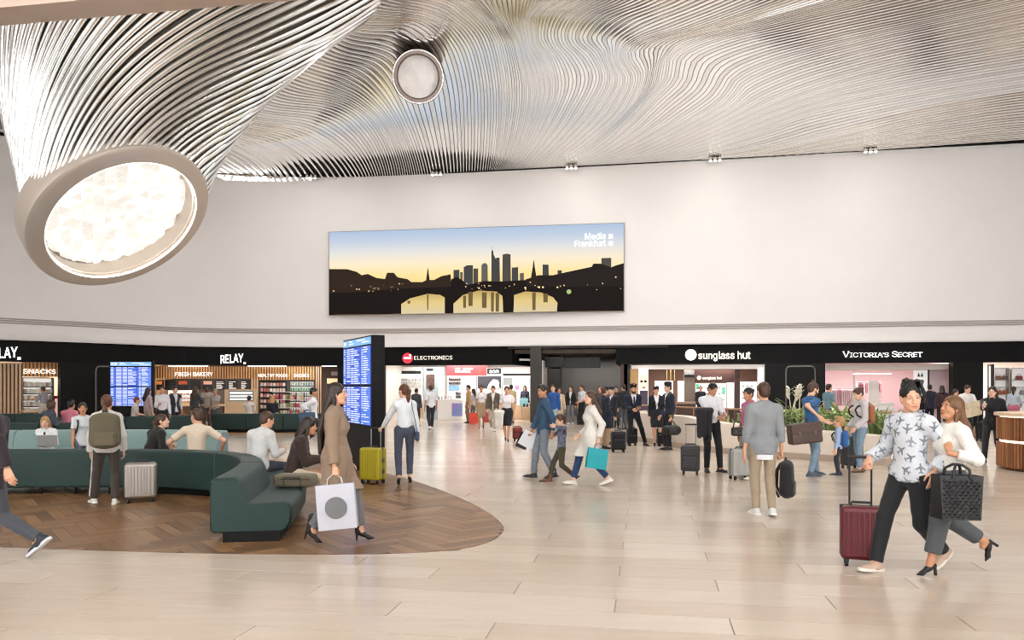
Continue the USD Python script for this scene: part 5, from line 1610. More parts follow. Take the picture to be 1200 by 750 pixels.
# ---- lingerie shop
H = Shop(967, 1117)
pink = C('#e6cdd1', .6)
H.shell('wall_lingerie_shop', 5.5, [C('#e0c3c8', .6), C('#e8d3d6', .6), white_in])
H.lamp('lingerie_lamp_a', H.len * .25, 2.4, 2.4, 2.4, 5.5); H.lamp('lingerie_lamp_b', H.len * .75, 2.4, 2.4, 2.4, 5.5)
t = thing('lit_bulkhead', 'pale lit ceiling bulkhead inside the lingerie shop', 'bulkhead'); part(t, 'bulkhead_board', H.bx(968, 1116, 426.5, 433.2, .6, 2.0), C('#efe4dc', .5))
t = thing('glass_divider', 'slim white frame between the two pink halves of the lingerie shop', 'frame'); part(t, 'frame_post', H.bx(1000, 1001.6, 433, None, 1.6, 1.7), white_in); part(t, 'frame_rail', H.bx(1000, 1045, 437.5, 438.8, 1.6, 1.7), M('strip_glow'))
t = thing('lingerie_poster', 'tall white poster with a small grey garment print in a dark frame', 'poster')
part(t, 'poster_board', H.bx(1071, 1087.5, 433.5, 478, 1.2, 1.26), M('poster_white', (.9, .89, .89), .5, emit=.35, ecol=(1, .99, .98))); part(t, 'frame_edge', H.bx(1087.5, 1089.3, 433, 478, 1.15, 1.3), C('#3a3434', .5)); part(t, 'frame_edge', H.bx(1071, 1087.5, 432.5, 433.6, 1.15, 1.3), C('#3a3434', .5))
for x in (1076.5, 1080.5): part(t, 'printed_shape', tf(tf(ext(Polygon([(-.06, 0), (.06, 0), (0, .2)]), .01), rx(90)), H.R, H.p(x, 441.5, 1.18)), C('#4a4446', .6))
part(t, 'printed_shape', tf(tf(ext(Polygon([(-.16, .1), (-.08, .18), (0, .12), (.08, .18), (.16, .1), (.1, -.12), (0, -.2), (-.1, -.12)]), .01), rx(90)), H.R, H.p(1078.5, 449.0, 1.18)), C('#6a6466', .6))
part(t, 'printed_shape', tf(tf(ext(Polygon([(-.14, .08), (.14, .08), (.04, -.1), (-.04, -.1)]), .01), rx(90)), H.R, H.p(1078.5, 459, 1.18)), C('#7a7476', .6))
for k_, (x0, x1, yr, v, cols, nm) in enumerate(((974, 999, 455, 2.4, ['#e3b9c4', '#d9a3b2', '#edd6da', '#c98ba0', '#e8c9d0'], 'long pink garment on the left clothes rail'), (1003, 1032, 448, 3.2, ['#c9909e', '#e0b6bd', '#b5727f', '#e9d2d2', '#8a4a54'], 'short pink garment on the back clothes rail'))):
    r = thing('clothes_rail', ['white clothes rail at the left of the lingerie shop', 'white clothes rail at the back of the lingerie shop'][k_], 'rail')
    q0, q1 = H.p(x0, yr, v), H.p(x1, yr, v)
    part(r, 'rail_bar', tube([q0, q1], .02, 6), steel)
    for q in (q0, q1): part(r, 'rail_leg', tube([q, q * [1, 1, 0]], .02, 6), steel)
    n = 11
    for i in range(n):
        xx = x0 + 1 + (x1 - x0 - 2) * i / (n - 1)
        c = H.p(xx, yr, v); L = (.85 if k_ == 0 else .5) * (.85 + .3 * rnd.random())
        prof = np.array([[(dx * w_, dy * w_ * 3, -z) for dx, dy in ((-.03, -.05), (.03, -.05), (.035, .0), (.03, .05), (-.03, .05), (-.035, 0))] for z, w_ in ((.03, .3), (.09, 1.0), (.25, .9), (L, 1.15 + .2 * rnd.random()))])
        m = loft(prof, caps=True)
        single('garment', tf((m[0], m[1][:, ::-1]), H.R, c), cloth(cols[rnd.randrange(len(cols))]), nm, 'garment', ['garments on the left rail', 'garments on the back rail'][k_], smooth=30)
t = thing('display_table', 'white stepped display table in the lingerie shop', 'table')
for i, (y, x0, x1) in enumerate(((486, 1022, 1052), (479, 1025, 1050), (472, 1028, 1048))): part(t, 'table_tier', H.bx(x0, x1, y, y + 2.5, .4 + .25 * i, 1.4, .01), white_in)
part(t, 'table_base', H.bx(1028, 1047, 474, None, .95, 1.35), white_in)
t = thing('mannequin_panel', 'tall plain white display board beside the clothes', 'board'); part(t, 'board_panel', H.bx(1018, 1030, 446.5, None, 1.9, 2.0), white_in)
part(thing('pink_wall', 'plain pale pink wall panel right of the garment poster', 'wall panel'), 'panel', H.bx(1089.5, 1112, 433, None, 1.3, 1.4), C('#e6d0d6', .6))
tr_ = thing('wood_stand', 'low orange wood stand behind the couple', 'stand'); part(tr_, 'stand_body', H.bx(1062, 1078, 500, None, -4.2, -3.4, .02), C('#b98558', .5)); part(tr_, 'stand_top', H.bx(1061, 1079, 498.3, 500.2, -4.25, -3.35, .01), pale_wood)

# ---- bag shop at far right
Q = Shop(1152, 1330)
Q.shell('wall_bag_shop', 4.5, [C('#e3dcd6', .6), C('#d8cdc6', .6), C('#e8c9b0', .5)])
Q.lamp('bag_shop_lamp', Q.len * .35, 2.0, 3.5, 2.0, 13.5)
t = thing('entrance_post', 'dark post with a slim light line at the bag shop entrance', 'post'); part(t, 'post_body', Q.bx(1161.5, 1165, 427, None, .2, .6), C('#15120f', .4)); part(t, 'light_line', Q.bx(1159.5, 1161.3, 429, None, .25, .3), M('warm_line', (1, .8, .6), .5, emit=1.2, ecol=(1, .82, .66)))
for i, (x0, x1) in enumerate(((1166, 1183.5), (1185.5, 1206))):
    shelf_unit(Q, ['left white bag shelf with glass boards', 'right white bag shelf with glass boards'][i], x0, x1, [445, 453.5, 462, 470.5], 431.5, 1.2, .4, C('#9a948e', .4), M('bag_back', (.85, .83, .82), .5, emit=.25, ecol=(1, .97, .95)))
k_ = 0
for x, y, c, nm in ((1169.5, 445, '#8a5a44', 'brown handbag on the top left shelf'), (1178, 445, '#6a5048', 'dark brown handbag on the top shelf beside the brown one'), (1170, 462, '#a9552f', 'rust handbag on a lower left shelf'), (1178.5, 462, '#b0623a', 'orange brown handbag on a lower left shelf'), (1194, 445, '#7a3038', 'dark red handbag on the top right shelf'), (1199, 462, '#8a8a94', 'grey handbag on the right shelf')):
    q = Q.p(x, y, 1.4); k = q[1] / FPX
    b_ = thing('handbag', nm, 'handbag', q, Q.ang)
    part(b_, 'bag_body', hull([(sx * w_ * k, sy * 1.2 * k, z * k) for sx in (-1, 1) for sy in (-1, 1) for w_, z in ((3.6, 0), (3.9, 1.0), (2.9, 4.6))]), C(c, .45))
    part(b_, 'bag_handle', tube([(-1.8 * k, 0, 4.5 * k), (-1.3 * k, 0, 6.4 * k), (1.3 * k, 0, 6.4 * k), (1.8 * k, 0, 4.5 * k)], .28 * k, 6), C(c, .45), 30)
# ================================================================== SKYLINE PICTURE
pL, pR = wp(387, .10), wp(731, .10)
BL = np.linalg.norm(pR - pL); BH = 4.06; BZ = 5.22
bang = math.degrees(math.atan2(*(pR - pL)[::-1]))
bd = thing('billboard', 'wide city skyline picture at dusk hung on the white wall', 'billboard', (*pL, BZ), bang)


def bxy(X, Y):
    u = (X - 22) / 1146 * BL
    yb = 400 - 18 * (X - 22) / 1146; yt = 85 - 43 * (X - 22) / 1146
    return u, (yb - Y) / (yb - yt) * BH


def bpoly(pts): return Polygon([bxy(*p) for p in pts]).buffer(0)


_layer = [0]


def bput(name, pts, mat, lay, clip=True):
    P = bpoly(pts) if isinstance(pts, list) else pts
    P = P.intersection(sbox(0, 0, BL, BH))
    if P.is_empty: return
    for g in getattr(P, 'geoms', [P]):
        if g.geom_type == 'Polygon' and g.area > 1e-4: part(bd, name, tf(ext(g, .006), rx(90), (0, -.05 - .006 * lay, 0)), mat)


def screen(name, color, e=.55):
    e *= 1.35

    return M('pic_' + name, (.005, .005, .005), .9, spec=.05, emit=e, ecol=color)


def ramp_mat(name, z0, z1, ramp, e=.98, noise=None):
    nodes = {'t': ('texture_coordinate', {}), 's': ('separate_xyz', {}), 'm': ('map_range', {'from_min': z0, 'from_max': z1, 'clamp': True}), 'r': ('rgb_ramp', {'ramp': ramp}), 'p': ('principled_bsdf', {'base_color': (.01, .01, .01), 'roughness': .9, 'specular_ior_level': .05, 'emission_strength': e})}
    links = [('t.object', 's.vector'), ('s.z', 'm.value'), ('m.result', 'r.fac'), ('r.color', 'p.emission_color')]
    return usdkit.material(stage, '/World/Looks/' + name, nodes, links, surface='p.BSDF')


sky_m = ramp_mat('pic_sky', 1.3, BH, [(0, hx('#f2cf86')), (.22, hx('#f6dc9c')), (.42, hx('#f3e2c4')), (.62, hx('#dcdad6')), (.82, hx('#bcc8d8')), (1, hx('#a9bcd6'))])
water_m = ramp_mat('pic_water', 0, 1.1, [(0, hx('#e9d7b0')), (.5, hx('#efd48c')), (1, hx('#c9a662'))], .8)
part(bd, 'frame', box((-.03, -.04, -.03), (BL + .03, .06, BH + .03)), C('#8a8782', .4))
bput('sky', sbox(0, 0, BL, BH), sky_m, 0)
dk = screen('dark', hx('#1d1714'), .6); dk2 = screen('dark_brown', hx('#35281f'), .6); gb = screen('tower', hx('#4c4a4b'), .6); gb2 = screen('tower_pale', hx('#6b6660'), .6); gb3 = screen('tower_warm', hx('#57504a'), .6)
bput('right_trees', [(800, 300), (800, 262), (850, 245), (905, 245), (960, 232), (1050, 212), (1056, 200), (1085, 200), (1122, 214), (1140, 206), (1168, 198), (1168, 300)], screen('trees', hx('#28221f'), .6), 2)
for pts, m in (([(522, 290), (522, 226), (545, 225), (545, 290)], gb), ([(548, 290), (548, 234), (558, 234), (558, 290)], gb2), ([(562, 290), (562, 215), (575, 208), (598, 208), (598, 290)], gb), ([(600, 290), (600, 220), (618, 220), (618, 290)], gb3), ([(631, 290), (631, 208), (638, 200), (648, 199), (655, 207), (656, 290)], gb2),
               ([(670, 290), (670, 152), (676, 150), (678, 166), (686, 182), (690, 178), (701, 178), (703, 290)], gb), ([(672.3, 152), (673, 128), (674, 152)], gb), ([(712, 290), (713, 166), (728, 162), (743, 165), (745, 290)], gb3), ([(748, 290), (748, 216), (772, 214), (773, 290)], gb), ([(779, 290), (779, 238), (794, 236), (795, 290)], gb2),
               ([(866, 262), (866, 204), (888, 204), (889, 262)], gb), ([(1086, 215), (1086, 178), (1122, 177), (1122, 215)], gb3), ([(922, 250), (922, 226), (938, 226), (938, 250)], gb)):
    bput('tower_print', pts, m, 1)
bput('cathedral_print', [(820, 285), (822, 252), (828, 215), (832, 183), (836, 215), (842, 250), (846, 285)], dk2, 2)
bput('left_houses', [(22, 330), (22, 225), (95, 225), (135, 235), (155, 248), (180, 243), (215, 258), (250, 262), (258, 238), (285, 238), (300, 255), (340, 262), (355, 273), (400, 273), (414, 266), (421, 216), (428, 265), (445, 265), (475, 250), (510, 243), (517, 300)], dk2, 2)
bput('riverside_trees', [(512, 300), (514, 262), (535, 252), (560, 268), (575, 285), (640, 268), (700, 270), (800, 264), (806, 300)], dk, 3)
bput('river_bank', [(22, 400), (22, 318), (200, 308), (330, 298), (500, 291), (760, 291), (1168, 288), (1168, 384)], dk, 4)
for pts in ([(315, 396), (315, 358), (350, 336), (420, 318), (470, 322), (488, 332), (488, 393)], [(522, 392), (522, 356), (560, 322), (620, 305), (690, 309), (713, 326), (715, 389)], [(755, 388), (757, 322), (800, 308), (860, 312), (905, 330), (922, 352), (920, 385)]):
    bput('river_water', pts, water_m, 5)
for x0, x1, y0, y1 in ((418, 424, 320, 380), (560, 572, 325, 372), (580, 598, 310, 365), (633, 652, 312, 372), (668, 680, 312, 386), (686, 700, 314, 386), (826, 840, 312, 380), (868, 886, 316, 350), (340, 352, 345, 356)):
    bput('water_shadow', [(x0, y0), (x1, y0), (x1 - 1, y1), (x0 + 1, y1)], screen('water_shadow', hx('#7d6a45'), .55), 6)
lamp_dot = screen('street_light', hx('#ffd9a0'), .9)
r3 = random.Random(3)
for i in range(46):
    X = r3.choice([r3.uniform(30, 330), r3.uniform(560, 790), r3.uniform(800, 1160)]); Y = r3.uniform(276, 302) + (10 if X < 300 else 0) + (0 if X < 800 else r3.uniform(-8, 6))
    u, v = bxy(X, Y); r = r3.uniform(.012, .032)
    bput('street_light', Point(u, v).buffer(r, quad_segs=2), lamp_dot, 7)
for X, Y, r in ((622, 296, .04), (800, 294, .045), (853, 292, .045), (867, 292, .045), (922, 292, .04), (1139, 252, .035)): bput('street_light', Point(*bxy(X, Y)).buffer(r, quad_segs=4), lamp_dot, 7)
bput('green_glow', Point(*bxy(965, 309)).buffer(.11, quad_segs=5), screen('green_glow', hx('#b9d08a'), .6), 7)
whp = screen('letters', (1, 1, 1), 1.0)
for s_, X, Y, hh in (('Media', 1063, 93, .27), ('Frankfurt', 1044, 121, .27)):
    u, v = bxy(X, Y); lettering(bd, s_, hh, whp, np.array([u, -.07, v]), np.eye(3), .01, True, .93)
for Y in (94, 121.5): u, v = bxy(1120, Y); part(bd, 'square_mark', bxc((u, -.075, v), (.20, .01, .20)), whp)

# ================================================================== DEPARTURE SCREENS
blue = M('screen_blue', (.01, .01, .03), .25, emit=.85, ecol=hx('#2a54d8')); bluel = M('screen_pale', (.02, .03, .05), .25, emit=.9, ecol=hx('#5a86ea'))
sw_ = M('screen_white', (.1, .1, .1), .3, emit=1.0, ecol=hx('#dfe6ff')); hdr = M('screen_header', (.05, .08, .1), .3, emit=.9, ecol=hx('#7fb7e6'))


def departures(label, loc, rot, w, d, h, panels, hz, fw):
    """front face at local y=0 spanning x 0..w"""
    t = thing('departures_pylon', label, 'screen', loc, rot)
    part(t, 'housing', box((0, 0, 0), (w, d, h), .012), C('#0b0a0a', .5, spec=.2))
    part(t, 'header_screen', box((.06, -.012, hz[0]), (w - .06, 0, hz[1])), hdr)
    q = (hz[1] - hz[0])
    for i in range(2): part(t, 'header_icon', box((.10 + i * q * .75, -.016, hz[0] + q * .25), (.10 + i * q * .75 + q * .6, -.012, hz[1] - q * .2)), sw_)
    for a, b_, c in ((.25, .36, .62), (.25, .40, .28), (.52, .80, .62), (.70, .92, .28)): part(t, 'header_text', box((w * a, -.016, hz[0] + q * c), (w * b_, -.012, hz[0] + q * (c + .2))), sw_)
    rr = random.Random(int(w * 1000))
    for z0, z1 in panels:
        part(t, 'flight_screen', box((.06, -.012, z0), (w - .06, 0, z1)), blue)
        n = 17; rows, pale = [], []
        for i in range(n):
            za = z1 - (i + .78) * (z1 - z0) / n; zb = z1 - (i + .30) * (z1 - z0) / n
            for a, b_ in ((.05, .11), (.17, .29), (.32, .42), (.44, .44 + rr.uniform(.08, .2)), (.69, .73), (.75, .75 + rr.uniform(.08, .2))):
                if rr.random() < .9: rows.append(box((w * a, -.016, za), (w * b_, -.0125, zb)))
            if i % 2: pale.append(box((.07, -.0128, z1 - (i + 1) * (z1 - z0) / n), (w * .62, -.0115, z1 - i * (z1 - z0) / n)))
            pale.append(box((w * .66, -.0128, z1 - (i + .92) * (z1 - z0) / n), (w - .07, -.0115, z1 - (i + .08) * (z1 - z0) / n)))
        part(t, 'row_band', cat(pale), bluel, kind='stuff'); part(t, 'flight_text', cat(rows), sw_, kind='stuff')
    return t


c0, c1 = np.array([-3.67, 16.7]), np.array([-2.70, 14.8])
fdir = c1 - c0
departures('tall black departures pylon with blue flight lists beside the yellow suitcase', (c0[0], c0[1], 0), math.degrees(math.atan2(fdir[1], fdir[0])), float(np.linalg.norm(fdir)), .26, 2.70, [(1.745, 2.50), (.945, 1.70)], (2.53, 2.67), 0)
q = at(127.5, 453, 30.6)
departures('far blue departures screen on the black wall behind the seats at left', (q[0], q[1], 0), -18 + 22, 1.70, .25, 2.72, [(1.72, 2.48), (.93, 1.68)], (2.52, 2.68), 0)

# ================================================================== SOFAS
sofa_d = M('sofa_green', hx('#14322f'), .6, noise=.08, nscale=30, bump=.3, bscale=160, sheen=.03)
sofa_l = M('sofa_pale_teal', hx('#809a98'), .7, noise=.06, nscale=30, bump=.3, bscale=160, sheen=.15)


def smooth_path(pts, n=60):
    p = np.array(pts, float); s = np.r_[0, np.cumsum(np.linalg.norm(np.diff(p, axis=0), axis=1))]
    return CubicSpline(s, p)(np.linspace(0, s[-1], n)), s[-1]


def sofa(label, pts, mat, modules, legs=True, plinth=True, hback=.70, depth=.86, group=None, n=72):
    """pts: line of the back face, seat on the left of the walking direction"""
    t = thing('curved_sofa', label, 'sofa', group=group)
    P, L = smooth_path(pts, n)
    T = np.gradient(P, axis=0); T /= np.linalg.norm(T, axis=1, keepdims=True); N = np.stack([-T[:, 1], T[:, 0]], 1)
    r = .05
    prof = [(0, .10 + r), (r * .3, .10 + r * .3), (r, .10), (depth - .09, .10), (depth - .04, .13), (depth, .20), (depth + .01, .36), (depth - .02, .41), (depth - .07, .43), (.44, .415), (.40, .43), (.33, hback - .08), (.30, hback - .025), (.26, hback), (.05, hback), (.015, hback - .015), (0, hback - .05)]
    idx = np.linspace(0, n - 1, modules + 1).round().astype(int)
    for a, b_ in zip(idx[:-1], idx[1:]):
        g = .004
        ks = np.linspace(a, b_, max(4, b_ - a + 1))
        Pk = np.stack([np.interp(ks, np.arange(n), P[:, i]) for i in (0, 1)], 1); Nk = np.stack([np.interp(ks, np.arange(n), N[:, i]) for i in (0, 1)], 1); Tk = np.stack([np.interp(ks, np.arange(n), T[:, i]) for i in (0, 1)], 1)
        Pk[0] += Tk[0] * g; Pk[-1] -= Tk[-1] * g
        rings = []
        c = np.array([.42, .30])
        def ring(i, sc_, sh=0.0):
            return [(*(Pk[i] + Nk[i] * (c[0] + (o - c[0]) * sc_[0]) + Tk[i] * sh), c[1] + (z - c[1]) * sc_[1]) for o, z in prof]
        rings.append(ring(0, (.95, .92), 0)); rings.append(ring(0, (1, 1), .022))
        for i in range(1, len(ks) - 1): rings.append(ring(i, (1, 1)))
        rings.append(ring(-1, (1, 1), -.022)); rings.append(ring(-1, (.95, .92), 0))
        v, f = loft(np.array(rings), closed=True)
        k = len(prof)
        # end caps by ear clipping
        capv, capf = trimesh.creation.triangulate_polygon(Polygon(prof), engine='earcut')
        key = {tuple(np.round(q, 4)): j for j, q in enumerate(prof)}
        m_ = [key[tuple(np.round(q, 4))] for q in capv]
        cf = np.array(m_)[capf]
        f = np.vstack([f, cf, cf[:, ::-1] + (len(rings) - 1) * k])
        part(t, 'sofa_module', (v, f), mat, 40)
    if plinth:
        rings = [[(*(P[i] + N[i] * o), z) for o, z in ((.14, 0), (depth - .12, 0), (depth - .12, .115), (.14, .115))] for i in range(0 if not legs else int(n * legs), n)]
        part(t, 'plinth', loft(np.array(rings), caps=True), blackm)
    if legs:
        for i in range(1, int(n * legs), max(2, int(n * .055))):
            for o in (.06, depth - .08): part(t, 'leg', cyl((*(P[i] + N[i] * o), 0), (*(P[i] + N[i] * o), .12), .018, 8), blackm)
    return t


sofa('dark green curved sofa in front with its back to the camera', [(-13.5, 11.6), (-10, 11.95), (-7.2, 12.1), (-5.6, 12.05), (-4.7, 11.75), (-4.05, 11.15), (-3.66, 10.3), (-3.45, 9.4), (-3.29, 8.35)], sofa_d, 7, legs=.60)
sofa('pale teal curved sofa facing the camera under the woman with the laptop', [(-5.6, 15.2), (-7.0, 15.45), (-8.6, 15.45), (-10.4, 15.2), (-12.4, 14.6)], sofa_l, 5, legs=0, hback=.84)
sofa('dark green far sofa in front of the bakery counter', [(-11.2, 28.6), (-9.5, 28.3), (-7.6, 28.5), (-5.9, 29.2)], sofa_d, 4, legs=0)
sofa('dark green far sofa behind the standing shoppers at left', [(-15.2, 24.6), (-13.6, 25.1), (-12.0, 25.9), (-10.9, 27.0)], sofa_d, 4, legs=0)
sofa('short dark green far sofa below the left departures screen', [(-18.6, 26.4), (-17.2, 26.0), (-15.9, 26.1)], sofa_d, 3, legs=0, hback=.78)

# ================================================================== PLANTER with plants
fp = np.array([gp(x, y)[:2] for x, y in ((742, 516), (760, 518.5), (792, 524), (825, 528.5), (858, 532), (921, 536.8), (985, 541), (1030, 544.5), (1052, 545.5))])
fpl, _ = smooth_path(fp, 40)
bp = fpl + np.array([1.0, 2.6]) * np.linspace(.55, 1.0, 40)[:, None]
plan = Polygon(np.vstack([fpl, bp[::-1]])).buffer(.25).buffer(-.05)
pl = thing('planter', 'long curved cream planter wall in the middle of the hall at right', 'planter')
ztop = np.interp(np.linspace(0, 1, 40), [0, .36, .5, 1], [.90, .90, .80, .63])
_nr = np.gradient(fpl, axis=0); _nr /= np.linalg.norm(_nr, axis=1, keepdims=True); _nr = np.stack([-_nr[:, 1], _nr[:, 0]], 1)
part(pl, 'planter_wall', loft(np.array([[(*p, .10), (*p, z - .03), (*(p + n_ * .03), z), (*(p + n_ * .16), z), (*(p + n_ * .16), .10)] for p, n_, z in zip(fpl, _nr, ztop)]), caps=True), C('#efe3d6', .5), 30)
part(pl, 'end_wall', hull([(*q, z) for q in (fpl[0], fpl[0] + _nr[0] * .16, bp[0], bp[0] + [.15, 0]) for z in (.1, .9)]), C('#efe3d6', .5))
part(pl, 'end_wall', hull([(*q, z) for q in (fpl[-1], fpl[-1] - [.15, 0], bp[-1], bp[-1] - [.15, 0]) for z in (.1, .63)]), C('#efe3d6', .5))
part(pl, 'plinth_step', ext(plan.buffer(-.08), .14, 0), C('#b9a696', .5), 30)
part(pl, 'soil', ext(plan.buffer(-.34), .05, .52), C('#3a2c20', .9))
part(pl, 'inner_rail', tube([(*(a * .55 + b_ * .45), 1.10) for a, b_ in zip(fpl, bp)], .03, 6), C('#b58a6a', .5), 30)
for i in range(3, 40, 6): part(pl, 'rail_post', cyl((*(fpl[i] * .55 + bp[i] * .45), .75), (*(fpl[i] * .55 + bp[i] * .45), 1.10), .02, 8), C('#b58a6a', .5))
leafm = [M(f'leaf_{i}', hx(c), .5, noise=.2, nscale=12) for i, c in enumerate(('#93aa6a', '#7d9658', '#b3c584', '#c9d49f'))]
whf = C('#e9e0d2', .6)


def leaf(base, az, L, lean, w):
    o = V(math.cos(az), math.sin(az), 0); sd = V(-math.sin(az), math.cos(az), 0)
    n = 6; top, bot = [], []
    for i in range(n):
        t = i / (n - 1); c = base + o * (L * lean * t ** 1.4) + V(0, 0, L * (t - .55 * lean * t ** 2.6))
        ww = w * (math.sin(math.pi * min(.97, t * .8 + .18)) ** .8)
        top.append([c + sd * ww, c + V(0, 0, -.012) - o * .01, c - sd * ww, c + V(0, 0, .006)])
    return loft(np.array(top), closed=True, caps=True)


r4 = random.Random(9)
kinds = ['tall clump of green strap leaves', 'low clump of green strap leaves', 'pale flowering clump of leaves']
spots = [(852, 489, .35, 1), (872, 487, .45, 1), (893, 487, .75, 0), (907, 486, .85, 0), (921, 486, 1.0, 2), (934, 487, 1.05, 2), (947, 489, .8, 0), (962, 487, .85, 0), (977, 487, .95, 0), (990, 487, .9, 0), (1003, 489, .8, 0), (1017, 489, .7, 0), (1031, 489, .75, 0), (1044, 491, .8, 0), (1056, 492, .75, 0), (826, 488, .3, 1), (806, 487, .3, 1)]
names_ = {852: 'behind the woman in pink', 872: 'right of the woman in pink', 893: 'at the left end of the tall plants', 907: 'just left of the pale flowers', 921: 'left of the pair beside the bearded man', 934: 'right of the pair beside the bearded man', 947: 'hidden behind the bearded man', 962: 'right of the bearded man', 977: 'above the small child', 990: 'between the child and the woman with the brown backpack', 1003: 'behind the woman with the brown backpack', 1017: 'right of the woman with the brown backpack', 1031: 'left of the man in the printed sweater', 1044: 'behind the man in the printed sweater', 1056: 'at the right end of the planter', 826: 'behind the man in the white shirt', 806: 'at the left end of the planter'}
for x, y, L, kd in spots:
    k = np.array([(x - 600) / FPX, 1.0])
    # stand it in the middle of the bed on this column
    ts_ = [t for t in np.linspace(14, 26, 240) if plan.buffer(-.3).contains(Point(*(k * t)))]
    if not ts_: continue
    d_ = ts_[int(len(ts_) * (.22 if L > .6 else .15))]; L = L + .1
    c = np.array([k[0] * d_, d_, .57])
    t = thing('leafy_plant', f'{kinds[kd]} {names_[x]}'.replace('clump of green strap leaves', 'green strap leaf clump'), 'plant', c)
    for i in range(18 if L > .6 else 12):
        part(t, 'leaf', leaf(V(r4.uniform(-.22, .22), r4.uniform(-.22, .22), 0), r4.uniform(0, 6.28), L * r4.uniform(.6, 1.1), r4.uniform(.3, .95), .030 + .014 * r4.random()), leafm[r4.randrange(4)], 40)
    if kd == 2:
        for i in range(2):
            a = r4.uniform(0, 6.28); b_ = V(r4.uniform(-.2, .2), r4.uniform(-.2, .2), 0); tp = b_ + V(math.cos(a) * .25, math.sin(a) * .15, L * r4.uniform(.75, .98))
            s_ = part(t, 'flower_stalk', tube([b_, (b_ + tp) / 2 + V(0, 0, .1), tp], [.012, .011, .009], 6), whf, 30)
            for j in range(7): part(s_, 'petal', leaf(tp - V(0, 0, .03 * j), a + j * 2.1, .20, .55, .045), whf, 40)

# ================================================================== WOOD KIOSK at right edge
kc = gp(1172, 558); kw = 14.6
kpoly = Polygon([(0, 0), (5, .6), (5, 3.4), (0, 3.0)])
kx0 = (1172 - 600) / FPX * 14.9 + .62
base = LineString([(kx0 + 1.25, 15.6), (kx0 + 6.0, 15.3)]).buffer(1.25, quad_segs=12)
kk = thing('wood_kiosk', 'round ended wood slat kiosk with a pale top at the right edge', 'kiosk')
part(kk, 'core_body', ext(base.buffer(-.06), 1.10, 0), C('#6b4327', .6), 30)
part(kk, 'counter_top', ext(base.buffer(.07), .06, 1.10), M('kiosk_top', hx('#e3c9ac'), .4, noise=.06, nscale=4), 30)
part(kk, 'light_groove', ext(base.buffer(-.03), .05, .555), M('warm_groove', (1, .85, .68), .5, emit=1.1, ecol=(1, .84, .66)), 30)
part(kk, 'light_groove', ext(base.buffer(-.03), .03, 1.07), M('warm_groove'), 30)
part(kk, 'foot', ext(base.buffer(-.1), .05, 0), blackm)
slk = [M(f'kiosk_slat_{i}', hx(c), .5, noise=.25, nscale=7, stretch=(8, 8, .8)) for i, c in enumerate(('#9a633a', '#87542f', '#a86f45'))]
ring_ = np.array(base.exterior.coords); per_ = base.exterior.length
nsl = int(per_ / .075)
for i in range(nsl):
    p = base.exterior.interpolate(i * per_ / nsl); q = base.exterior.interpolate((i + .1) * per_ / nsl)
    if p.y > 16.3 or p.x > kx0 + 4.5: continue
    a = math.degrees(math.atan2(q.y - p.y, q.x - p.x))
    for z0, z1 in ((.05, .55), (.61, 1.07)):
        part(kk, 'slat', tf(box((-.026, -.03, z0), (.026, .03, z1), .006), rz(a), (p.x, p.y, 0)), slk[r4.randrange(3)])
# ================================================================== PEOPLE
T = lambda col, fit=1.0, hem=1.0: ('trousers', col, fit, hem)
plaid = M('plaid_cloth', hx('#7a7f96'), .85, color2=hx('#3c3a48'), nscale=26.0)
denim = M('denim_cloth', hx('#36536f'), .85, noise=.25, nscale=30)
jeans = M('jeans_blue', hx('#7f97ad'), .85, noise=.18, nscale=18, bump=.4, bscale=200)
jeansg = M('jeans_grey', hx('#7d8793'), .85, noise=.2, nscale=18, bump=.4, bscale=200)

# ---- near figures
person('person in a dark plum jacket and grey jeans striding out at the left edge', -15, 656, h=1.82, face=180, top=('jacket', '#2a1e27', dict(hem=-.15)), under=('shirt', '#30303a'), bottom=T('#474a52', .98),
       shoes=('sneaker', '#232936'), sole='#cfd2d6', hair=('short', 'dark'), hL=(-.24, -.34, .90), hR=(.22, .30, .95), **walk(.86, 'L', lift=40))

w = person('person in a long camel coat carrying a white paper bag with a grey disc', 394, 637, h=1.70, face=2, sex='f', top=('coat', '#8f7864', dict(hem=-.36, off=.022)), bottom=T('#6e6d70', 1.28, .93), shoes=('bootie', '#131113'),
           hair=('verylong', 'dark'), scarf='#434a5a', skin='light', hR=(.25, .03, .84), kR='grip', pR=(-1, .1, 0), hL=(-.2, .1, .90), head=(0, 3, 0), **walk(.50, 'L', lift=14))
shopping_bag('white paper shopping bag with a grey disc held by the camel coat woman', w['R'][0] + [-.02, -.0, -.01], 4, .40, .13, .47, '#bcbcc6', .10, ('disc', '#6f6f72', .115), tilt=-5, handle='#cfcfd4')

m_ = person('person with dreadlocks in a white sweater printed with grey planes', 1066, 667, h=1.79, face=205, top=('sweater', '#d3d7de', dict(hem=-.06, off=.017, slk=1.12)), bottom=T('#15171b', 1.06), shoes=('sneaker', '#c3a894'), sole='#e6ddd0',
            hair=('dreads', 'black'), skin='light', smile=True, head=(56, -7, 6), wR=at(1019, 536, 7.32), kR='grip', dR=(-.15, .75, -.62), pR=(-.3, .1, -1), hL=(-.232, -.03, .93), dL=(.25, .12, -1), kL='flat', **walk(.66, 'R', lift=30))
suitcase('dark red ribbed cabin suitcase rolled by the person in the printed sweater', gp(1009, 662.5), -20, .37, .23, .57, '#5a1420', 1.02, 7, rod='#1a1a1a', rough=.3)
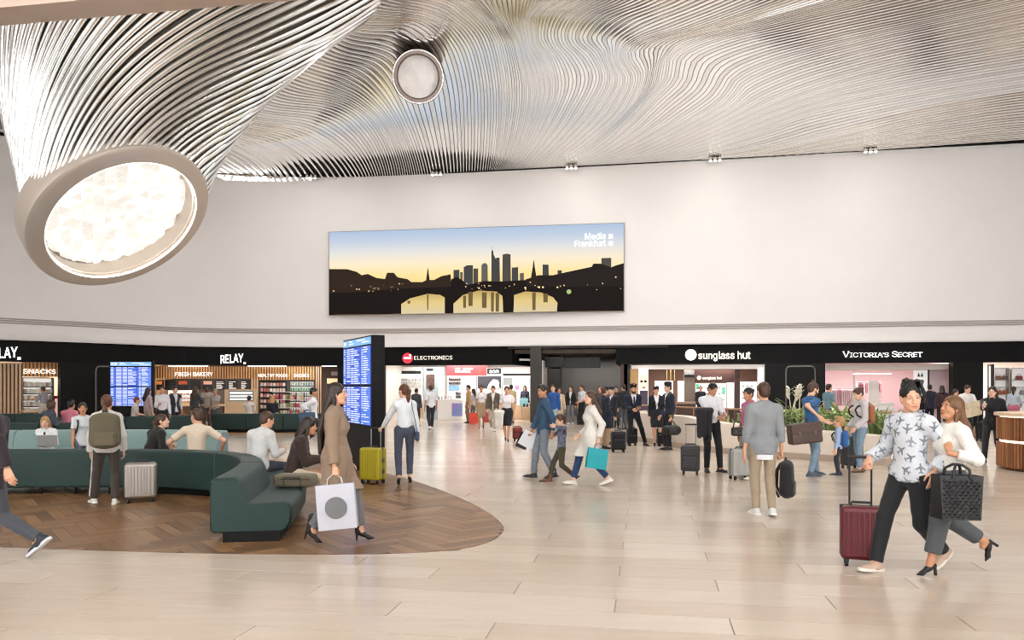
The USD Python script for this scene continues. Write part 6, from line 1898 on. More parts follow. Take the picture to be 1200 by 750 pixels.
# plane motifs wrapped on the sweater
from scipy.spatial import cKDTree
_sw = UsdGeom.Mesh.Get(stage, m_['path'] + '/sweater'); _v = np.array(_sw.GetPointsAttr().Get(), float); _nn = np.array(_sw.GetNormalsAttr().Get(), float)
_tree = cKDTree(_v)
_plane = np.array([(0, .050), (.007, .038), (.008, .016), (.046, -.010), (.046, -.019), (.008, -.006), (.006, -.034), (.020, -.045), (.020, -.051), (0, -.046), (-.020, -.051), (-.020, -.045), (-.006, -.034), (-.008, -.006), (-.046, -.019), (-.046, -.010), (-.008, .016), (-.007, .038)])
_tv, _tf = trimesh.creation.triangulate_polygon(Polygon(_plane), engine='earcut')
_r = random.Random(4); _order = list(range(len(_v))); _r.shuffle(_order); _c = []
pm1, pm2 = C('#7d828c', .8), C('#969ba5', .8)
for i in _order:
    if len(_c) >= 120: break
    if any(np.linalg.norm(_v[i] - q) < .105 for q in _c) or abs(_nn[i][2]) > .8: continue
    _c.append(_v[i]); n = _nn[i]; a = _r.uniform(0, 6.28)
    u = np.cross(n, [0, 0, 1.0]); u /= np.linalg.norm(u) + 1e-9; w_ = np.cross(n, u)
    P = _v[i] + 1.0 * ((_tv[:, :1] * math.cos(a) - _tv[:, 1:] * math.sin(a)) * u + (_tv[:, :1] * math.sin(a) + _tv[:, 1:] * math.cos(a)) * w_)
    d_, k_ = _tree.query(P)
    P = P + n * (((_v[k_] - P) * _nn[k_]).sum(1) / np.maximum(.35, (_nn[k_] @ n)))[:, None] + n * .004
    m3 = cat([(P, _tf), (P - n * .003, _tf[:, ::-1])])
    part(m_['path'], 'plane_print', m3, pm1 if _r.random() < .6 else pm2)

g_ = person('person with long brown hair in a white cropped sweater and black heels', 1114, 672, d=6.95, h=1.58, face=186, sex='f', top=('crop', '#e6e3dc', dict(hem=.09, off=.016, slk=1.05, sleeve=.86)), bottom=T('#4d5154', 1.42, .80), shoes=('heel', '#121112'),
            hair=('long', 'ombre'), skin='tan', head=(4, 12, -4), wL=at(1112, 531, 6.72), dL=(.12, .1, 1), pL=(.6, -.5, .2), kL='fist', eL=(-.5, -1, -.6), hR=(.2, .1, .95), fL=(-.07, .26, .085, 0, 0), fR=(.07, -.42, .235, 0, -52))
hand_bag('black quilted leather tote hanging from the arm of the woman in heels', at(1122, 543, 6.60), 4, .39, .17, .375, '#17171a', .10, 'tote', 'tote_bag', quilt=True, tilt=2)

p_ = person('person seen from behind in a grey sweater carrying a black backpack', 895, 603.5, h=1.755, face=92, top=('sweater', '#8b8e92', dict(hem=-.12, sleeve=.80, off=.016)), under=('shirt', '#e6e7ea', -.19), bottom=T('#a3927b', .96), shoes=('sneaker', '#d5d6d6'),
            hair=('crop', 'brown'), fL=(-.085, .04, .085, 4, 0), fR=(.075, -.10, .10, -5, -10), hR=(.25, .03, .85), kR='grip', pR=(-1, .1, 0), hL=(-.245, .03, .85))
backpack('black soft backpack dangling from the hand of the person in the grey sweater', p_['R'][0] + [.02, .04, -.31], 62, .32, .17, .54, '#15151a', '#1c1c22', loose=True)

b_ = person('person seen from behind with an olive backpack and striped dark trousers', 125, 591, h=1.60, face=112, sex='f', top=('sweater', '#cfcac3', dict(hem=-.08, off=.022)), bottom=T('#3d352f', 1.06), shoes=('sneaker', '#d6d2ca'), hair=('tail', 'auburn'),
            fL=(-.20, .20, .085, 25, 0), fR=(.12, -.06, .085, -5, 0), hL=(-.23, .05, .84), head=(-8, -3, 0))
for K_, A_, H_ in (('KL', 'fL', -1),):
    o_ = np.array([-.05, -.02, 0])
    part(b_['path'], 'side_stripe', tube([q - b_['pos'] for q in ()] or [rz(90 - 112) @ (q - b_['pos']) + e for q, e in ((b_['pel'] + [0, 0, .02], V(-.195, 0, 0) * .92), (b_['KL'], V(-.068, 0, 0)), (b_['fL'] + [0, 0, .03], V(-.058, 0, 0)))], .012, 6), C('#d6cfc4', .7), True)
backpack('large olive backpack worn by the person in the pale jacket', b_['up'](.0, -.125, .27), 112 - 90, .40, .20, .52, '#5f5743', '#675e49')
suitcase('silver grooved metal suitcase beside the olive backpack wearer', gp(165, 588), 24, .44, .26, .58, '#a8a19a', 0, 9, metal=.7, name='suitcase')

# ---- seated on the green sofa
person('person in a black top with a ponytail leaning forward on the front sofa', 173, 0, d=12.62, h=1.66, face=58, sex='f', top=('sweater', '#1a1711', dict(hem=.02, off=.010)), under=('shirt', '#e2ddd6', -.02), bottom=T('#4a5a6b'), hair=('pony', 'brown'), skin='fair', sit=.50, lean=22,
       fL=(-.12, .46, .085), fR=(.12, .46, .085), hL=(-.10, .42, .72), hR=(.2, .34, .74), head=(-48, 8, 0), smile=True)
person('person in a cream tee seen from behind on the front sofa', 230, 0, d=12.58, h=1.80, face=98, top=('tee', '#d8c7b2', dict(hem=-.04, sleeve=.40)), bottom=T('#3d3f4a'), hair=('crop', 'brown'), skin='light', sit=.50, lean=4, fL=(-.2, .48, .085), fR=(.2, .48, .085),
       hL=(-.36, .10, .56), hR=(.34, .22, .62), head=(48, -4, 0), eL=(-1, -.6, 0), eR=(1, -.5, 0))
person('person in a pale grey shirt seen from behind on the curved end of the sofa', 302, 0, d=11.55, h=1.78, face=66, top=('shirt', '#cfcfce', dict(hem=-.05, off=.014)), bottom=T('#39404f'), hair=('crop', 'brown'), skin='light', sit=.50, lean=10, fL=(-.15, .48, .085), fR=(.15, .48, .085),
       hL=(-.16, .36, .70), hR=(.16, .36, .70), head=(-22, -12, 0))
s_ = person('person in a dark brown blazer and beige trousers seated beside the coat woman', 343, 0, d=10.55, h=1.70, face=14, sex='f', top=('jacket', '#33241d', dict(hem=-.10, off=.022)), under=('shirt', '#d9d2c6'), bottom=T('#cbbba2', 1.2), hair=('bob', 'dark'), skin='tan', sit=.50, lean=14,
            fL=(-.12, .50, .085), fR=(.12, .50, .085), hL=(-.09, .44, .72), hR=(.10, .42, .74), head=(8, -8, 0))
hd = thing('holdall', 'olive canvas holdall lying on the sofa seat beside the brown blazer', 'bag', (*at(347, 500, 9.75)[:2], .435), -8)
part(hd, 'bag_body', rbox((-.25, -.14, 0), (.25, .14, .16), .05), cloth('#6b6350'), 30); part(hd, 'end_panel', rbox((-.262, -.13, .01), (-.15, .13, .15), .04), cloth('#5a3f2e'), 30); part(hd, 'zip_line', box((-.14, -.146, .10), (.24, -.138, .112)), C('#2e2a22', .5)); part(hd, 'bag_strap', tube([(-.1, -.14, .03), (-.1, -.15, .13), (.12, -.15, .13), (.12, -.14, .03)], .010, 6), C('#4a4436', .7), 30)

c_ = person('blonde person in a white shirt with a laptop on the pale teal sofa', 55, 0, d=14.45, h=1.48, face=285, sex='f', top=('shirt', '#e4e4e4', dict(hem=-.04)), bottom=T('#1b1d24'), hair=('bob', 'blond'), skin='fair', sit=.46, lean=6, fL=(-.12, .46, .085), fR=(.12, .46, .085),
            hL=(-.16, .40, .76), hR=(.0, .36, .76), head=(8, -16, 0), tie='#20222a')
lp = thing('laptop', 'open silver laptop on the lap of the blonde person', 'laptop', c_['tw'](V(-.16, .44, .72)), 285 - 90 + 8)
part(lp, 'keyboard_base', box((-.16, -.11, 0), (.16, .11, .016), .005), C('#b9bdc2', .35, metal=.6)); part(lp, 'screen_lid', tf(box((-.16, -.006, 0), (.16, .006, .21), .004), rx(-18), (0, .11, .012)), C('#cdd1d6', .35, metal=.5)); part(lp, 'screen_panel', tf(box((-.15, -.008, .012), (.15, -.006, .20)), rx(-18), (0, .11, .012)), C('#20242c', .3))
gi = person('girl in a pale grey tee with a small backpack smiling behind the sofa', 97, 0, d=13.35, h=1.42, face=312, sex='f', top=('tee', '#c9cfd0', dict(hem=-.10)), bottom=T('#5a6474'), shoes=('sneaker', '#dddddd'), hair=('bun', 'dark'), skin='tan', smile=True, head=(-12, 0, 0), hL=(-.2, .14, .86), hR=(.21, .08, .84))
backpack('small dark olive backpack on the back of the smiling girl', gi['up'](.0, -.115, .27), 312 - 90, .27, .14, .36, '#4a4a3a', '#6a6048', st=.84)

# ---- middle distance
f_ = person('person in a denim shirt walking with a small boy', 637, 560, h=1.75, face=188, top=('shirt', denim, dict(hem=-.10, off=.014, sleeve=.93)), bottom=('trousers', jeansg, 1.0, 1.0), shoes=('boot', '#26262b'), hair=('short', 'dark'), skin='tan', smile=True, head=(28, -6, 0),
            hR=(.22, .20, .84), kR='grip', hL=(-.22, -.12, .86), kL='grip', **walk(.34, 'R', lift=8))
fo = thing('folder', 'white and black papers held low by the person in the denim shirt', 'folder', f_['R'][0] + [-.02, -.02, -.10], 12)
part(fo, 'paper_sheet', tf(box((-.16, -.004, -.15), (.16, .004, .15)), ry(30)), C('#e6e6ea', .5)); part(fo, 'paper_sheet', tf(box((-.02, .01, -.17), (.20, .018, .08)), ry(-20)), C('#dfe2e8', .5)); part(fo, 'black_folder', tf(box((-.20, .012, -.20), (.02, .024, .10)), ry(22)), C('#17171a', .5))
person('small boy in a checked shirt and brown boots holding a hand', 658, 564.5, h=1.20, face=184, child=True, top=('shirt', plaid, dict(hem=-.08)), bottom=T('#46402f', 1.0), shoes=('boot', '#6b4531'), hair=('short', 'brown'), skin='fair', wR=f_['L'][0] + [.03, .06, .02], kR='grip', wL=at(651.5, 500, 13.5), head=(12, -4, 0), **walk(.62, 'R', lift=34))
k_ = person('person in a long white cardigan with a turquoise shopping bag', 692, 568, h=1.67, face=186, sex='f', top=('cardigan', '#dfdbd5', dict(hem=-.36, off=.016)), bottom=T('#223f68', 1.0, .9), shoes=('sneaker', '#ded6d0'), hair=('long', 'brown'), skin='fair', smile=True, head=(16, 2, 0), hL=(-.24, -.10, .86), kL='grip', pL=(1, 0, 0), hR=(.2, .16, .9), **walk(.60, 'R', lift=18))
shopping_bag('turquoise paper shopping bag held by the white cardigan woman', k_['L'][0] + [.03, -.02, -.01], 12, .35, .11, .34, '#1aa0ab', .09, None, tilt=9, handle='#8a6a72')
shopping_bag('white paper shopping bag behind the turquoise bag', k_['L'][0] + [-.04, .12, -.02], 14, .30, .09, .34, '#e9e4d6', .09, None, tilt=4)

y_ = person('person seen from behind in a white blouse holding the yellow suitcase handle', 474, 568, h=1.69, face=102, sex='f', top=('blouse', '#e4e9ee', dict(hem=.05)), bottom=T('#434a5c', .98, .95), shoes=('heel', '#141418'), hair=('pony', 'auburn'), skin='fair', head=(38, 0, 0),
            wL=at(449, 500.5, 13.5), kL='grip', dL=(-.75, .2, -.5), hR=(.25, .02, .85), fL=(-.10, -.06, .085, 5, 0), fR=(.10, .10, .085, -12, 0))
suitcase('yellow ribbed suitcase with a pulled out handle beside the departures pylon', gp(437, 566.5), -24, .42, .26, .63, '#a89a1c', .96, 7, rod='#b9b9b9')
cross_bag('small blue shoulder bag of the woman in the white blouse', y_, 1, .20, .07, .17, '#33415c', z=-.02)

q_ = person('person in a white shirt with a dark jacket over the arm looking down', 833, 553, h=1.79, face=276, top=('shirt', '#e2e2e6', dict(hem=.03, off=.012)), bottom=T('#17171c', .98), shoes=('dress', '#191414'), hair=('crop', 'black'), skin='tan', beard=False, head=(22, -24, 0), hR=(-.02, .30, 1.07), hL=(-.17, .27, 1.12), kL='relaxed', kR='flat',
            fR=(.09, .02, .085, -10, 0), fL=(-.17, .05, .085, 38, 0))
draped_jacket('dark jacket draped over the forearm of the person in the white shirt', at(825, 481, 14.95) , 4, '#1d1b22', .36, .50)
suitcase('dark grey soft suitcase standing left of the person in the white shirt', gp(809, 556), -18, .36, .22, .56, '#3a3a3e', .96, soft=True, rod='#9a9a9a')
pk = person('person in a pink top half hidden behind the grey sweater', 878, 561, h=1.68, face=196, sex='f', top=('sweater', '#b3658a', dict(hem=-.05)), bottom=T('#86857d', 1.35), shoes=('sneaker', '#d8ccb2'), hair=('bun', 'black'), skin='tan', head=(10, -8, 0), hL=(-.2, .22, 1.0))
hand_bag('small dark handbag on the arm of the person in pink', at(864, 494, 13.9), 10, .22, .10, .16, '#1d1a18', .10, 'case', 'handbag')
suitcase('pale grey suitcase in front of the person in pink', gp(867, 561.5), 16, .40, .24, .56, '#a3a29e', 0, 7)

be = person('bearded person in a blue tee and jeans with a brown leather bag', 951, 557.5, h=1.79, face=14, top=('tee', '#2f6296', dict(hem=-.09, sleeve=.42)), bottom=('trousers', jeans, .96, 1.0), shoes=('sneaker', '#4b5666'), sole='#58616e', hair=('topbun', 'brown'), beard=True, skin='fair', head=(-4, -16, 0),
            wR=at(958, 487, 14.25), kR='relaxed', hL=(-.12, .34, 1.02), fL=(-.08, .16, .085, 6, 0), fR=(.09, -.08, .085, -6, 0))
hand_bag('brown leather holdall slung at the hip of the bearded person', at(941, 490.5, 14.2), 6, .60, .22, .38, '#4a352c', .08, 'case', 'leather_bag', tilt=-6)
ch = person('small child in a pale blue shirt seen from behind with a blue backpack', 982.5, 556.5, h=1.06, face=150, child=True, top=('sweater', '#a9bfe2', dict(hem=-.10)), bottom=T('#262833', 1.0), shoes=('sneaker', '#2b303c'), sole='#3a3f4a', hair=('short', 'blond'), skin='fair', head=(10, 12, 0))
backpack('small blue and green backpack on the back of the small child', ch['up'](.0, -.10, .22), 150 - 90, .24, .12, .30, '#2f62a3', '#3f9f92', st=.62)
mo = person('person in a pale sweater and jeans with a brown backpack looking down at the child', 1008, 553, h=1.69, face=186, sex='f', top=('sweater', '#cbc5c7', dict(hem=-.02)), bottom=('trousers', jeans, .96, .94), shoes=('dress', '#7a5c48'), hair=('bun', 'brown'), skin='fair', head=(8, -24, 0), hL=(-.16, .18, .92), hR=(.16, .16, .92), fL=(-.09, .06, .085), fR=(.09, -.08, .085))
backpack('brown leather backpack worn by the mother beside the child', mo['up'](.0, -.115, .27), 186 - 90, .30, .15, .40, '#9c6240', '#8a5436')
suitcase('large dark grey suitcase between the child and the brown backpack wearer', gp(998, 549), 14, .40, .26, .68, '#30343a', .98, 7, rod='#8d8d90')

bl_ = person('long haired person in a black suit with a raised hand near the kiosk', 1163, 541, h=1.74, face=222, top=('jacket', '#15151a', dict(hem=-.18, off=.022)), under=('shirt', '#1f2024'), bottom=T('#26282d', .98), shoes=('dress', '#5a3f2e'), hair=('bob', 'dark'), skin='fair', head=(6, -4, 0), wR=at(1152, 480, 17.0), dR=(-.1, .3, 1), kR='grip', hL=(-.22, .06, .86), **walk(.52, 'R', lift=20))
ph_ = thing('phone', 'pale phone in the raised hand of the person in the black suit', 'phone', bl_['R'][0], 30); part(ph_, 'phone_body', box((-.036, -.005, -.06), (.036, .005, .08), .004), C('#d8d4d0', .3)); part(ph_, 'phone_screen', box((-.032, .005, -.055), (.032, .006, .075)), C('#15171c', .2))
mp = person('person in a white polo reading an unfolded map beside a black suitcase', 1133, 516.5, h=1.75, face=262, top=('tee', '#dedbd8', dict(hem=-.08, sleeve=.45)), bottom=T('#1c2028', .98), hair=('short', 'brown'), skin='fair', head=(8, -18, 0), hL=(-.2, .34, 1.08), hR=(.22, .34, 1.05), kL='grip', kR='grip')
mpt = thing('map', 'unfolded pale paper map held by the person in the white polo', 'map', mp['tw'](V(.05, .42, 1.02)), 0)
part(mpt, 'map_sheet', loft(np.array([[(x, -.03 * (i % 2), z - .0 + x * .25), (x, -.03 * (i % 2) + .004, z + x * .25)] for z in (0,) for i, x in enumerate(np.linspace(-.34, .34, 7))] + [])[:, :, :] if False else np.array([[(x, -.03 * (i % 2), -.26 + x * .25), (x, -.03 * (i % 2), .20 + x * .25), (x, -.03 * (i % 2) + .004, .20 + x * .25), (x, -.03 * (i % 2) + .004, -.26 + x * .25)] for i, x in enumerate(np.linspace(-.34, .34, 7))]), caps=True), M('map_paper', hx('#d8c9ae'), .7, color2=hx('#c4b796'), nscale=7))
suitcase('black suitcase standing right of the person with the map', gp(1151.5, 517), 10, .36, .24, .60, '#18181c', .95, soft=True, rod='#6a6a6a')
person('dark haired person in a brown top beside the map reader', 1119, 0, d=24.6, h=1.62, face=300, sex='f', top=('sweater', '#6b4a42', {}), bottom=T('#2c2c34'), hair=('long', 'dark'), skin='light', head=(-14, -10, 0))

# ---- flight crew
crew = dict(top=('jacket', '#141a30', dict(hem=-.13)), under=('shirt', '#e8e8ec'), bottom=T('#10131f', 1.0))
pi = person('bearded pilot with cap facing the camera with folded hands', 742, 522, h=1.79, face=276, tie='#12141c', hat='pilot', hair=('crop', 'dark'), beard=True, skin='light', hL=(-.08, .25, 1.04), hR=(.08, .26, 1.02), kL='flat', kR='flat', fL=(-.34, .03, .085, 16, 0), fR=(.10, .0, .085, -12, 0), **crew)
for i_ in range(3): part(pi['path'], 'sleeve_stripe', tube([rz(90 - 276) @ (pi['L'][0] - pi['pos'] + rz(186) @ V(-.06 - .012 * i_, .0, .03)) * 1.0, rz(90 - 276) @ (pi['L'][0] - pi['pos'] + rz(186) @ V(-.065 - .012 * i_, .0, .03))], .042, 8), C('#c9a24a', .4, metal=.5))
suitcase('black cabin suitcase in front of the pilot with folded hands', gp(740.5, 522), 4, .30, .22, .50, '#121316', .84, soft=True, rod='#8a8a8e')
person('flight attendant in a dark skirt suit and hat with a badge', 769, 523, h=1.66, face=268, sex='f', top=('jacket', '#14161f', dict(hem=-.05)), under=('shirt', '#e6e4ea'), bottom=('skirt', '#14161f', .40), shoes=('heel', '#16141a'), hat='hostess', hair=('bun', 'dark'), skin='fair', lanyard=True, hL=(-.23, .06, .88), hR=(.2, .05, .88), fL=(-.09, .02, .085, 8, 0), fR=(.05, .0, .085, -8, 0))
pr = person('pilot in profile with cap holding a black duffel bag', 783, 527, h=1.80, face=196, tie='#12141c', hat='pilot', hair=('crop', 'dark'), skin='fair', hL=(-.25, .04, .86), kL='grip', pL=(1, 0, 0), hR=(.2, .1, .9), **crew)
for i_ in range(3): part(pr['path'], 'sleeve_stripe', tube([rz(90 - 196) @ (pr['L'][0] - pr['pos']) / 1 + V(-.02, -.01, .10 + .018 * i_), rz(90 - 196) @ (pr['L'][0] - pr['pos']) + V(-.02, -.01, .110 + .018 * i_)], .060, 10), C('#c9a24a', .4, metal=.5))
hand_bag('black duffel bag in the hand of the pilot in profile', pr['L'][0] + [.03, -.04, -.01], 6, .50, .24, .28, '#131316', .10, 'duffel', 'duffel_bag')
suitcase('narrow black suitcase behind the duffel bag', gp(775.5, 523), 2, .28, .22, .52, '#17171b', .92, soft=True, rod='#a3a3a6')
person('crew member in a long navy coat with tan trousers seen from the side', 709, 526, h=1.70, face=22, sex='f', top=('coat', '#131a2e', dict(hem=-.34, off=.016)), bottom=T('#a98f72', 1.1), hat='hostess', hair=('bun', 'brown'), skin='light', scarf='#d6d6dc', hR=(.22, .14, .92))
person('crew member in a dark coat and white scarf facing left', 717.5, 0, d=22.6, h=1.70, face=206, sex='f', top=('jacket', '#191c28', dict(hem=-.16)), under=('shirt', '#e0dfe4'), bottom=('skirt', '#14161f', .42), hat='hostess', hair=('bun', 'grey'), skin='fair', scarf='#e3e0e6', hL=(-.1, .30, 1.02), hR=(.1, .30, 1.0))
suitcase('large black cabin suitcase left of the flight crew', gp(724.5, 530), 4, .38, .24, .54, '#1b1c20', .92, soft=True, rod='#b9b9bd')
person('person in a dark coat far behind the flight crew, left one of two', 722, 0, d=31.5, h=1.72, face=250, top=('coat', '#23242b', {}), bottom=T('#20222a'), hair=('short', 'dark'))
person('person in a black jacket far behind the flight crew, right one of two', 731, 0, d=30.5, h=1.78, face=120, top=('jacket', '#1a1b20', {}), bottom=T('#4a4f57'), hair=('short', 'dark'))
person('brown haired person just behind the white cardigan woman', 703, 0, d=30, h=1.72, face=260, sex='f', top=('sweater', '#4a3a38', {}), bottom=T('#2a2a32'), hair=('long', 'auburn'))

# ---- electronics shop front and corridor
w3 = person('person in a white blouse and black skirt walking to the camera', 594, 518, h=1.66, face=268, sex='f', top=('blouse', '#ebe6ea', dict(sleeve=.34, hem=.04)), bottom=('skirt', '#17171b', .44), shoes=('heel', '#2a2622'), hair=('bun', 'dark'), skin='light', hR=(.22, .20, 1.0), hL=(-.23, .02, .86), fL=(-.04, .10, .085, 2, 0), fR=(.05, -.14, .13, -2, -25))
draped_jacket('white jacket over the arm of the woman in the black skirt', w3['tw'](V(.24, .24, .98)), 0, '#e2ded8', .30, .44)
suitcase('red brown soft suitcase behind the woman in the black skirt', gp(606.5, 517), 6, .30, .24, .44, '#7a2e2a', .0, soft=True)
person('person in a brown blazer and pale trousers walking to the camera', 578, 505, h=1.74, face=266, top=('jacket', '#5e564a', dict(hem=-.16)), under=('shirt', '#e6e0d6'), bottom=T('#b8ab96', 1.05), shoes=('sneaker', '#e2ddd6'), hair=('short', 'brown'), skin='light', **walk(.4, 'L'))
kq = person('person in a white tee and khaki skirt with a red shopping bag', 564, 503, h=1.70, face=272, sex='f', top=('tee', '#ece9ea', dict(hem=.0)), bottom=('skirt', '#a98f70', .46), shoes=('heel', '#2a2420'), hair=('bun', 'dark'), skin='tan', hL=(-.25, .02, .86), kL='grip', **walk(.36, 'R', lift=12))
shopping_bag('red shopping bag of the person in the khaki skirt', kq['L'][0], 0, .24, .12, .42, '#b8484a', .10)
person('person in a tan shirt in the electronics shop left of the khaki skirt', 549, 0, d=36, h=1.76, face=200, top=('shirt', '#c79c6c', {}), bottom=T('#8a7458'), hair=('short', 'dark'))
kr = person('small person in grey beside a red bag in the electronics shop', 555, 0, d=35, h=1.60, face=150, sex='f', top=('tee', '#b9b4b4', {}), bottom=T('#6a6460'), hair=('long', 'dark'))
shopping_bag('orange red bag on the floor behind the khaki skirt', gp(555, 497) + [0, 0, .62], 0, .38, .2, .5, '#d8402e', .10)
person('person in a beige shirt seen from behind at the electronics shop right wall', 599, 0, d=35.5, h=1.78, face=100, top=('tee', '#cbb68e', {}), bottom=T('#b59a78'), hair=('crop', 'dark'))
hl = person('person in dark blue holding a pale blue bag in the electronics shop', 615, 0, d=40.2, h=1.74, face=255, sex='f', top=('sweater', '#2b3242', {}), bottom=T('#9a948e'), hair=('bob', 'black'))
shopping_bag('pale blue shopping bag held in front of the dark blue person', hl['pos'] + [-.05, -.35, 1.18], 0, .42, .14, .42, '#8cc3cf', .08)
person('person in a white tee and dark trousers seen from behind at the electronics shop', 505, 503, h=1.77, face=112, top=('tee', '#e4e4ea', dict(sleeve=.45)), bottom=T('#26242a', 1.05), shoes=('sneaker', '#dcdcde'), hair=('crop', 'brown'), skin='tan', **walk(.34, 'R', lift=12))
person('small person in dark clothes behind the white blouse woman', 488, 0, d=33, h=1.62, face=70, top=('jacket', '#43464d', {}), bottom=T('#2c2c33'), hair=('crop', 'black'))
person('person in a bright blue sweater behind the denim shirt', 648, 0, d=27.5, h=1.76, face=262, top=('sweater', '#1f4f91', {}), under=('shirt', '#c9d6e6'), bottom=T('#94b3b6', 1.0), hair=('crop', 'brown'), skin='fair')
person('person in beige behind the bright blue sweater', 655.5, 0, d=30, h=1.66, face=262, sex='f', top=('shirt', '#c9b497', {}), bottom=T('#b7a48c'), hair=('bun', 'brown'), skin='tan')
person('person in a black jacket and white shoes alone by the corridor wall', 669, 497, h=1.72, face=250, sex='f', top=('jacket', '#1c1a1f', dict(hem=-.06)), under=('shirt', '#d9d3cf'), bottom=T('#77777a', .95), shoes=('sneaker', '#f0eeea'), hair=('long', 'auburn'), skin='fair')
person('person in a white shirt standing by the corridor wall', 682, 0, d=34.6, h=1.76, face=215, top=('shirt', '#dedee2', dict(sleeve=.5)), bottom=T('#17181c'), hair=('short', 'brown'), skin='light', hL=(-.12, .25, 1.0))
suitcase('small black suitcase beside the person by the corridor wall', at(680, 495, 34.0) * [1, 1, 0], 0, .30, .22, .50, '#141518', 0, soft=True)

# ---- right hand shops
person('person in a teal grey tee behind the planter at the lingerie shop', 971, 0, d=26, h=1.78, face=20, top=('tee', '#5d7f8c', dict(sleeve=.45)), bottom=T('#3a4048'), hair=('short', 'dark'), skin='light')
nv = person('person in a navy suit seen from behind at the lingerie shop', 1089.5, 0, d=30.5, h=1.78, face=80, top=('jacket', '#1d2536', {}), bottom=T('#1a2130'), hair=('crop', 'black'), skin='light', hL=(-.26, .18, 1.0))
draped_jacket('black coat over the arm of the person in the navy suit', nv['tw'](V(-.32, .12, 1.02)), 0, '#141418', .40, .52, 'coat_over_arm')
person('person in dark maroon beside the navy suit', 1104, 0, d=29.5, h=1.74, face=70, sex='f', top=('sweater', '#3a2229', {}), bottom=T('#26222a'), hair=('bob', 'dark'), skin='light')
person('person in a pink skirt with pale blue sleeves at the bag shop', 1188, 0, d=29, h=1.70, face=48, sex='f', top=('blouse', '#b9c3cf', {}), bottom=('skirt', '#bb6a7c', .62), hair=('pony', 'dark'), skin='light', hR=(.2, .3, 1.0))
person('shop assistant in a dark vest inside the sunglass shop', 821, 0, d=36, h=1.74, face=262, top=('sweater', '#262a33', {}), bottom=T('#20222a'), hair=('crop', 'grey'), skin='light')

# ---- left hand shops and far seats
bw = person('person in a white shirt and dark trousers walking right with a blue briefcase', 367, 527, h=1.75, face=16, top=('shirt', '#e4e6ec', dict(hem=.0, off=.014)), bottom=T('#1d2434', .98), shoes=('dress', '#121216'), hair=('crop', 'black'), skin='tan', hR=(.24, -.10, .98), kR='grip', head=(-6, -4, 0), **walk(.72, 'L', lift=34))
hand_bag('blue leather briefcase carried by the person in the white shirt', at(360, 480.5, 20.3), 12, .42, .12, .29, '#30486a', .06, 'case', 'briefcase')
person('person in mauve with long dark hair by the bakery', 173.5, 0, d=26.3, h=1.66, face=56, sex='f', top=('blouse', '#b79fa4', dict(sleeve=.9)), bottom=T('#b59f96'), hair=('long', 'dark'), skin='light')
person('person in a white shirt and black trousers at the front of the bakery group', 190, 516.5, h=1.72, face=292, sex='f', top=('shirt', '#d9d6dd', {}), bottom=T('#1d1d22', .98), hair=('bun', 'dark'), skin='tan', hR=(.1, .25, 1.15))
va = person('person in a dark vest walking right at the bakery', 205, 509, h=1.74, face=318, top=('jacket', '#2c303b', dict(sleeve=.0, hem=-.05)), under=('shirt', '#d5d5dc', -.1, .9), bottom=T('#1f2430', .98), hair=('short', 'dark'), skin='light', **walk(.5, 'R'))
hand_bag('orange brown bag at the hip of the person in the dark vest', va['L'][0] + [.05, -.03, .02], 0, .26, .12, .30, '#a9653a', .08, 'case', 'handbag')
person('person with long brown hair in dark grey at the bakery counter', 229, 0, d=29, h=1.70, face=70, sex='f', top=('sweater', '#3d424b', {}), bottom=T('#2c2f38'), hair=('long', 'brown'), skin='fair', hR=(.12, .3, 1.3))
person('dark skinned person in beige at the bakery counter', 242.5, 0, d=30, h=1.74, face=285, top=('tee', '#a89f90', {}), bottom=T('#5a5650'), hair=('crop', 'black'), skin='dark')
person('person in a speckled grey tee at the right of the bakery counter', 252.5, 0, d=29.4, h=1.62, face=262, sex='f', top=('tee', '#aaa3a0', {}), bottom=T('#4a4a50'), hair=('bun', 'grey'), skin='tan', hL=(-.1, .3, 1.0))
person('bakery worker in white behind the tall glazed counter end', 272, 0, d=39.2, h=1.84, face=262, top=('tee', '#ecebe8', {}), bottom=T('#2a2a2e'), hair=('crop', 'dark'), skin='light')
person('ginger haired person in pale grey seated under the left departures screen', 157, 0, d=27.0, h=1.74, face=20, top=('tee', '#d6d0cd', dict(hem=-.03)), bottom=T('#3a3c46'), hair=('crop', 'ginger'), skin='fair', sit=.52, lean=4, fL=(-.12, .46, .085), fR=(.12, .46, .085), hL=(-.1, .38, .70), hR=(.1, .38, .70))
person('person in a white shirt seated facing away beyond the far sofa', 292, 0, d=30.6, h=1.74, face=85, top=('shirt', '#e3ddd6', dict(hem=-.03)), bottom=T('#3a3c46'), hair=('crop', 'dark'), skin='tan', sit=.52, fL=(-.12, .46, .085), fR=(.12, .46, .085), hL=(-.1, .38, .72), hR=(.1, .38, .72))
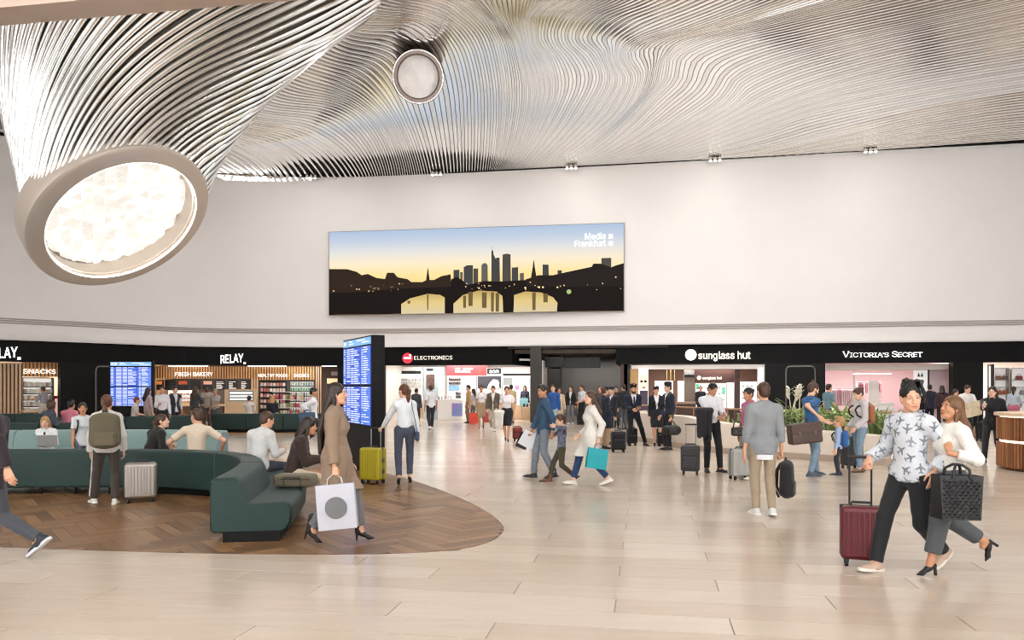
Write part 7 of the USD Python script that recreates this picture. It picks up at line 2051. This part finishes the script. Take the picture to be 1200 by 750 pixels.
person('blond person in navy seated facing away beyond the far sofa', 319, 0, d=30.4, h=1.78, face=95, top=('sweater', '#1e2433', dict(hem=-.03)), bottom=T('#3a3c46'), hair=('bob', 'blond'), sex='f', skin='fair', sit=.52, fL=(-.12, .46, .085), fR=(.12, .46, .085), hL=(-.1, .38, .72), hR=(.1, .38, .72))
for x_, l_ in ((292, 'white shirt'), (319, 'navy top')):
    st_ = thing('stool', f'small dark stool under the person in the {l_} beyond the far sofa', 'stool', (*at(x_, 453, 30.6)[:2], 0))
    part(st_, 'stool_seat', tf(lathe([(.01, .39), (.2, .39), (.2, .43), (.01, .43)], 16), t=(0, 0, 0)), pale_wood); 
    for a_ in range(4): part(st_, 'leg', cyl((.15 * math.cos(a_ * 1.57 + .78), .15 * math.sin(a_ * 1.57 + .78), 0), (.12 * math.cos(a_ * 1.57 + .78), .12 * math.sin(a_ * 1.57 + .78), .39), .015, 6), blackm)
person('person in a pink shirt seated facing away behind the pale teal sofa', 80, 0, d=20.8, h=1.74, face=88, top=('shirt', '#de8498', dict(hem=-.03)), bottom=T('#3a3c46'), hair=('short', 'black'), skin='tan', sit=.52, lean=8, fL=(-.12, .46, .085), fR=(.12, .46, .085), hL=(-.1, .38, .72), hR=(.1, .38, .72))
person('person with curly brown hair in dark grey seated left of the pink shirt', 55.5, 0, d=20.2, h=1.74, face=70, sex='f', top=('sweater', '#434b57', dict(hem=-.03)), bottom=T('#2a2c36'), hair=('curly', 'brown'), skin='tan', sit=.52, lean=6, fL=(-.12, .46, .085), fR=(.12, .46, .085), hL=(-.1, .38, .72), hR=(.1, .38, .72))
sofa('dark green bench seat under the person in the pink shirt', [(-13.6, 20.2), (-12.6, 20.25), (-11.4, 20.35)], sofa_d, 2, legs=0, hback=.74)
person('person in grey choosing packets at the snack shelves', 50.5, 0, d=32.6, h=1.70, face=170, top=('shirt', '#9a97a0', dict(sleeve=.6)), bottom=T('#cfc6ba'), hair=('short', 'brown'), skin='tan', hL=(-.2, .3, 1.2))
